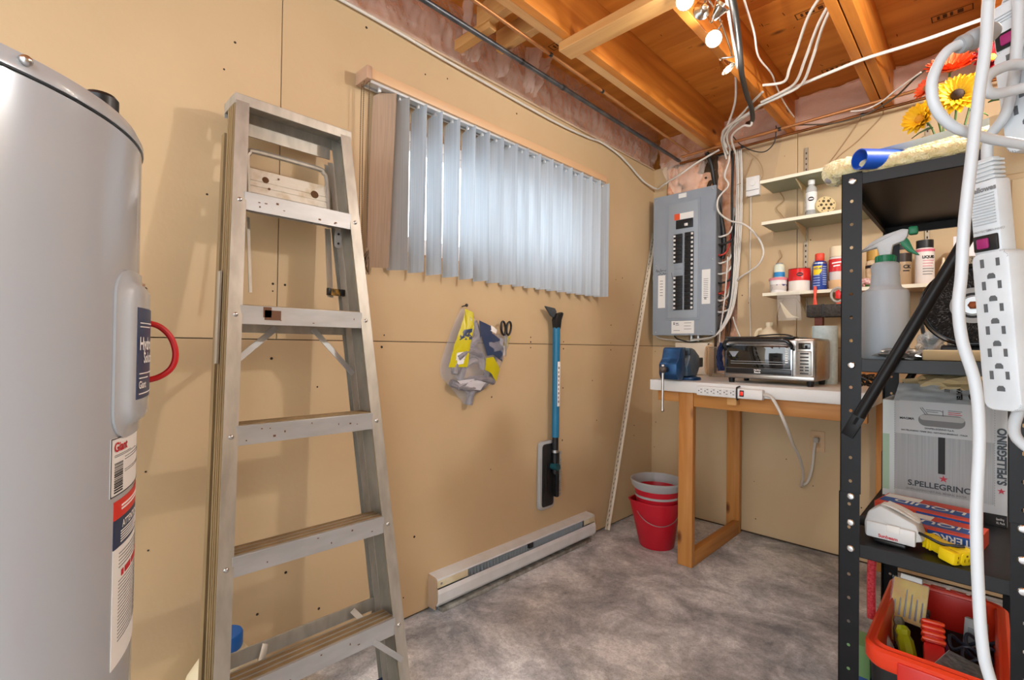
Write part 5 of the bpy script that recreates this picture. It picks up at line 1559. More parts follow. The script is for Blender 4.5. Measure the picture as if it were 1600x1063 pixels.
MB().lathe([(.126, .290), (.1285, .290), (.1305, .303), (.127, .303)], BC, 48).build('band', greyp, cbk)
MB().lathe([(.130, .333), (.144, .350), (.150, .372), (.153, .376), (.153, .384), (.148, .386), (.144, .378), (.138, .356), (.128, .338)], BC, 48).build('rim', greyp, cbk, 60)
# ================================================================ black steel rack
rk = mat('black_powder_coat', '#0d0e11', .40, 0.0, col2='#121317', scale=30, spec=.32)
RX0, RX1, RY0, RY1 = 1.431, 1.828, -1.534, -.70
rack = thing('storage_rack', ((RX0 + RX1) / 2, (RY0 + RY1) / 2, 0), 'black steel storage rack with punched posts on the right', 'shelf rack')
FW = .050
def punched(u_ax, w_ax, o, width, z0, z1, step, r, th):
    """flange with a row of punched holes; u_ax across, w_ax thickness direction"""
    mb = MB(); o = Vector(o); u = Vector(u_ax); w = Vector(w_ax); k = Vector((0, 0, 1))
    z = z0
    while z < z1 - 1e-4:
        h = min(step, z1 - z)
        c = u * (width * .5) + k * (z + h / 2)
        rect = [(0, 0), (width / 2, 0), (width, 0), (width, h / 2), (width, h), (width / 2, h), (0, h), (0, h / 2)]
        full = h > step * .9
        for t in (0, 1):
            base = o + w * (th * t)
            R = [base + u * a + k * (z + b) for a, b in rect]
            if full:
                ang = [-135, -90, -45, 0, 45, 90, 135, 180]
                H = [base + c + u * (r * math.cos(math.radians(a))) + k * (r * 1.15 * math.sin(math.radians(a))) for a in ang]
                i0 = len(mb.v)
                mb.v += R + H
                mb.f += [(i0 + i, i0 + (i + 1) % 8, i0 + 8 + (i + 1) % 8, i0 + 8 + i) for i in range(8)]
                if t == 0: hole0 = i0 + 8
                else: mb.f += [(hole0 + i, hole0 + (i + 1) % 8, i0 + 8 + (i + 1) % 8, i0 + 8 + i) for i in range(8)]
            else:
                mb.quad(*[R[i] for i in (0, 2, 4, 6)])
        z += h
    a = o; b = o + u * width; t = w * th
    for p in (a, b):
        mb.quad(p + k * z0, p + k * z1, p + t + k * z1, p + t + k * z0)
    for zz in (z0, z1):
        mb.quad(a + k * zz, b + k * zz, b + t + k * zz, a + t + k * zz)
    return mb
ZT = 1.678
def post(cx, cy, sx, sy):
    # corner at cx, cy; flanges run along +sx in x and +sy in y; lower half sleeves over the upper
    p = None
    for z0, z1, e in ((0.0, .745, .0022), (.745, ZT, 0.0)):
        ox, oy = cx - sx * e, cy - sy * e
        mb = punched((sx, 0, 0), (0, sy, 0), (ox, oy, 0), FW, z0, z1, .068, .0045, .002)
        mb2 = punched((0, sy, 0), (sx, 0, 0), (ox, oy, 0), FW * .85, z0, z1, .068, .0045, .002)
        mb.add(mb2.v, mb2.f)
        mb.build('post', rk, rack, 0)
post(RX0, RY0, 1, 1); post(RX1, RY0, -1, 1); post(RX0, RY1, 1, -1); post(RX1, RY1, -1, -1)
SHZ = ((1.673, 1.640), (1.133, 1.097), (.601, .564))
for zt, zb in SHZ:
    m = MB()
    a, b, c, d = RX0 + .003, RX1 - .003, RY0 + .003, RY1 - .003
    m.box(a, b, c, d, zt - .0015, zt)
    m.box(a, b, c, c + .0015, zb, zt - .0016); m.box(a, b, d - .0015, d, zb, zt - .0016)
    m.box(a, a + .0015, c, d, zb, zt - .0016); m.box(b - .0015, b, c, d, zb, zt - .0016)
    m.box(a, b, c, c + .012, zb, zb + .0015); m.box(a, b, d - .012, d, zb, zb + .0015)
    m.box(a, a + .012, c, d, zb, zb + .0015); m.box(b - .012, b, c, d, zb, zb + .0015)
    m.build('shelf_tray', mat('shelf_charcoal', '#17181b', .42, 0.0, spec=.4), rack, 0)
bolt0 = None
for x, zs in ((RX0 + .027, (1.652, 1.115, .735, .660, .585, .925)), (RX1 - .027, (1.652, 1.115, .735, .660, .585))):
    for z in zs:
        if bolt0 is None:
            m = MB().lathe([(.0, .0), (.0095, .0), (.0095, .002), (.007, .005), (0, .006)], (0, 0, 0), 14).xf(T(x, RY0 - .003, z) @ Rx(90))
            bolt0 = m.build('bolt', steel, rack); b0 = Vector((x, 0, z))
        else: inst(bolt0, Vector((x, 0, z)) - b0, rack)
# diagonal braces at both ends
p0, p1 = Vector((1.458, RY0 - .010, .930)), Vector((1.800, RY0 - .018, 1.655))
dv = (p1 - p0).normalized()
MB().cyl(p0 + dv * .045, p1 - dv * .03, .0150, n=18).build('brace', rk, rack)
nrm = Vector((0, -1, 0)); sd = dv.cross(nrm).normalized()
fl2 = MB().prism([(-.022, -.016), (.055, -.016), (.055, .016), (-.022, .016)], p0 + Vector((0, .004, 0)), dv, sd, nrm * .004, .0012).build('brace_end', rk, rack)
MB().prism([(.018, -.004), (.040, -.004), (.040, .004), (.018, .004)], p0 + Vector((0, -.0002, 0)), dv, sd, nrm * .0006).build('slot', mat('slot_shadow', '#0c0c0d', .9), fl2, 0)
MB().prism([(-.04, -.016), (.025, -.016), (.025, .016), (-.04, .016)], p1 + Vector((0, .008, 0)), dv, sd, nrm * .004, .0012).build('brace_end', rk, rack)
MB().cyl((1.458, RY1 + .012, .930), (1.800, RY1 + .012, 1.655), .013, n=14).build('brace', rk, rack)

# ---- on the top: lambswool duster, blue tube, flowers
wool = mat('cream_wool', '#e6dcb2', .95, col2='#d8c98e', scale=60, bump=1.0, bscale=110, sheen=.4)
du = thing('duster', (1.55, -1.48, 1.674), 'fluffy cream lambswool duster lying across the top of the rack', 'duster')
def fluff(pts, r, seed, n=26):
    P = smooth_path(pts, 14)
    mb = MB(); vs = []
    d = (P[1] - P[0]).normalized(); a, b = frame(d)
    for i, p in enumerate(P):
        e = i / (len(P) - 1)
        rr_ = r * (1 - .25 * e) * min(1, .35 + 5 * e, .35 + 5 * (1 - e))
        for k in range(n):
            t = 2 * PI * k / n
            q = a * math.cos(t) + b * math.sin(t)
            s = rr_ * (1 + .16 * mnoise.noise(Vector((i * .55, k * .9, seed))) + .12 * mnoise.noise(Vector((i * 1.9, k * 2.3, seed + 4))))
            vs.append(p + q * s)
    m = len(P); fs = []
    for i in range(m - 1):
        for k in range(n):
            fs.append((i * n + k, i * n + (k + 1) % n, (i + 1) * n + (k + 1) % n, (i + 1) * n + k))
    fs += [tuple(range(n - 1, -1, -1)), tuple(range((m - 1) * n, m * n))]
    return mb.add(vs, fs)
fluff([(1.372, -1.462, 1.690), (1.42, -1.46, 1.714), (1.52, -1.44, 1.722), (1.66, -1.42, 1.738), (1.80, -1.40, 1.756)], .040, 1).build('pile', wool, du, 180)
fluff([(1.40, -1.502, 1.696), (1.55, -1.505, 1.696), (1.68, -1.50, 1.70), (1.80, -1.49, 1.706)], .026, 7).build('pile', wool, du, 180)
def strapf(u, v):
    x = 1.49 + .30 * u
    return (x, -1.485 + .03 * u - .022 * (v - .5), 1.738 + .034 * u ** 1.4 + .012 * (v - .5))
MB().grid(strapf, 20, 4).build('strap', mat('pale_blue_strap', '#bcc8d4', .5), du, 180)
MB().sph((1.395, -1.475, 1.688), .016, 12, (1.3, 1, .8)).build('end_clip', mat('grey_clip', '#8e8a88', .4), du)
bt = thing('blue_tube', (1.52, -1.522, 1.674), 'open blue plastic tube at the front edge of the rack top', 'tube')
tube_d = Vector((.62, .78, .05)).normalized()
q0 = Vector((1.478, -1.562, 1.705))
a_, b_2 = frame(tube_d)
mb = MB(); vs = []
for s, r in ((0, .0285), (.0, .0255), (.10, .0255), (.10, .0)):
    pass
Mtb = Matrix.Translation(q0) @ Vector((0, 0, 1)).rotation_difference(tube_d).to_matrix().to_4x4()
MB().lathe([(0, .12), (.0245, .12), (.0262, 0), (.0285, 0), (.0285, .02), (.0265, .15), (.0255, .155), (0, .155)], (0, 0, 0), 32).xf(Mtb).build('tube', mat('bright_blue_plastic', '#1c55c4', .35), bt, 50)

fv = thing('flower_arrangement', (1.63, -1.15, 1.674), 'artificial yellow sunflowers and orange gerberas in a white pot on the rack', 'flowers')
MB().lathe([(0, 0), (.052, 0), (.060, .01), (.074, .115), (.077, .12), (.077, .126), (.070, .126), (.066, .11), (0, .10)], (1.65, -1.12, 1.674), 28).build('pot', mat('white_pot', '#dfe3e6', .35), fv)
stem_m = mat('green_stem', '#47632d', .6); leaf_m = mat('green_leaf', '#3f6b35', .55, col2='#55803f', scale=25)
def flower(c, nrm, R, npet, pet, core_r, core, layers=2, cup=.25):
    c = Vector(c); nrm = Vector(nrm).normalized(); a, b = frame(nrm)
    fc = MB().sph(c + nrm * .004, core_r, 12, (1, 1, 1)).build('flower_head', core, fv)
    first_ = None
    for L in range(layers):
        for k in range(npet):
            t = 2 * PI * (k + .5 * L) / npet
            d = a * math.cos(t) + b * math.sin(t); s = nrm.cross(d)
            R1 = R * (1 - .14 * L); w = R1 * 4.8 / npet
            up = cup + .22 * L
            rows = ((core_r * .6, .35, 0), (R1 * .5, 1.0, .5), (R1 * .8, .85, .85), (R1, .15, 1.0))
            vs = []
            for rr_, ww, q in rows:
                ctr = c + d * rr_ + nrm * (up * R1 * (q * q) * .8 + .002 * L)
                vs += [ctr - s * w * ww * .5 + nrm * .003 * ww, ctr - nrm * .002, ctr + s * w * ww * .5 + nrm * .003 * ww]
            fs = []
            for i in range(3):
                for j in range(2):
                    fs.append((3 * i + j, 3 * i + j + 1, 3 * i + j + 4, 3 * i + j + 3))
            MB().add(vs, fs).build('petal', pet, fc, 180)
    MB().tube([c - nrm * .005, c - nrm * .05 + Vector((0, 0, -.02)), (1.65 + (c.x - 1.65) * .3, -1.12 + (c.y + 1.12) * .3, 1.80)], .003, 6, 5).build('stem', stem_m, fv)
yel_p = mat('sunflower_petal', '#f2b705', .55, col2='#f7cf2a', scale=30)
org_p = mat('gerbera_petal', '#e2471c', .55, col2='#ef6a2e', scale=30)
red_p = mat('red_petal', '#b3202c', .55)
dark_core = mat('sunflower_core', '#2a160c', .8)
flower((1.672, -1.215, 1.950), (.08, -1, .12), .064, 15, yel_p, .018, dark_core, 3)
flower((1.585, -1.20, 1.910), (-.45, -.8, .05), .050, 12, yel_p, .014, mat('amber_core', '#c88a1a', .7), 3, .5)
flower((1.618, -1.19, 1.935), (-.2, -.8, .5), .042, 11, yel_p, .012, mat('amber_core', '#c88a1a', .7), 2, .6)
flower((1.655, -1.20, 2.045), (.1, -.65, .7), .066, 14, org_p, .014, mat('gerbera_core', '#8c5a2a', .7), 3, .4)
flower((1.60, -1.16, 2.020), (-.6, -.6, .3), .038, 13, org_p, .011, mat('gerbera_core', '#8c5a2a', .7), 2, .5)
flower((1.745, -1.19, 2.045), (.2, -.9, .3), .048, 13, red_p, .013, mat('yellow_core', '#d9b53a', .7), 3, .4)
flower((1.72, -1.20, 1.99), (.2, -.9, -.1), .026, 9, yel_p, .010, mat('yellow_core', '#d9b53a', .7), 2, .5)
for c, d, s in (((1.615, -1.20, 1.875), (-.9, -.3, -.1), .055), ((1.70, -1.22, 1.895), (.7, -.4, -.3), .05), ((1.66, -1.23, 1.87), (.1, -.7, -.4), .05), ((1.59, -1.18, 1.86), (-.6, -.5, -.4), .05), ((1.74, -1.18, 1.92), (.8, -.3, .1), .05)):
    c = Vector(c); d = Vector(d).normalized(); s_ = d.cross(Vector((0, 0, 1))).normalized()
    vs = []
    for t, w in ((0, .1), (.3, .9), (.65, .75), (1, .05)):
        p = c + d * s * t - Vector((0, 0, .02 * t * t))
        vs += [p - s_ * s * .28 * w, p + Vector((0, 0, -.003)), p + s_ * s * .28 * w]
    MB().add(vs, [(3 * i + j, 3 * i + j + 1, 3 * i + j + 4, 3 * i + j + 3) for i in range(3) for j in range(2)]).build('leaf', leaf_m, fv, 180)

# ---- middle tray: spray bottle
ST2 = 1.1332
sb2 = thing('spray_bottle', (1.520, -1.40, ST2), 'translucent spray bottle with green and white trigger on the rack', 'spray bottle')
frost = mat('frosted_plastic', '#c4ccd4', .32, trans=.25, ior=1.3)
SBC = (1.519, -1.40, ST2)
MB().lathe([(0, 0), (.054, 0), (.058, .005), (.058, .195), (.056, .205), (.040, .216), (.037, .225), (.034, .262), (.036, .268), (.036, .282), (.032, .290), (.026, .293), (0, .293)], SBC, 40).build('bottle', frost, sb2, 40)
MB().lathe([(0, .003), (.050, .003), (.0505, .10), (0, .10)], SBC, 32).build('liquid', mat('teal_liquid', '#9fd0cb', .3), sb2, 40)
gm = mat('green_trigger', '#0f7a52', .4)
MB().lathe([(.020, .290), (.0245, .290), (.0245, .312), (.020, .314), (0, .314)], SBC, 28).build('collar', gm, sb2, 40)
for k in range(14):
    a = 2 * PI * k / 14
    MB().cbox((SBC[0] + .0248 * math.cos(a), SBC[1] + .0248 * math.sin(a), ST2 + .301), (.003, .003, .018), .0008, Rz(math.degrees(a))).build('collar_rib', gm, sb2)
Msb = T(SBC[0], SBC[1], ST2 + .312) @ Rz(2)
MB().prism([(-.014, 0), (.014, 0), (.018, .030), (.045, .040), (.052, .052), (.056, .072), (.040, .076), (.0, .064), (-.030, .048), (-.060, .022), (-.058, .018), (-.020, .028)], (0, -.012, 0), (1, 0, 0), (0, 0, 1), (0, .024, 0), .004).xf(Msb).build('trigger_head', mat('white_trigger', '#d3d7da', .35), sb2)
MB().box(.054, .076, -.012, .012, .056, .080, .005).xf(Msb).build('nozzle', gm, sb2)
MB().prism([(.030, .052), (.048, .052), (.056, .040), (.066, .012), (.080, -.006), (.072, -.004), (.052, .008), (.036, .030)], (0, -.008, 0), (1, 0, 0), (0, 0, 1), (0, .016, 0), .002).xf(Msb).build('trigger', gm, sb2)
# wire wheel of a bench grinder
gw = thing('bench_grinder', (1.715, -1.33, ST2), 'black bench grinder wheel with grey hub plate on the rack', 'grinder')
GC = Vector((1.712, -1.345, 1.290)); Mg = Matrix.Translation(GC) @ Rz(-4) @ Rx(90)
MB().lathe([(.0, -.030), (.112, -.030), (.118, -.026), (.118, .012), (.114, .016), (.109, .012), (.109, -.010), (.0, -.012)], (0, 0, 0), 56).xf(Mg).build('guard', mat('gloss_black_guard', '#131417', .25), gw, 40)
MB().lathe([(.0, -.011), (.106, -.011), (.106, .004), (.100, .008), (.0, .008)], (0, 0, 0), 56).xf(Mg).build('wheel', mat('black_abrasive', '#0e0e10', .55, col2='#2b2b2d', scale=260, bump=.8), gw, 40)
mb = MB(); rr = random.Random(17)
for i in range(520):
    a = rr.uniform(0, 2 * PI); r = rr.uniform(.045, .100); b = a + rr.uniform(-.5, .5)
    p = Vector((r * math.cos(a), r * math.sin(a), .0082)); d = Vector((math.cos(b), math.sin(b), .25)) * rr.uniform(.003, .007)
    mb.cyl(Mg @ p, Mg @ (p + d), .0006, .0004, 3)
q = mb.build('bristles', mat('wire_bristle', '#6b6b6e', .4, .6), gw, 0); q['kind'] = 'stuff'
MB().lathe([(.0, .008), (.050, .008), (.050, .0095), (.0, .0095)], (0, 0, 0), 40).xf(Mg).build('paper_disc', mat('grey_disc', '#a8abad', .5), gw)
MB().lathe([(.029, .0095), (.036, .0095), (.036, .0102), (.029, .0102)], (0, 0, 0), 40).xf(Mg).build('print_ring', ink_black, gw)
MB().lathe([(.0, .0095), (.026, .0095), (.024, .013), (.0, .013)], (0, 0, 0), 32).xf(Mg).build('washer', mat('pale_washer', '#c3c6c8', .35, .5), gw)
hexp = [(.0115 * math.cos(PI / 3 * k), .0115 * math.sin(PI / 3 * k)) for k in range(6)]
nut = MB().prism(hexp, (0, 0, .013), (1, 0, 0), (0, 1, 0), (0, 0, .009), .001).xf(Mg).build('nut', mat('rusty_brass', '#7a3d1c', .45, .7), gw)
MB().cyl(Mg @ Vector((0, 0, .013)), Mg @ Vector((0, 0, .026)), .006, n=14).build('shaft', mat('rusty_brass', '#7a3d1c', .45, .7), gw)
MB().box(1.64, 1.785, -1.325, -1.20, ST2, ST2 + .045, .008).build('base', mat('grinder_base', '#2a2b2f', .4), gw)
MB().box(1.685, 1.74, -1.312, -1.22, ST2 + .045, 1.30, .01).build('pedestal', mat('grinder_base', '#2a2b2f', .4), gw)
pc = thing('perforated_cup', (1.69, -1.10, ST2), 'tall grey perforated metal cup behind the brace', 'cup')
MB().lathe([(0, 0), (.036, 0), (.036, .335), (.034, .335), (.034, .005)], (1.68, -1.06, ST2), 30).build('wall', mat('perforated_metal', '#b9bbbc', .4, .6, col2='#5b5d5f', scale=320, lo=.52, hi=.56), pc)
tb = tag(MB().box(1.61, 1.755, -1.48, -1.40, ST2, ST2 + .030, .006).build('foam_tray', mat('tan_foam', '#b59f77', .7), None), 'flat tan foam block under the grinder wheel at the rack edge', 'foam')
fo = thing('crumpled_foil', (1.58, -1.46, ST2), 'crumpled silver foil lying at the foot of the brace', 'foil')
def crumple(c, s, seed, n=18):
    b = bmesh.new(); bmesh.ops.create_icosphere(b, subdivisions=3, radius=1)
    for v in b.verts:
        f = 1 + .55 * mnoise.noise(v.co * 2.2 + Vector((seed, 0, 0))) + .3 * mnoise.noise(v.co * 5 + Vector((0, seed, 0)))
        v.co = Vector(c) + Vector((v.co.x * s[0] * f, v.co.y * s[1] * f, max(-s[2], v.co.z * s[2] * f)))
    return MB().bm(b)
crumple((1.555, -1.475, ST2 + .016), (.045, .03, .016), 3).build('sheet', mat('silver_foil', '#9b9a98', .3, .6), fo, 20)
crumple((1.60, -1.44, ST2 + .013), (.035, .03, .013), 8).build('sheet', mat('silver_foil', '#9b9a98', .3, .6), fo, 20)
gl = thing('clear_cup', (1.625, -1.25, ST2), 'clear plastic bag lump beside the grinder', 'bag')
crumple((1.615, -1.27, ST2 + .040), (.035, .035, .042), 5).build('film', film_mat('clear_lump', '#d8dcde', .4, .1, .6, 40), gl, 20)
ch = tag(MB().tube([(1.60, -1.15, ST2 + .015), (1.585, -1.2, ST2 + .17), (1.62, -1.19, ST2 + .205), (1.66, -1.18, ST2 + .215), (1.70, -1.16, ST2 + .20)], .006, 8, 6).build('grey_cord', mat('grey_cord', '#5f6062', .45), None), 'grey cord arching behind the brace on the middle rack tray', 'cord')

# ---- lower tray: mineral water carton
ST3 = .6012
CY = -1.03
car = thing('water_carton', (1.625, -.90, ST3), 'grey and white mineral water carton with star on the lower rack tray', 'carton')
cg = mat('grey_carton', '#bcc2c6', .6, col2='#b2b8bd', scale=8, stretch=(6, 1, .2))
CX0, CX1, CZ = 1.468, 1.786, .985
MB().box(CX0, CX1, CY, -.78, ST3, CZ - .002, .002).build('box', cg, car, 0)
def cq(x0, x1, z0, z1, m, nm, par, d=.0008):
    return MB().box(x0, x1, CY - d, CY - d + .0006, z0, z1).build(nm, m, par, 0)
cq(CX0 + .001, 1.503, ST3 + .03, CZ - .004, mat('pale_carton_side', '#c9d6da', .6), 'side_print', car)
cq(CX0 + .001, 1.488, ST3 + .06, .86, mat('bottle_print_green', '#9fbfa9', .6), 'bottle_print', car, .0012)
cq(1.503, 1.757, .668, .866, mat('grey_flute', '#9aa0a5', .65, col2='#a8aeb2', scale=60, stretch=(4, 1, .05)), 'fluted_panel', car)
cq(CX0 + .001, CX1 - .001, ST3 + .001, ST3 + .038, ink_black, 'base_band', car, .0014)
pnl = cq(1.516, 1.747, .867, .984, mat('carton_label', '#bcc2c6', .6), 'flap_panel', car, .0016)
MB().prism(rounded(.060, .021, .0205), (1.628, CY - .0018, .921), (1, 0, 0), (0, 0, 1), (0, -.0008, 0)).build('hand_hole', mat('hand_hole_grey', '#77797c', .8), pnl, 0)
MB().prism(rounded(.057, .009, .0085), (1.629, CY - .0027, .930), (1, 0, 0), (0, 0, 1), (0, -.0006, 0)).build('hand_hole_flap', mat('hand_hole_flap', '#a9abac', .7), pnl, 0)
mb = MB()
for pts in (((1.573, .962), (1.588, .938)), ((1.578, .964), (1.592, .942)), ((1.588, .956), (1.625, .956), (1.632, .952)), ((1.59, .950), (1.62, .950)), ((1.632, .958), (1.632, .938))):
    mb.tube([(x, CY - .003, z) for x, z in pts], .0009, 4, 1)
mb.build('arrow_drawing', ink_grey, pnl, 0)
for k in range(4):
    MB().box(1.645, 1.680 - .004 * (k % 2), CY - .0028, CY - .0022, .957 - .006 * k, .959 - .006 * k).build('print_line', ink_red if k in (1, 2) else ink_grey, pnl, 0)
text('MAGMA', .011, (1.517, CY - .003, .918), (1, 0, 0), (0, 0, 1), ink_black, pnl, bold=.0003)
text('SANPELLEGRINO S.p.A.', .0075, (1.585, CY - .003, .890), (1, 0, 0), (0, 0, 1), ink_black, pnl, bold=.0002)
text('SAN PELLEGRINO TERME (BG) - NATURALE MINERALE - ITALIA', .0065, (1.521, CY - .003, .878), (1, 0, 0), (0, 0, 1), ink_black, pnl, bold=.0002, sx=.95)
cq(1.620, 1.638, .742, .866, ink_black, 'tear_slot', car, .0014)
text('S.PELLEGRINO', .0265, (1.540, CY - .0022, .689), (1, 0, 0), (0, 0, 1), mat('slate_print', '#3b444c', .6), car, bold=.0007, sx=.98)
text('SANPELLEGRINO NATURAL MINERAL WATER', .009, (1.535, CY - .0022, .674), (1, 0, 0), (0, 0, 1), ink_grey, car, bold=.0002, sx=.85)
def star(cx, cz, r, m, par):
    pts = []
    for k in range(10):
        a = PI / 2 + PI * k / 5; q = r if k % 2 == 0 else r * .4
        pts.append((cx + q * math.cos(a), CY - .0022, cz + q * math.sin(a)))
    c0 = (cx, CY - .0024, cz)
    return MB().add([c0] + pts, [(0, 1 + i, 1 + (i + 1) % 10) for i in range(10)]).build('star', m, par, 0)
star_m = mat('red_star', '#b33244', .6)
star(1.634, .726, .0125, star_m, car)
text('S.PELLEGRINO', .029, (1.783, CY - .0022, .735), (0, 0, 1), (-1, 0, 0), mat('slate_print', '#3b444c', .6), car, bold=.0012, sx=.98)
star(1.772, .715, .0105, star_m, car)
text('Sparkling', .010, (1.760, CY - .0026, .622), (1, 0, 0), (0, 0, 1), ink_white, car, sx=.5)
text('XL Pack', .010, (1.760, CY - .0026, .610), (1, 0, 0), (0, 0, 1), ink_white, car, sx=.6)
for xx in (1.503, 1.757):
    for k in range(24):
        if xx < 1.6 or k < 24:
            pass
    mb = MB()
    for k in range(40):
        z = .665 + k * .008
        mb.box(xx - .0006, xx + .0006, CY - .0020, CY - .0014, z, z + .003)
    q = mb.build('perforation', ink_grey, car, 0); q['kind'] = 'stuff'
def flapf(u, v):
    x = 1.500 + .27 * u + .02 * (1 - u) * v - .01 * v
    z = CZ - .002 + (.060 - .02 * u * u) * v + .004 * mnoise.noise(Vector((u * 7, v * 4, 2)))
    y = CY + .0 + .05 * v + .012 * mnoise.noise(Vector((u * 6, v * 5, 1))) * v
    return (x, y, z)
fp = MB().grid(flapf, 28, 12).build('top_flap', mat('crinkled_white_flap', '#b9c0c4', .5, col2='#a4abb0', scale=14), car, 60)
def on_flap(x, y): return Vector(flapf(x, y)) + Vector((0, -.0025, .001))
text('O', .40, (0, 0, 0), (1, 0, 0), (0, 0, 1), ink_black, car, 'lettering', fn=lambda x, y: on_flap(.73 + x * .52, .25 + y * 2.0), bold=.02)
text('WATER', .16, (0, 0, 0), (1, 0, 0), (0, 0, 1), ink_black, car, 'lettering', fn=lambda x, y: on_flap(.62 + y * .45, 1.05 - x * 1.55), bold=.008)
text('FREE', .15, (0, 0, 0), (1, 0, 0), (0, 0, 1), ink_grey, car, 'lettering', fn=lambda x, y: on_flap(.50 + y * .45, 1.02 - x * 1.3), bold=.006)
pb2 = tag(crumple((1.64, -.93, 1.038), (.10, .06, .045), 12).build('paper_bag', mat('cream_paper_bag', '#d8c79c', .7), None, 25), 'crumpled cream paper bag stuffed in the top of the carton', 'bag')

# red and blue insect bait cartons
tred = mat('carton_red', '#cf4a34', .5); tblue = mat('carton_blue', '#1f52a0', .45)
def bait_box(c, ang, size, label):
    t = thing('bait_carton', c, label, 'carton', 'bait cartons on the lower tray')
    M_ = T(c) @ Rz(ang)
    MB().box(-size[0] / 2, size[0] / 2, -size[1] / 2, size[1] / 2, 0, size[2], .001).xf(M_).build('box', tred, t, 0)
    def fq(x0, x1, z0, z1, m, nm, d=.0006, top=False):
        if top: return MB().box(x0, x1, z0, z1, size[2], size[2] + d).xf(M_).build(nm, m, t, 0)
        return MB().box(x0, x1, -size[1] / 2 - d, -size[1] / 2, z0, z1).xf(M_).build(nm, m, t, 0)
    fq(-size[0] * .05, size[0] / 2 - .004, size[2] * .18, size[2] * .92, tblue, 'blue_panel')
    o = M_ @ Vector((size[0] * .42, -size[1] / 2 - .0015, size[2] * .80))
    text('TERRO', size[2] * .62, o, -(M_.to_3x3() @ Vector((1, 0, 0))), Vector((0, 0, -1)), ink_white, t, bold=.0006)
    fq(-size[0] * .48, size[0] * .48, -size[1] * .30, size[1] * .10, tblue, 'blue_panel', top=True)
    fq(-size[0] * .48, -size[0] * .1, size[1] * .12, size[1] * .45, paper_white, 'white_panel', top=True)
    o = M_ @ Vector((size[0] * .40, size[1] * .06, size[2] + .0014))
    text('LIQUID', size[1] * .34, o, -(M_.to_3x3() @ Vector((1, 0, 0))), -(M_.to_3x3() @ Vector((0, 1, 0))), ink_white, t, bold=.0006, sx=1.1)
    for k in range(4):
        fq(-size[0] * .46, -size[0] * .16, size[2] * (.2 + .18 * k), size[2] * (.26 + .18 * k), mat('peach_print', '#eab39a', .5), 'print_line')
    return t
bait_box((1.600, -1.145, ST3), -8, (.245, .15, .052), 'red and blue bait carton lying in front of the water carton')
bait_box((1.635, -1.305, ST3), -8, (.20, .14, .044), 'lower red and blue bait carton half hidden behind the white appliance')
# white corded appliance with black plug end
ap = thing('knife_sharpener', (1.56, -1.43, ST3), 'white corded kitchen appliance with red script logo on the rack', 'appliance')
wpl = mat('appliance_white', '#c9cbcb', .35)
Mp = T(1.551, -1.445, ST3) @ Rz(-6)
MB().prism([(-.068, .010), (.010, .010), (.068, .030), (.052, .075), (-.030, .108), (-.060, .085), (-.070, .05)], (0, -.03, 0), (1, 0, 0), (0, 0, 1), (0, .065, 0), .008).xf(Mp).build('housing', wpl, ap)
MB().box(-.062, .052, -.040, -.028, .014, .058, .004).xf(Mp).build('front_plate', mat('appliance_pale', '#d9dbdc', .35), ap)
MB().box(-.045, .030, -.036, .03, 0, .012, .004).xf(Mp).build('base', black_plastic, ap)
MB().cyl(Mp @ Vector((-.066, 0, .045)), Mp @ Vector((-.090, .0, .042)), .017, .013, n=16).build('nose', black_plastic, ap)
MB().cyl(Mp @ Vector((-.090, 0, .042)), Mp @ Vector((-.112, 0, .041)), .004, n=10).build('spindle', steel, ap)
MB().box(-.012, .018, -.0415, -.039, .040, .060, .001).xf(Mp).build('button', paper_white, ap)
text('Sunbeam', .0125, Mp @ Vector((-.032, -.0412, .020)), Mp.to_3x3() @ Vector((1, 0, 0)), (0, 0, 1), ink_red, ap, bold=.0004)
for k in range(4):
    MB().tube([Mp @ Vector(p) for p in ((-.030, -.012 + .008 * k, .108), (-.005, -.016 + .008 * k, .106), (.030, -.012 + .008 * k, .090), (.052, -.004 + .006 * k, .076), (.030, .0 + .008 * k, .094), (-.02, -.004 + .008 * k, .112))], .0032, 6, 5).build('cord_wrap', mat('pale_grey_cord', '#cfcac2', .5), ap)
MB().tube([Mp @ Vector(p) for p in ((.045, -.02, .055), (.075, -.03, .050), (.11, -.03, .040), (.15, -.02, .045))], .004, 6, 5).build('cord', black_plastic, ap)
# yellow three way adapter
ya = thing('outlet_adapter', (1.665, -1.475, ST3), 'yellow three way outlet adapter at the front of the lower tray', 'adapter')
ylw = mat('safety_yellow', '#f0d21a', .4)
My = T(1.668, -1.472, ST3 + .022) @ Rz(-38) @ Ry(6)
MB().prism([(-.075, -.006), (-.045, -.014), (.020, -.020), (.040, -.020), (.040, .020), (.020, .020), (-.045, .014), (-.075, .006)], (0, 0, -.018), (1, 0, 0), (0, 1, 0), (0, 0, .036), .006).xf(My).build('body', ylw, ya)
for yy in (-.026, .0, .026):
    if yy:
        MB().box(.0, .044, yy - .012, yy + .012, -.017, .017, .006).xf(My).build('outlet_block', ylw, ya)
fc_ = MB().prism(rounded(.0165, .0165, .010), (0.0412, 0, 0), (0, 1, 0), (0, 0, 1), (.003, 0, 0), .001).xf(My).build('outlet_face', ylw, ya)
for dy, dz, w, h in ((-.006, -.003, .0018, .008), (.006, -.003, .0018, .008), (0, .009, .005, .005)):
    MB().box(.0442, .0448, dy - w / 2, dy + w / 2, dz - h / 2, dz + h / 2).xf(My).build('slot', mat('brown_slot', '#7a4a12', .7), fc_, 0)
for yy in (-.026, .026):
    for dz in (-.006, .006):
        MB().box(.0442, .0448, yy - .001, yy + .001, dz - .003, dz + .003).xf(My).build('slot', mat('brown_slot', '#7a4a12', .7), ya, 0)
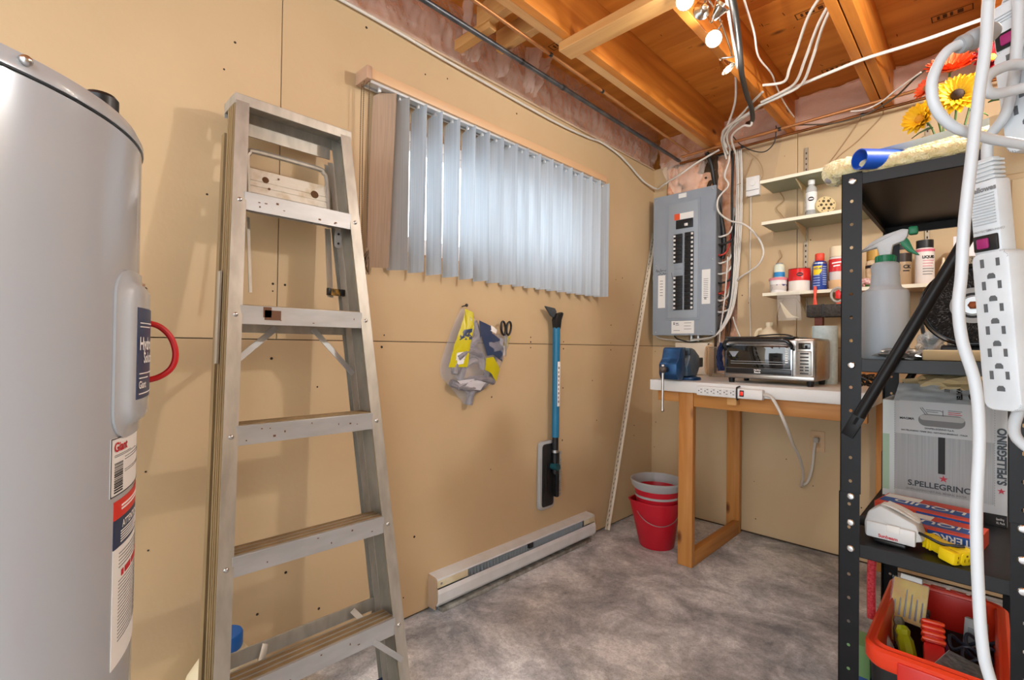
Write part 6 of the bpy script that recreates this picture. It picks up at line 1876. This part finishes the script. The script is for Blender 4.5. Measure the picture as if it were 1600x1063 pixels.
for k in range(3):
    MB().box(-.060 + .009 * k, -.055 + .009 * k, -.016, .016, -.019, .019, .001).xf(My).build('grip_rib', ylw, ya)
for yy in (-.005, .005):
    MB().box(-.098, -.074, yy - .001, yy + .001, -.004, .004).xf(My).build('prong', dark_steel, ya, 0)
rs = tag(MB().tube([(1.475, -1.30, .30), (1.474, -1.30, .42), (1.480, -1.31, .535)], .012, 10, 4).build('red_rod', mat('red_sparkle', '#b51a2c', .45, col2='#d8515c', scale=150), None), 'red rod hanging behind the left rack post above the tool box', 'rod')

# ---- tool box on the floor under the rack
tb_ = thing('tool_box', (1.645, -1.27, 0), 'open black and red tool box on the floor under the rack', 'tool box')
tor = mat('toolbox_orange_red', '#e3401f', .35); tblk = mat('toolbox_black', '#191a1c', .45)
def rrect(x0, x1, y0, y1, r, n=5):
    out_ = []
    for cx, cy, a0 in ((x1 - r, y1 - r, 0), (x0 + r, y1 - r, 90), (x0 + r, y0 + r, 180), (x1 - r, y0 + r, 270)):
        for k in range(n + 1):
            t = math.radians(a0 + 90 * k / n)
            out_.append((cx + r * math.cos(t), cy + r * math.sin(t)))
    return out_
def ringstack(levels):
    mb = MB(); vs = []; n = None
    for (x0, x1, y0, y1, r, z) in levels:
        p = rrect(x0, x1, y0, y1, r); n = len(p)
        vs += [(a, b, z) for a, b in p]
    fs = []
    for j in range(len(levels) - 1):
        for i in range(n):
            fs.append((j * n + i, j * n + (i + 1) % n, (j + 1) * n + (i + 1) % n, (j + 1) * n + i))
    return mb.add(vs, fs), n
A0, A1, B0, B1 = 1.495, 1.785, -1.565, -.985
m, n = ringstack([(A0 + .02, A1 - .02, B0 + .02, B1 - .02, .03, 0.0), (A0 + .008, A1 - .008, B0 + .008, B1 - .008, .04, .30), (A0 + .012, A1 - .012, B0 + .012, B1 - .012, .04, .30), (A0 + .024, A1 - .024, B0 + .024, B1 - .024, .03, .02)])
m.f += [tuple(range(n - 1, -1, -1)), tuple(range(3 * n, 4 * n))]
m.build('tub', tblk, tb_, 50)
m, n = ringstack([(A0 + .006, A1 - .006, B0 + .006, B1 - .006, .045, .285), (A0 - .004, A1 + .004, B0 - .004, B1 + .004, .05, .300), (A0 - .004, A1 + .004, B0 - .004, B1 + .004, .05, .335), (A0 + .004, A1 - .004, B0 + .004, B1 - .004, .045, .342), (A0 + .016, A1 - .016, B0 + .016, B1 - .016, .038, .338), (A0 + .022, A1 - .022, B0 + .022, B1 - .022, .036, .345), (A0 + .028, A1 - .028, B0 + .028, B1 - .028, .034, .335), (A0 + .030, A1 - .030, B0 + .030, B1 - .030, .034, .20)])
m.build('rim', tor, tb_, 40)
MB().box(1.568, 1.73, B0 - .008, B0 + .004, .06, .325, .005).build('latch_panel', mat('toolbox_red', '#c9261a', .35), tb_)
MB().box(1.60, 1.70, B0 - .011, B0 - .006, .22, .285, .003).build('latch', mat('toolbox_red', '#c9261a', .35), tb_)
MB().box(A0 + .045, A1 - .03, B1 - .034, B1 - .026, .15, .334, .002).build('inner_wall', mat('toolbox_red', '#c9261a', .35), tb_)
for k in range(3):
    MB().box(1.60 + .05 * k, 1.64 + .05 * k, B1 - .03, B1 - .01, .3445, .350, .002).build('hinge_tab', mat('toolbox_red', '#c9261a', .35), tb_)
# contents
dcase = thing('drill_bit_case', (1.555, -1.20, .30), 'clear case of drill bits with yellow backing in the tool box', 'case')
Mc = T(1.556, -1.225, .290) @ Rz(-10) @ Rx(-22)
MB().box(-.045, .045, -.004, .004, 0, .125, .002).xf(Mc).build('backing', mat('bit_yellow', '#d9a514', .5, col2='#e8c944', scale=20), dcase)
MB().box(-.048, .048, -.010, -.0045, -.002, .128, .002).xf(Mc).build('lid', film_mat('case_clear', '#dfe4e6', .12, .08, .0, 1), dcase)
for k in range(6):
    h = (.045, .055, .085, .075, .065, .06)[k]
    MB().cyl(Mc @ Vector((-.035 + .014 * k, -.005, .012)), Mc @ Vector((-.035 + .014 * k, -.005, .012 + h)), .003, .0015, n=8).build('drill_bit', mat('bit_steel', '#76787a', .3, .9), dcase)
MB().box(-.028, .028, -.008, .006, .126, .142, .002).xf(Mc).build('hanger', white_plastic, dcase)
def screwdriver(p, d, L, r, m, label, name='screwdriver'):
    p = Vector(p); d = Vector(d).normalized()
    t = thing(name, p, label, 'screwdriver')
    Mq = Matrix.Translation(p) @ Vector((0, 0, 1)).rotation_difference(d).to_matrix().to_4x4()
    MB().lathe([(0, 0), (r * .8, .002), (r, .01), (r, L * .55), (r * .75, L * .7), (r * .9, L * .85), (r * .6, L), (0, L)], (0, 0, 0), 8).xf(Mq).build('handle', m, t, 25)
    MB().cyl(Mq @ Vector((0, 0, 0)), Mq @ Vector((0, 0, -.09)), .003, n=8).build('shaft', steel, t)
    return t
lime = mat('lime_acetate', '#b3b81d', .15, trans=.3)
screwdriver((1.578, -1.40, .262), (-.25, .5, .8), .085, .021, lime, 'chunky lime green screwdriver handle in the tool box')
screwdriver((1.55, -1.31, .25), (-.1, .3, .9), .080, .016, mat('smoke_acetate', '#8d8a78', .2, trans=.3), 'smoky grey screwdriver handle in the tool box')
screwdriver((1.535, -1.37, .25), (-.45, .3, .7), .085, .012, mat('maroon_white', '#6b2a2a', .4, col2='#d9cfc6', scale=25), 'maroon and white screwdriver handle in the tool box')
screwdriver((1.53, -1.27, .24), (-.2, .2, .9), .09, .012, mat('wood_handle', '#c99a5c', .5), 'wooden screwdriver handle in the tool box')
cg_ = thing('caulking_gun', (1.64, -1.36, .24), 'ribbed red plastic tool grip in the tool box', 'tool')
Mr = T(1.637, -1.42, .255) @ Rz(8) @ Rx(-38) 
MB().box(-.024, .024, -.018, .018, -.03, .075, .008).xf(Mr).build('body', mat('tool_red', '#c51f1c', .35), cg_)
for k in range(4):
    MB().box(-.027, .027, -.021, .021, .078 + .016 * k, .089 + .016 * k, .005).xf(Mr).build('rib', mat('tool_orange', '#e0451d', .35), cg_)
MB().box(-.022, .022, -.017, .017, .075, .14, .006).xf(Mr).build('core', mat('tool_red', '#c51f1c', .35), cg_)
sc2 = thing('flat_case', (1.70, -1.45, .27), 'grey metallic flat case lying in the tool box', 'case')
Mk = T(1.700, -1.455, .268) @ Rz(-22) @ Rx(14) @ Ry(4)
MB().box(-.065, .065, -.07, .07, 0, .028, .003).xf(Mk).build('shell', mat('grey_textured', '#8f9496', .5, .3, col2='#6f7476', scale=70, bump=.4), sc2)
MB().box(-.066, -.0645, -.07, .07, .002, .026).xf(Mk).build('edge', mat('pale_edge', '#c8cccd', .45), sc2, 0)
for k, (c, R_) in enumerate((((1.695, -1.28, .30), .035), ((1.735, -1.25, .305), .040), ((1.72, -1.33, .295), .030))):
    pts = [Vector(c) + Vector((R_ * math.cos(t / 10 * PI), R_ * .9 * math.sin(t / 10 * PI), .012 * math.sin(t * .9))) for t in range(21)]
    tag(MB().tube(pts, .0045, 8, 2).build('cable_loop', mat('slate_cable', '#2b2f3d', .45), None), ('black cable loop lying next to the red grip', 'largest black cable loop in the tool box', 'black cable loop beside the flat grey case')[k], 'cable', 'cable loops in the tool box')
pl = thing('pliers', (1.62, -1.26, .28), 'purple handled pliers among the tools', 'pliers')
for s in (-1, 1):
    MB().tube([(1.60, -1.20, .315), (1.62 + .01 * s, -1.25, .302), (1.64 + .016 * s, -1.31, .288), (1.65 + .010 * s, -1.36, .275)], .0065, 8, 4).build('handle', mat('purple_grip', '#6a2350', .4), pl)
MB().box(1.59, 1.61, -1.20, -1.16, .305, .325, .004).build('jaw', dark_steel, pl)
tp3 = thing('metal_gauge', (1.71, -1.20, .28), 'pale grey metal box standing at the back of the tool box', 'box')
MB().cbox((1.715, -1.19, .302), (.05, .022, .085), .003, Rz(-15) @ Rx(-12)).build('shell', mat('pale_metal', '#a7aaac', .4, .4), tp3)
MB().cbox((1.713, -1.203, .302), (.032, .003, .04), .001, Rz(-15) @ Rx(-12)).build('dial', mat('dial_grey', '#7f8588', .3), tp3)
for k, (x, y) in enumerate(((1.548, -1.45), (1.565, -1.47), (1.54, -1.48), (1.56, -1.44), (1.575, -1.455))):
    tag(MB().sph((x, y, .232), .012, 8, (1.2, .8, .6)).build('brass_fitting', mat('old_brass', '#8a6b34', .35, .8), None), '%s brass fitting in the front corner of the tool box' % ('leftmost', 'nearest', 'front left', 'farthest', 'rightmost')[k], 'fitting', 'brass fittings in the tool box')
fillm = tag(MB().box(A0 + .032, A1 - .032, B0 + .032, B1 - .036, .021, .222, .004).build('tool_tray', mat('dark_tray', '#1c1315', .8), None), 'dark inner tray under the tools inside the box', 'tray')
gb = thing('detergent_carton', (1.475, -1.45, 0), 'green and blue carton on the floor beside the tool box', 'carton')
MB().box(1.400, 1.472, -1.30, -1.20, 0, .20, .002).build('box', mat('green_carton', '#7fae74', .6), gb)
MB().box(1.399, 1.473, -1.301, -1.199, .0, .10, .002).build('blue_panel', mat('blue_carton', '#2b5aa6', .5), gb)

# ================================================================ tan cabinet on the right wall with power bars
WCB = (1.752, 2.298, -2.352, -2.05, 1.085, 1.388)
wc = thing('wall_cabinet', (2.02, -2.2, 1.085), 'tan painted wall cabinet at the right edge behind the power bar', 'cabinet')
MB().box(*WCB[:2], WCB[2] + .004, WCB[3], WCB[4], WCB[5], .002).build('box', WALL, wc)
MB().box(WCB[0] + .010, WCB[1] - .01, WCB[2], WCB[2] + .004, WCB[4] + .008, WCB[5] - .008, .0015).build('door', WALL, wc)
MB().box(1.742, 1.80, -2.345, -2.325, 1.388, 1.47, .002).build('hanging_cleat', WALL, wc)
bar_white = mat('power_bar_white', '#cdd2d6', .4, col2='#c4c9cd', scale=25)
bar_slot = mat('power_bar_slot', '#55585b', .6)
def power_bar(bottom, top, face, label, w=.047, wu=.037, name='power_bar', sockets=6, brand=None, lab=None):
    bottom = Vector(bottom); top = Vector(top)
    up = (top - bottom); L = up.length; up.normalize()
    f = Vector(face); f = (f - up * f.dot(up)).normalized(); s = up.cross(f) * -1
    s = f.cross(up) * -1
    M_ = Matrix(((s.x, -f.x, up.x, bottom.x), (s.y, -f.y, up.y, bottom.y), (s.z, -f.z, up.z, bottom.z), (0, 0, 0, 1)))
    if M_.to_3x3().determinant() < 0:
        M_ = Matrix(((-s.x, -f.x, up.x, bottom.x), (-s.y, -f.y, up.y, bottom.y), (-s.z, -f.z, up.z, bottom.z), (0, 0, 0, 1)))
    t = thing(name, bottom, label, 'power strip', 'power bars at the right edge')
    Lb = L * .69
    MB().prism(rounded(w / 2, Lb / 2, .010), (0, -.014, Lb / 2), (1, 0, 0), (0, 0, 1), (0, .028, 0), .003).xf(M_).build('socket_body', bar_white, t)
    MB().box(-w / 2 + .001, -w / 2 + .001 + wu, -.011, .012, Lb - .004, L, .004).xf(M_).build('switch_body', bar_white, t)
    for k in range(sockets):
        z = Lb - .018 - k * (Lb - .030) / sockets * 1.0
        for dx, dz, ww, hh in ((-.008, .004, .0040, .0105), (.009, .004, .0038, .0095)):
            MB().box(dx - ww / 2, dx + ww / 2, -.0146, -.0139, z + dz - hh / 2, z + dz + hh / 2).xf(M_).build('slot', bar_slot, t, 0)
        MB().prism([(-.0042, -.003), (.0042, -.003), (.0042, .001), (.0022, .0036), (-.0022, .0036), (-.0042, .001)], (.0008, -.0139, z - .0125), (1, 0, 0), (0, 0, 1), (0, -.0007, 0)).xf(M_).build('slot', bar_slot, t, 0)
    xc = -w / 2 + .001 + wu / 2
    MB().box(xc - wu * .42, xc + wu * .42, -.0135, -.010, Lb + .001, Lb + .021, .0015).xf(M_).build('switch_bezel', black_plastic, t)
    MB().box(xc - wu * .26, xc + wu * .16, -.0165, -.0130, Lb + .004, Lb + .017, .002).xf(M_).build('switch', mat('magenta_rocker', '#8f2460', .3), t)
    nrib = int((L - Lb - .045) / .0036)
    for k in range(nrib):
        MB().box(xc - wu * .40, xc + wu * .40, -.0122, -.0108, Lb + .034 + .0036 * k, Lb + .0355 + .0036 * k, .0004).xf(M_).build('vent_rib', mat('power_bar_rib', '#aeb4b8', .45), t, 0)
    if brand:
        R3 = M_.to_3x3()
        text(brand, .0082, M_ @ Vector((xc - wu * .40, -.0122, L - .0135)), R3 @ Vector((1, 0, 0)), R3 @ Vector((0, 0, 1)), ink_grey, t, bold=.0004)
        text('PROTECTED', .0036, M_ @ Vector((xc - wu * .40, -.0122, Lb + .0245)), R3 @ Vector((1, 0, 0)), R3 @ Vector((0, 0, 1)), ink_grey, t)
        text('GROUNDED', .0036, M_ @ Vector((xc + wu * .04, -.0122, Lb + .0245)), R3 @ Vector((1, 0, 0)), R3 @ Vector((0, 0, 1)), ink_grey, t)
    return t, M_, L, xc
pb1, M1, L1, xc1 = power_bar((1.762, -2.380, 1.089), (1.744, -2.396, 1.372), (-.6, -.8, 0), 'large white power bar hanging in front of the tan cabinet', w=.041, wu=.032, brand='Fellowes')
relief = mat('strain_relief', '#c4c9cc', .4)
for k in range(5):
    MB().box(xc1 - .013, xc1 + .013, -.008, .009, L1 + .0005 + .0052 * k, L1 + .0040 + .0052 * k, .001).xf(M1).build('strain_relief', relief, pb1)
MB().box(xc1 - .010, xc1 + .010, -.006, .007, L1, L1 + .028, .002).xf(M1).build('strain_relief', relief, pb1)
e0 = M1 @ Vector((xc1, 0, L1 + .024))
MB().tube([e0, e0 + Vector((.002, .0, .03)), (1.757, -2.410, 1.45), (1.765, -2.415, 1.52), (1.766, -2.415, 1.62), (1.767, -2.41, 1.80), (1.77, -2.40, 2.46)], .0056, 12, 6).build('cord', cord_white, pb1)
MB().tube([M1 @ Vector((.006, .004, .004)), (1.764, -2.366, 1.066), (1.770, -2.360, 1.048), (1.79, -2.36, 1.035), (1.85, -2.365, 1.02)], .0060, 12, 6).build('lower_cord', cord_white, pb1)
pb2_, M2, L2, xc2 = power_bar((1.783, -2.395, 1.402), (1.765, -2.40, 1.585), (-.5, -.85, .1), 'power bar hanging above the tan cabinet at the picture edge', w=.046, sockets=3)
pb3_, M3, L3, xc3 = power_bar((1.815, -2.36, 1.79), (1.760, -2.395, 1.548), (-.5, -.8, -.2), 'tilted power bar with magenta switch at the upper right corner', w=.046, sockets=3)
cb1 = tag(MB().tube([(1.78, -2.56, 2.46), (1.765, -2.56, 1.9), (1.748, -2.561, 1.585), (1.741, -2.566, 1.509), (1.739, -2.568, 1.464), (1.734, -2.571, 1.413), (1.729, -2.576, 1.35), (1.724, -2.58, 1.286), (1.722, -2.58, 1.236), (1.720, -2.583, 1.204), (1.723, -2.578, 1.169), (1.732, -2.57, 1.128), (1.735, -2.566, 1.077), (1.733, -2.566, 1.001), (1.734, -2.565, .938), (1.737, -2.561, .875), (1.743, -2.553, .835), (1.765, -2.54, .76), (1.80, -2.5, .55), (1.83, -2.45, .2), (1.84, -2.4, .012), (1.9, -2.3, .010)], .0050, 14, 6).build('hanging_cord', cord_white, None, 60),
          'thick white cord hanging from ceiling to floor in the foreground', 'cord')
lc = thing('looped_cord', (1.72, -2.55, 1.37), 'thick white cord looping from a grey plug in the foreground', 'cord')
MB().tube([(1.724, -2.555, 1.479), (1.711, -2.568, 1.470), (1.702, -2.576, 1.450), (1.699, -2.578, 1.430), (1.703, -2.574, 1.409), (1.715, -2.562, 1.392), (1.734, -2.543, 1.383), (1.755, -2.522, 1.377), (1.80, -2.48, 1.372), (1.9, -2.42, 1.38), (2.05, -2.3, 1.392)], .0050, 14, 6).build('cord', cord_white, lc)
gpl = mat('grey_plug_rubber', '#8f9091', .45)
pa, pb_ = Vector((1.719, -2.560, 1.4755)), Vector((1.748, -2.531, 1.494))
dv = (pb_ - pa).normalized()
Mq = Matrix.Translation(pa) @ Vector((0, 0, 1)).rotation_difference(dv).to_matrix().to_4x4()
MB().lathe([(0, 0), (.0078, 0), (.0088, .003), (.0088, .007), (.0075, .009), (.0095, .012), (.0098, .018), (.0098, .036), (.008, .040), (0, .040)], (0, 0, 0), 18).xf(Mq).build('plug', gpl, lc, 50)
lc2 = tag(MB().tube([(1.86, -2.42, 1.50), (1.781, -2.43, 1.490), (1.757, -2.446, 1.488), (1.741, -2.462, 1.476), (1.738, -2.466, 1.463), (1.745, -2.458, 1.455), (1.77, -2.44, 1.460), (1.86, -2.41, 1.47)], .0058, 12, 6).build('short_cord', cord_white, None, 60), 'short white cord bent in a tight U beside the upper power bar', 'cord')
# ================================================================ pipes and cables under the ceiling
def pipe(name, p, q, r, m, label, cat='pipe', clips=()):
    t = thing(name, p, label, cat)
    MB().cyl(p, q, r, n=14).build('tube', m, t)
    for k in clips:
        c = Vector(p).lerp(Vector(q), k); d = (Vector(q) - Vector(p)).normalized()
        MB().cyl(c - d * .008, c + d * .008, r + .002, n=14).build('clip', dark_steel, t)
    return t
grey_pipe = mat('galvanised_conduit', '#6f7276', .4, .8, col2='#565a60', scale=14)
pipe('steel_conduit', (.245, -4.3, 2.452), (.215, -.03, 2.452), .011, grey_pipe, 'grey steel conduit running under the ceiling along the window wall', clips=(.62, .69))
pipe('copper_pipe', (.415, -4.3, 2.449), (.33, -.16, 2.449), .0075, mat('pale_copper', '#b98152', .4, .6), 'thin copper pipe running under the joists parallel to the window wall', clips=(.65, .75))
pipe('copper_pipe', (.27, -.135, 2.442), (2.28, -.175, 2.442), .0085, mat('pale_copper', '#b98152', .4, .6), 'upper copper pipe along the top of the back wall', clips=(.3, .62))
pipe('copper_pipe', (.24, -.095, 2.418), (2.28, -.095, 2.418), .0075, copper, 'lower darker copper pipe along the top of the back wall', clips=(.2, .5))
CG = 'cables under the ceiling'
def ccable(name, pts, r, m, label, cat='cable', flat=None):
    return tag(MB().tube(pts, r, 8, 6, flat).build(name, m, None, 60), label, cat, CG)
ccable('white_cable', [(.59, -.20, 2.40), (.622, -.335, 2.445), (.788, -.453, 2.445), (.944, -.544, 2.447), (1.056, -.583, 2.447), (1.225, -.623, 2.445), (1.348, -.638, 2.447), (1.502, -.637, 2.444), (1.622, -.638, 2.445), (1.9, -.66, 2.447)], .0075, cable_white, 'long white cable crossing under all the joists towards the power bars')
for k, (pts, lab) in enumerate((
        ([(.95, -.695, 2.455), (1.045, -.70, 2.435), (1.085, -.76, 2.46), (1.132, -.828, 2.50), (1.214, -.967, 2.55), (1.30, -1.06, 2.57)], 'upper white cable curving from the middle joist up to the double joist'),
        ([(.90, -.556, 2.44), (1.0, -.595, 2.438), (1.081, -.64, 2.445), (1.15, -.76, 2.48), (1.23, -.90, 2.53), (1.30, -.99, 2.56)], 'middle white cable curving from the middle joist up to the double joist'),
        ([(.88, -.53, 2.438), (1.0, -.575, 2.43), (1.10, -.62, 2.435), (1.17, -.74, 2.47), (1.24, -.88, 2.52), (1.30, -.975, 2.55)], 'lowest white cable curving from the middle joist up to the double joist'))):
    ccable('white_cable', pts, .0065, cable_white, lab)
for k, (pts, lab) in enumerate((
        ([(.60, -.16, 2.39), (.63, -.30, 2.43), (.72, -.39, 2.445), (.80, -.46, 2.44), (.87, -.50, 2.45)], 'first white cable of the bundle gathered above the breaker panel'),
        ([(.575, -.14, 2.38), (.60, -.27, 2.42), (.68, -.38, 2.44), (.78, -.47, 2.455), (.86, -.56, 2.455), (.93, -.63, 2.455)], 'second white cable of the bundle gathered above the breaker panel'),
        ([(.62, -.13, 2.37), (.65, -.28, 2.42), (.74, -.36, 2.43), (.79, -.37, 2.42), (.80, -.42, 2.50), (.82, -.55, 2.62)], 'white cable of the bundle turning up into the joist bay'),
        ([(.56, -.12, 2.36), (.57, -.2, 2.41), (.60, -.30, 2.43), (.66, -.36, 2.47), (.72, -.42, 2.56), (.75, -.50, 2.66)], 'white cable of the bundle rising steeply behind the first joist'))):
    ccable('white_cable', pts, .0062, cable_white, lab)
ccable('black_cable', [(1.10, -1.55, 2.44), (1.06, -1.37, 2.432), (1.00, -1.156, 2.43), (.928, -.914, 2.425), (.875, -.69, 2.43), (.85, -.56, 2.435), (.80, -.38, 2.44), (.72, -.22, 2.50)], .012, cable_black, 'thick black cable hanging beside the spot lights')
ccable('white_cable', [(1.06, -1.45, 2.44), (1.01, -1.27, 2.435), (.96, -1.08, 2.43), (.93, -.98, 2.44), (.88, -.84, 2.50)], .006, cable_white, 'white cable hanging beside the thick black cable')
ccable('white_wire', [(1.10, -1.42, 2.50), (1.071, -1.303, 2.50), (1.033, -1.078, 2.50), (.994, -.898, 2.49), (.987, -.691, 2.50), (.964, -.511, 2.50), (.946, -.3, 2.50), (.94, -.12, 2.50)], .004, cable_white, 'thin white wire draped along the side of the middle joist', 'wire')
ccable('black_wire', [(.60, -.13, 2.49), (.64, -.12, 2.43), (.706, -.11, 2.375), (.779, -.11, 2.346), (.831, -.11, 2.382), (.846, -.12, 2.45), (.845, -.12, 2.48)], .0032, cable_black, 'thin black wire looping below the copper pipes', 'wire')
ccable('dark_cable', [(.84, -.12, 2.462), (.90, -.11, 2.462), (.971, -.115, 2.447), (1.127, -.12, 2.405), (1.271, -.13, 2.400), (1.404, -.165, 2.435), (1.51, -.33, 2.44), (1.65, -.50, 2.44), (1.85, -.7, 2.44)], .0042, mat('dark_grey_cable', '#4f4538', .5), 'dark cable sagging in front of the wall above the shelves')
ccable('white_wire', [(1.22, -.165, 2.425), (1.28, -.17, 2.412), (1.35, -.20, 2.415), (1.42, -.26, 2.43), (1.52, -.36, 2.437)], .004, cable_white, 'short white wire slung below the double joist', 'wire')
for k, (pts, lab) in enumerate((([(1.254, -.08, 2.44), (1.240, -.02, 2.43), (1.211, -.008, 2.391), (1.137, -.008, 2.286), (1.09, -.008, 2.22), (1.06, -.02, 2.13)], 'left of two tan wires running down behind the top shelf'), ([(1.344, -.09, 2.44), (1.340, -.02, 2.43), (1.325, -.008, 2.408), (1.226, -.008, 2.315), (1.122, -.008, 2.236), (1.08, -.02, 2.13)], 'right of two tan wires running down behind the top shelf'))):
    ccable('tan_wire', pts, .0026, mat('tan_wire', '#a88862', .5), lab, 'wire')
for k, (pts, lab) in enumerate((([(.84, -.02, 2.11), (.86, -.012, 2.06), (.82, -.012, 2.02), (.85, -.012, 1.97), (.88, -.015, 1.92), (.885, -.02, 1.89)], 'tan wire between the upper two shelves'), ([(.84, -.012, 1.76), (.85, -.012, 1.72), (.83, -.012, 1.69), (.81, -.012, 1.62), (.80, -.012, 1.55)], 'tan wire end between the lower two shelves'), ([(.86, -.012, 1.46), (.83, -.012, 1.38), (.83, -.012, 1.28), (.85, -.012, 1.22)], 'brown wire hanging below the lowest shelf'))):
    ccable('tan_wire', pts, .003, mat('tan_wire', '#a88862', .5), lab, 'wire')
ccable('wall_cable', [(.014, -3.4, 2.44), (.014, -2.382, 2.444), (.014, -1.91, 2.428), (.014, -1.198, 2.412), (.014, -.85, 2.424), (.014, -.701, 2.438), (.014, -.50, 2.42), (.014, -.358, 2.382), (.016, -.186, 2.325), (.04, -.04, 2.30), (.12, -.09, 2.30), (.25, -.13, 2.325), (.374, -.13, 2.378), (.519, -.13, 2.423)], .0062, cable_white, 'white cable stapled along the top of the window wall')
MB_trim = MB().box(.0005, .012, -4.3, -.02, 2.446, 2.4548, .002).build('trim_1', mat('white_edge_trim', '#cdb79a', .5), None); struct(MB_trim)

# ================================================================ spot light fixture
chrome = mat('lamp_chrome', '#d8d4cc', .15, 1.0)
bulb_m = mat('halogen_bulb', '#ffe9c4', .3, emit='#ffdfae', estr=38)
tl = thing('spot_light', (.915, -1.30, 2.46), 'ceiling spot light bar with chrome reflector heads', 'spot light')
MB().box(.975, 1.005, -2.4, -1.66, 2.436, 2.459, .003).build('bar', mat('lamp_white', '#d7cfc2', .4), tl)
MB().box(.955, 1.02, -2.15, -2.05, 2.459, 2.705, .004).build('ceiling_mount', mat('lamp_white', '#d7cfc2', .4), tl)
MB().tube([(.99, -1.68, 2.447), (1.005, -1.52, 2.447), (.995, -1.36, 2.443), (.965, -1.18, 2.437), (.945, -1.08, 2.43)], .004, 8, 5).build('spine', chrome, tl)
HEADS = (((.981, -1.618, 2.378), (.45, -.75, -.85), True), ((.969, -1.338, 2.378), (.42, -.85, -.75), True), ((.932, -1.095, 2.376), (.55, .25, -1.0), True), ((.991, -1.500, 2.400), (-.5, .6, .35), False), ((1.05, -1.465, 2.405), (.7, -.25, .45), False))
for pos, aim, lit in HEADS:
    pos = Vector(pos); aim = Vector(aim).normalized()
    q = Vector((0, 0, 1)).rotation_difference(aim).to_matrix().to_4x4()
    Mh = Matrix.Translation(pos) @ q
    hd = MB().lathe([(.006, -.048), (.012, -.046), (.017, -.03), (.026, -.008), (.031, .0), (.0315, .004), (.029, .004), (.024, -.008), (.014, -.030), (.008, -.042), (0, -.043)], (0, 0, 0), 24).xf(Mh).build('head', chrome, tl, 60)
    MB().tube([Mh @ Vector((0, 0, -.045)), Mh @ Vector((0, 0, -.06)), (.99 if pos.y < -1.3 else .955, pos.y + .012, 2.425), (.995 if pos.y < -1.3 else .955, pos.y + .015, 2.443)], .0035, 6, 4).build('arm', chrome, tl)
    if lit:
        MB().lathe([(0, -.036), (.009, -.034), (.0125, -.018), (.016, -.006), (.012, .0), (0, .002)], (0, 0, 0), 18).xf(Mh).build('bulb', bulb_m, hd, 60)
        ld = bpy.data.lights.new('lamp_light', 'POINT')
        ld.energy = LAMP_WATTS; ld.color = LAMP_COLOR; ld.shadow_soft_size = .02
        lo_ = bpy.data.objects.new('lamp_light', ld); COL.objects.link(lo_)
        lo_.location = pos + aim * .035

# ================================================================ unseen bare bulb, added on the ladder shadows' light side to even the walls
lh = thing('added_lampholder', (2.10, -1.42, 2.30), 'added unseen ceiling lampholder with a bare bulb on the right hand joist', 'lamp')
MB().lathe([(0, 2.455), (.055, 2.455), (.055, 2.44), (.04, 2.425), (.022, 2.40), (.022, 2.39), (0, 2.39)], (2.148, -1.42, 0), 24).build('base', mat('porcelain', '#e3e0da', .3), lh)
MB().lathe([(0, 2.392), (.013, 2.39), (.014, 2.37), (.028, 2.345), (.030, 2.325), (.024, 2.305), (.010, 2.294), (0, 2.292)], (2.148, -1.42, 0), 20).build('bulb', mat('frosted_bulb', '#fff3e0', .3, emit='#fff0da', estr=12), lh, 60)
ld = bpy.data.lights.new('lamp_light', 'POINT')
ld.energy = FILL_BULB_WATTS; ld.color = (.94, .97, 1.0); ld.shadow_soft_size = .04
lo_ = bpy.data.objects.new('lamp_light', ld); COL.objects.link(lo_)
lo_.location = (2.148, -1.42, 2.25)
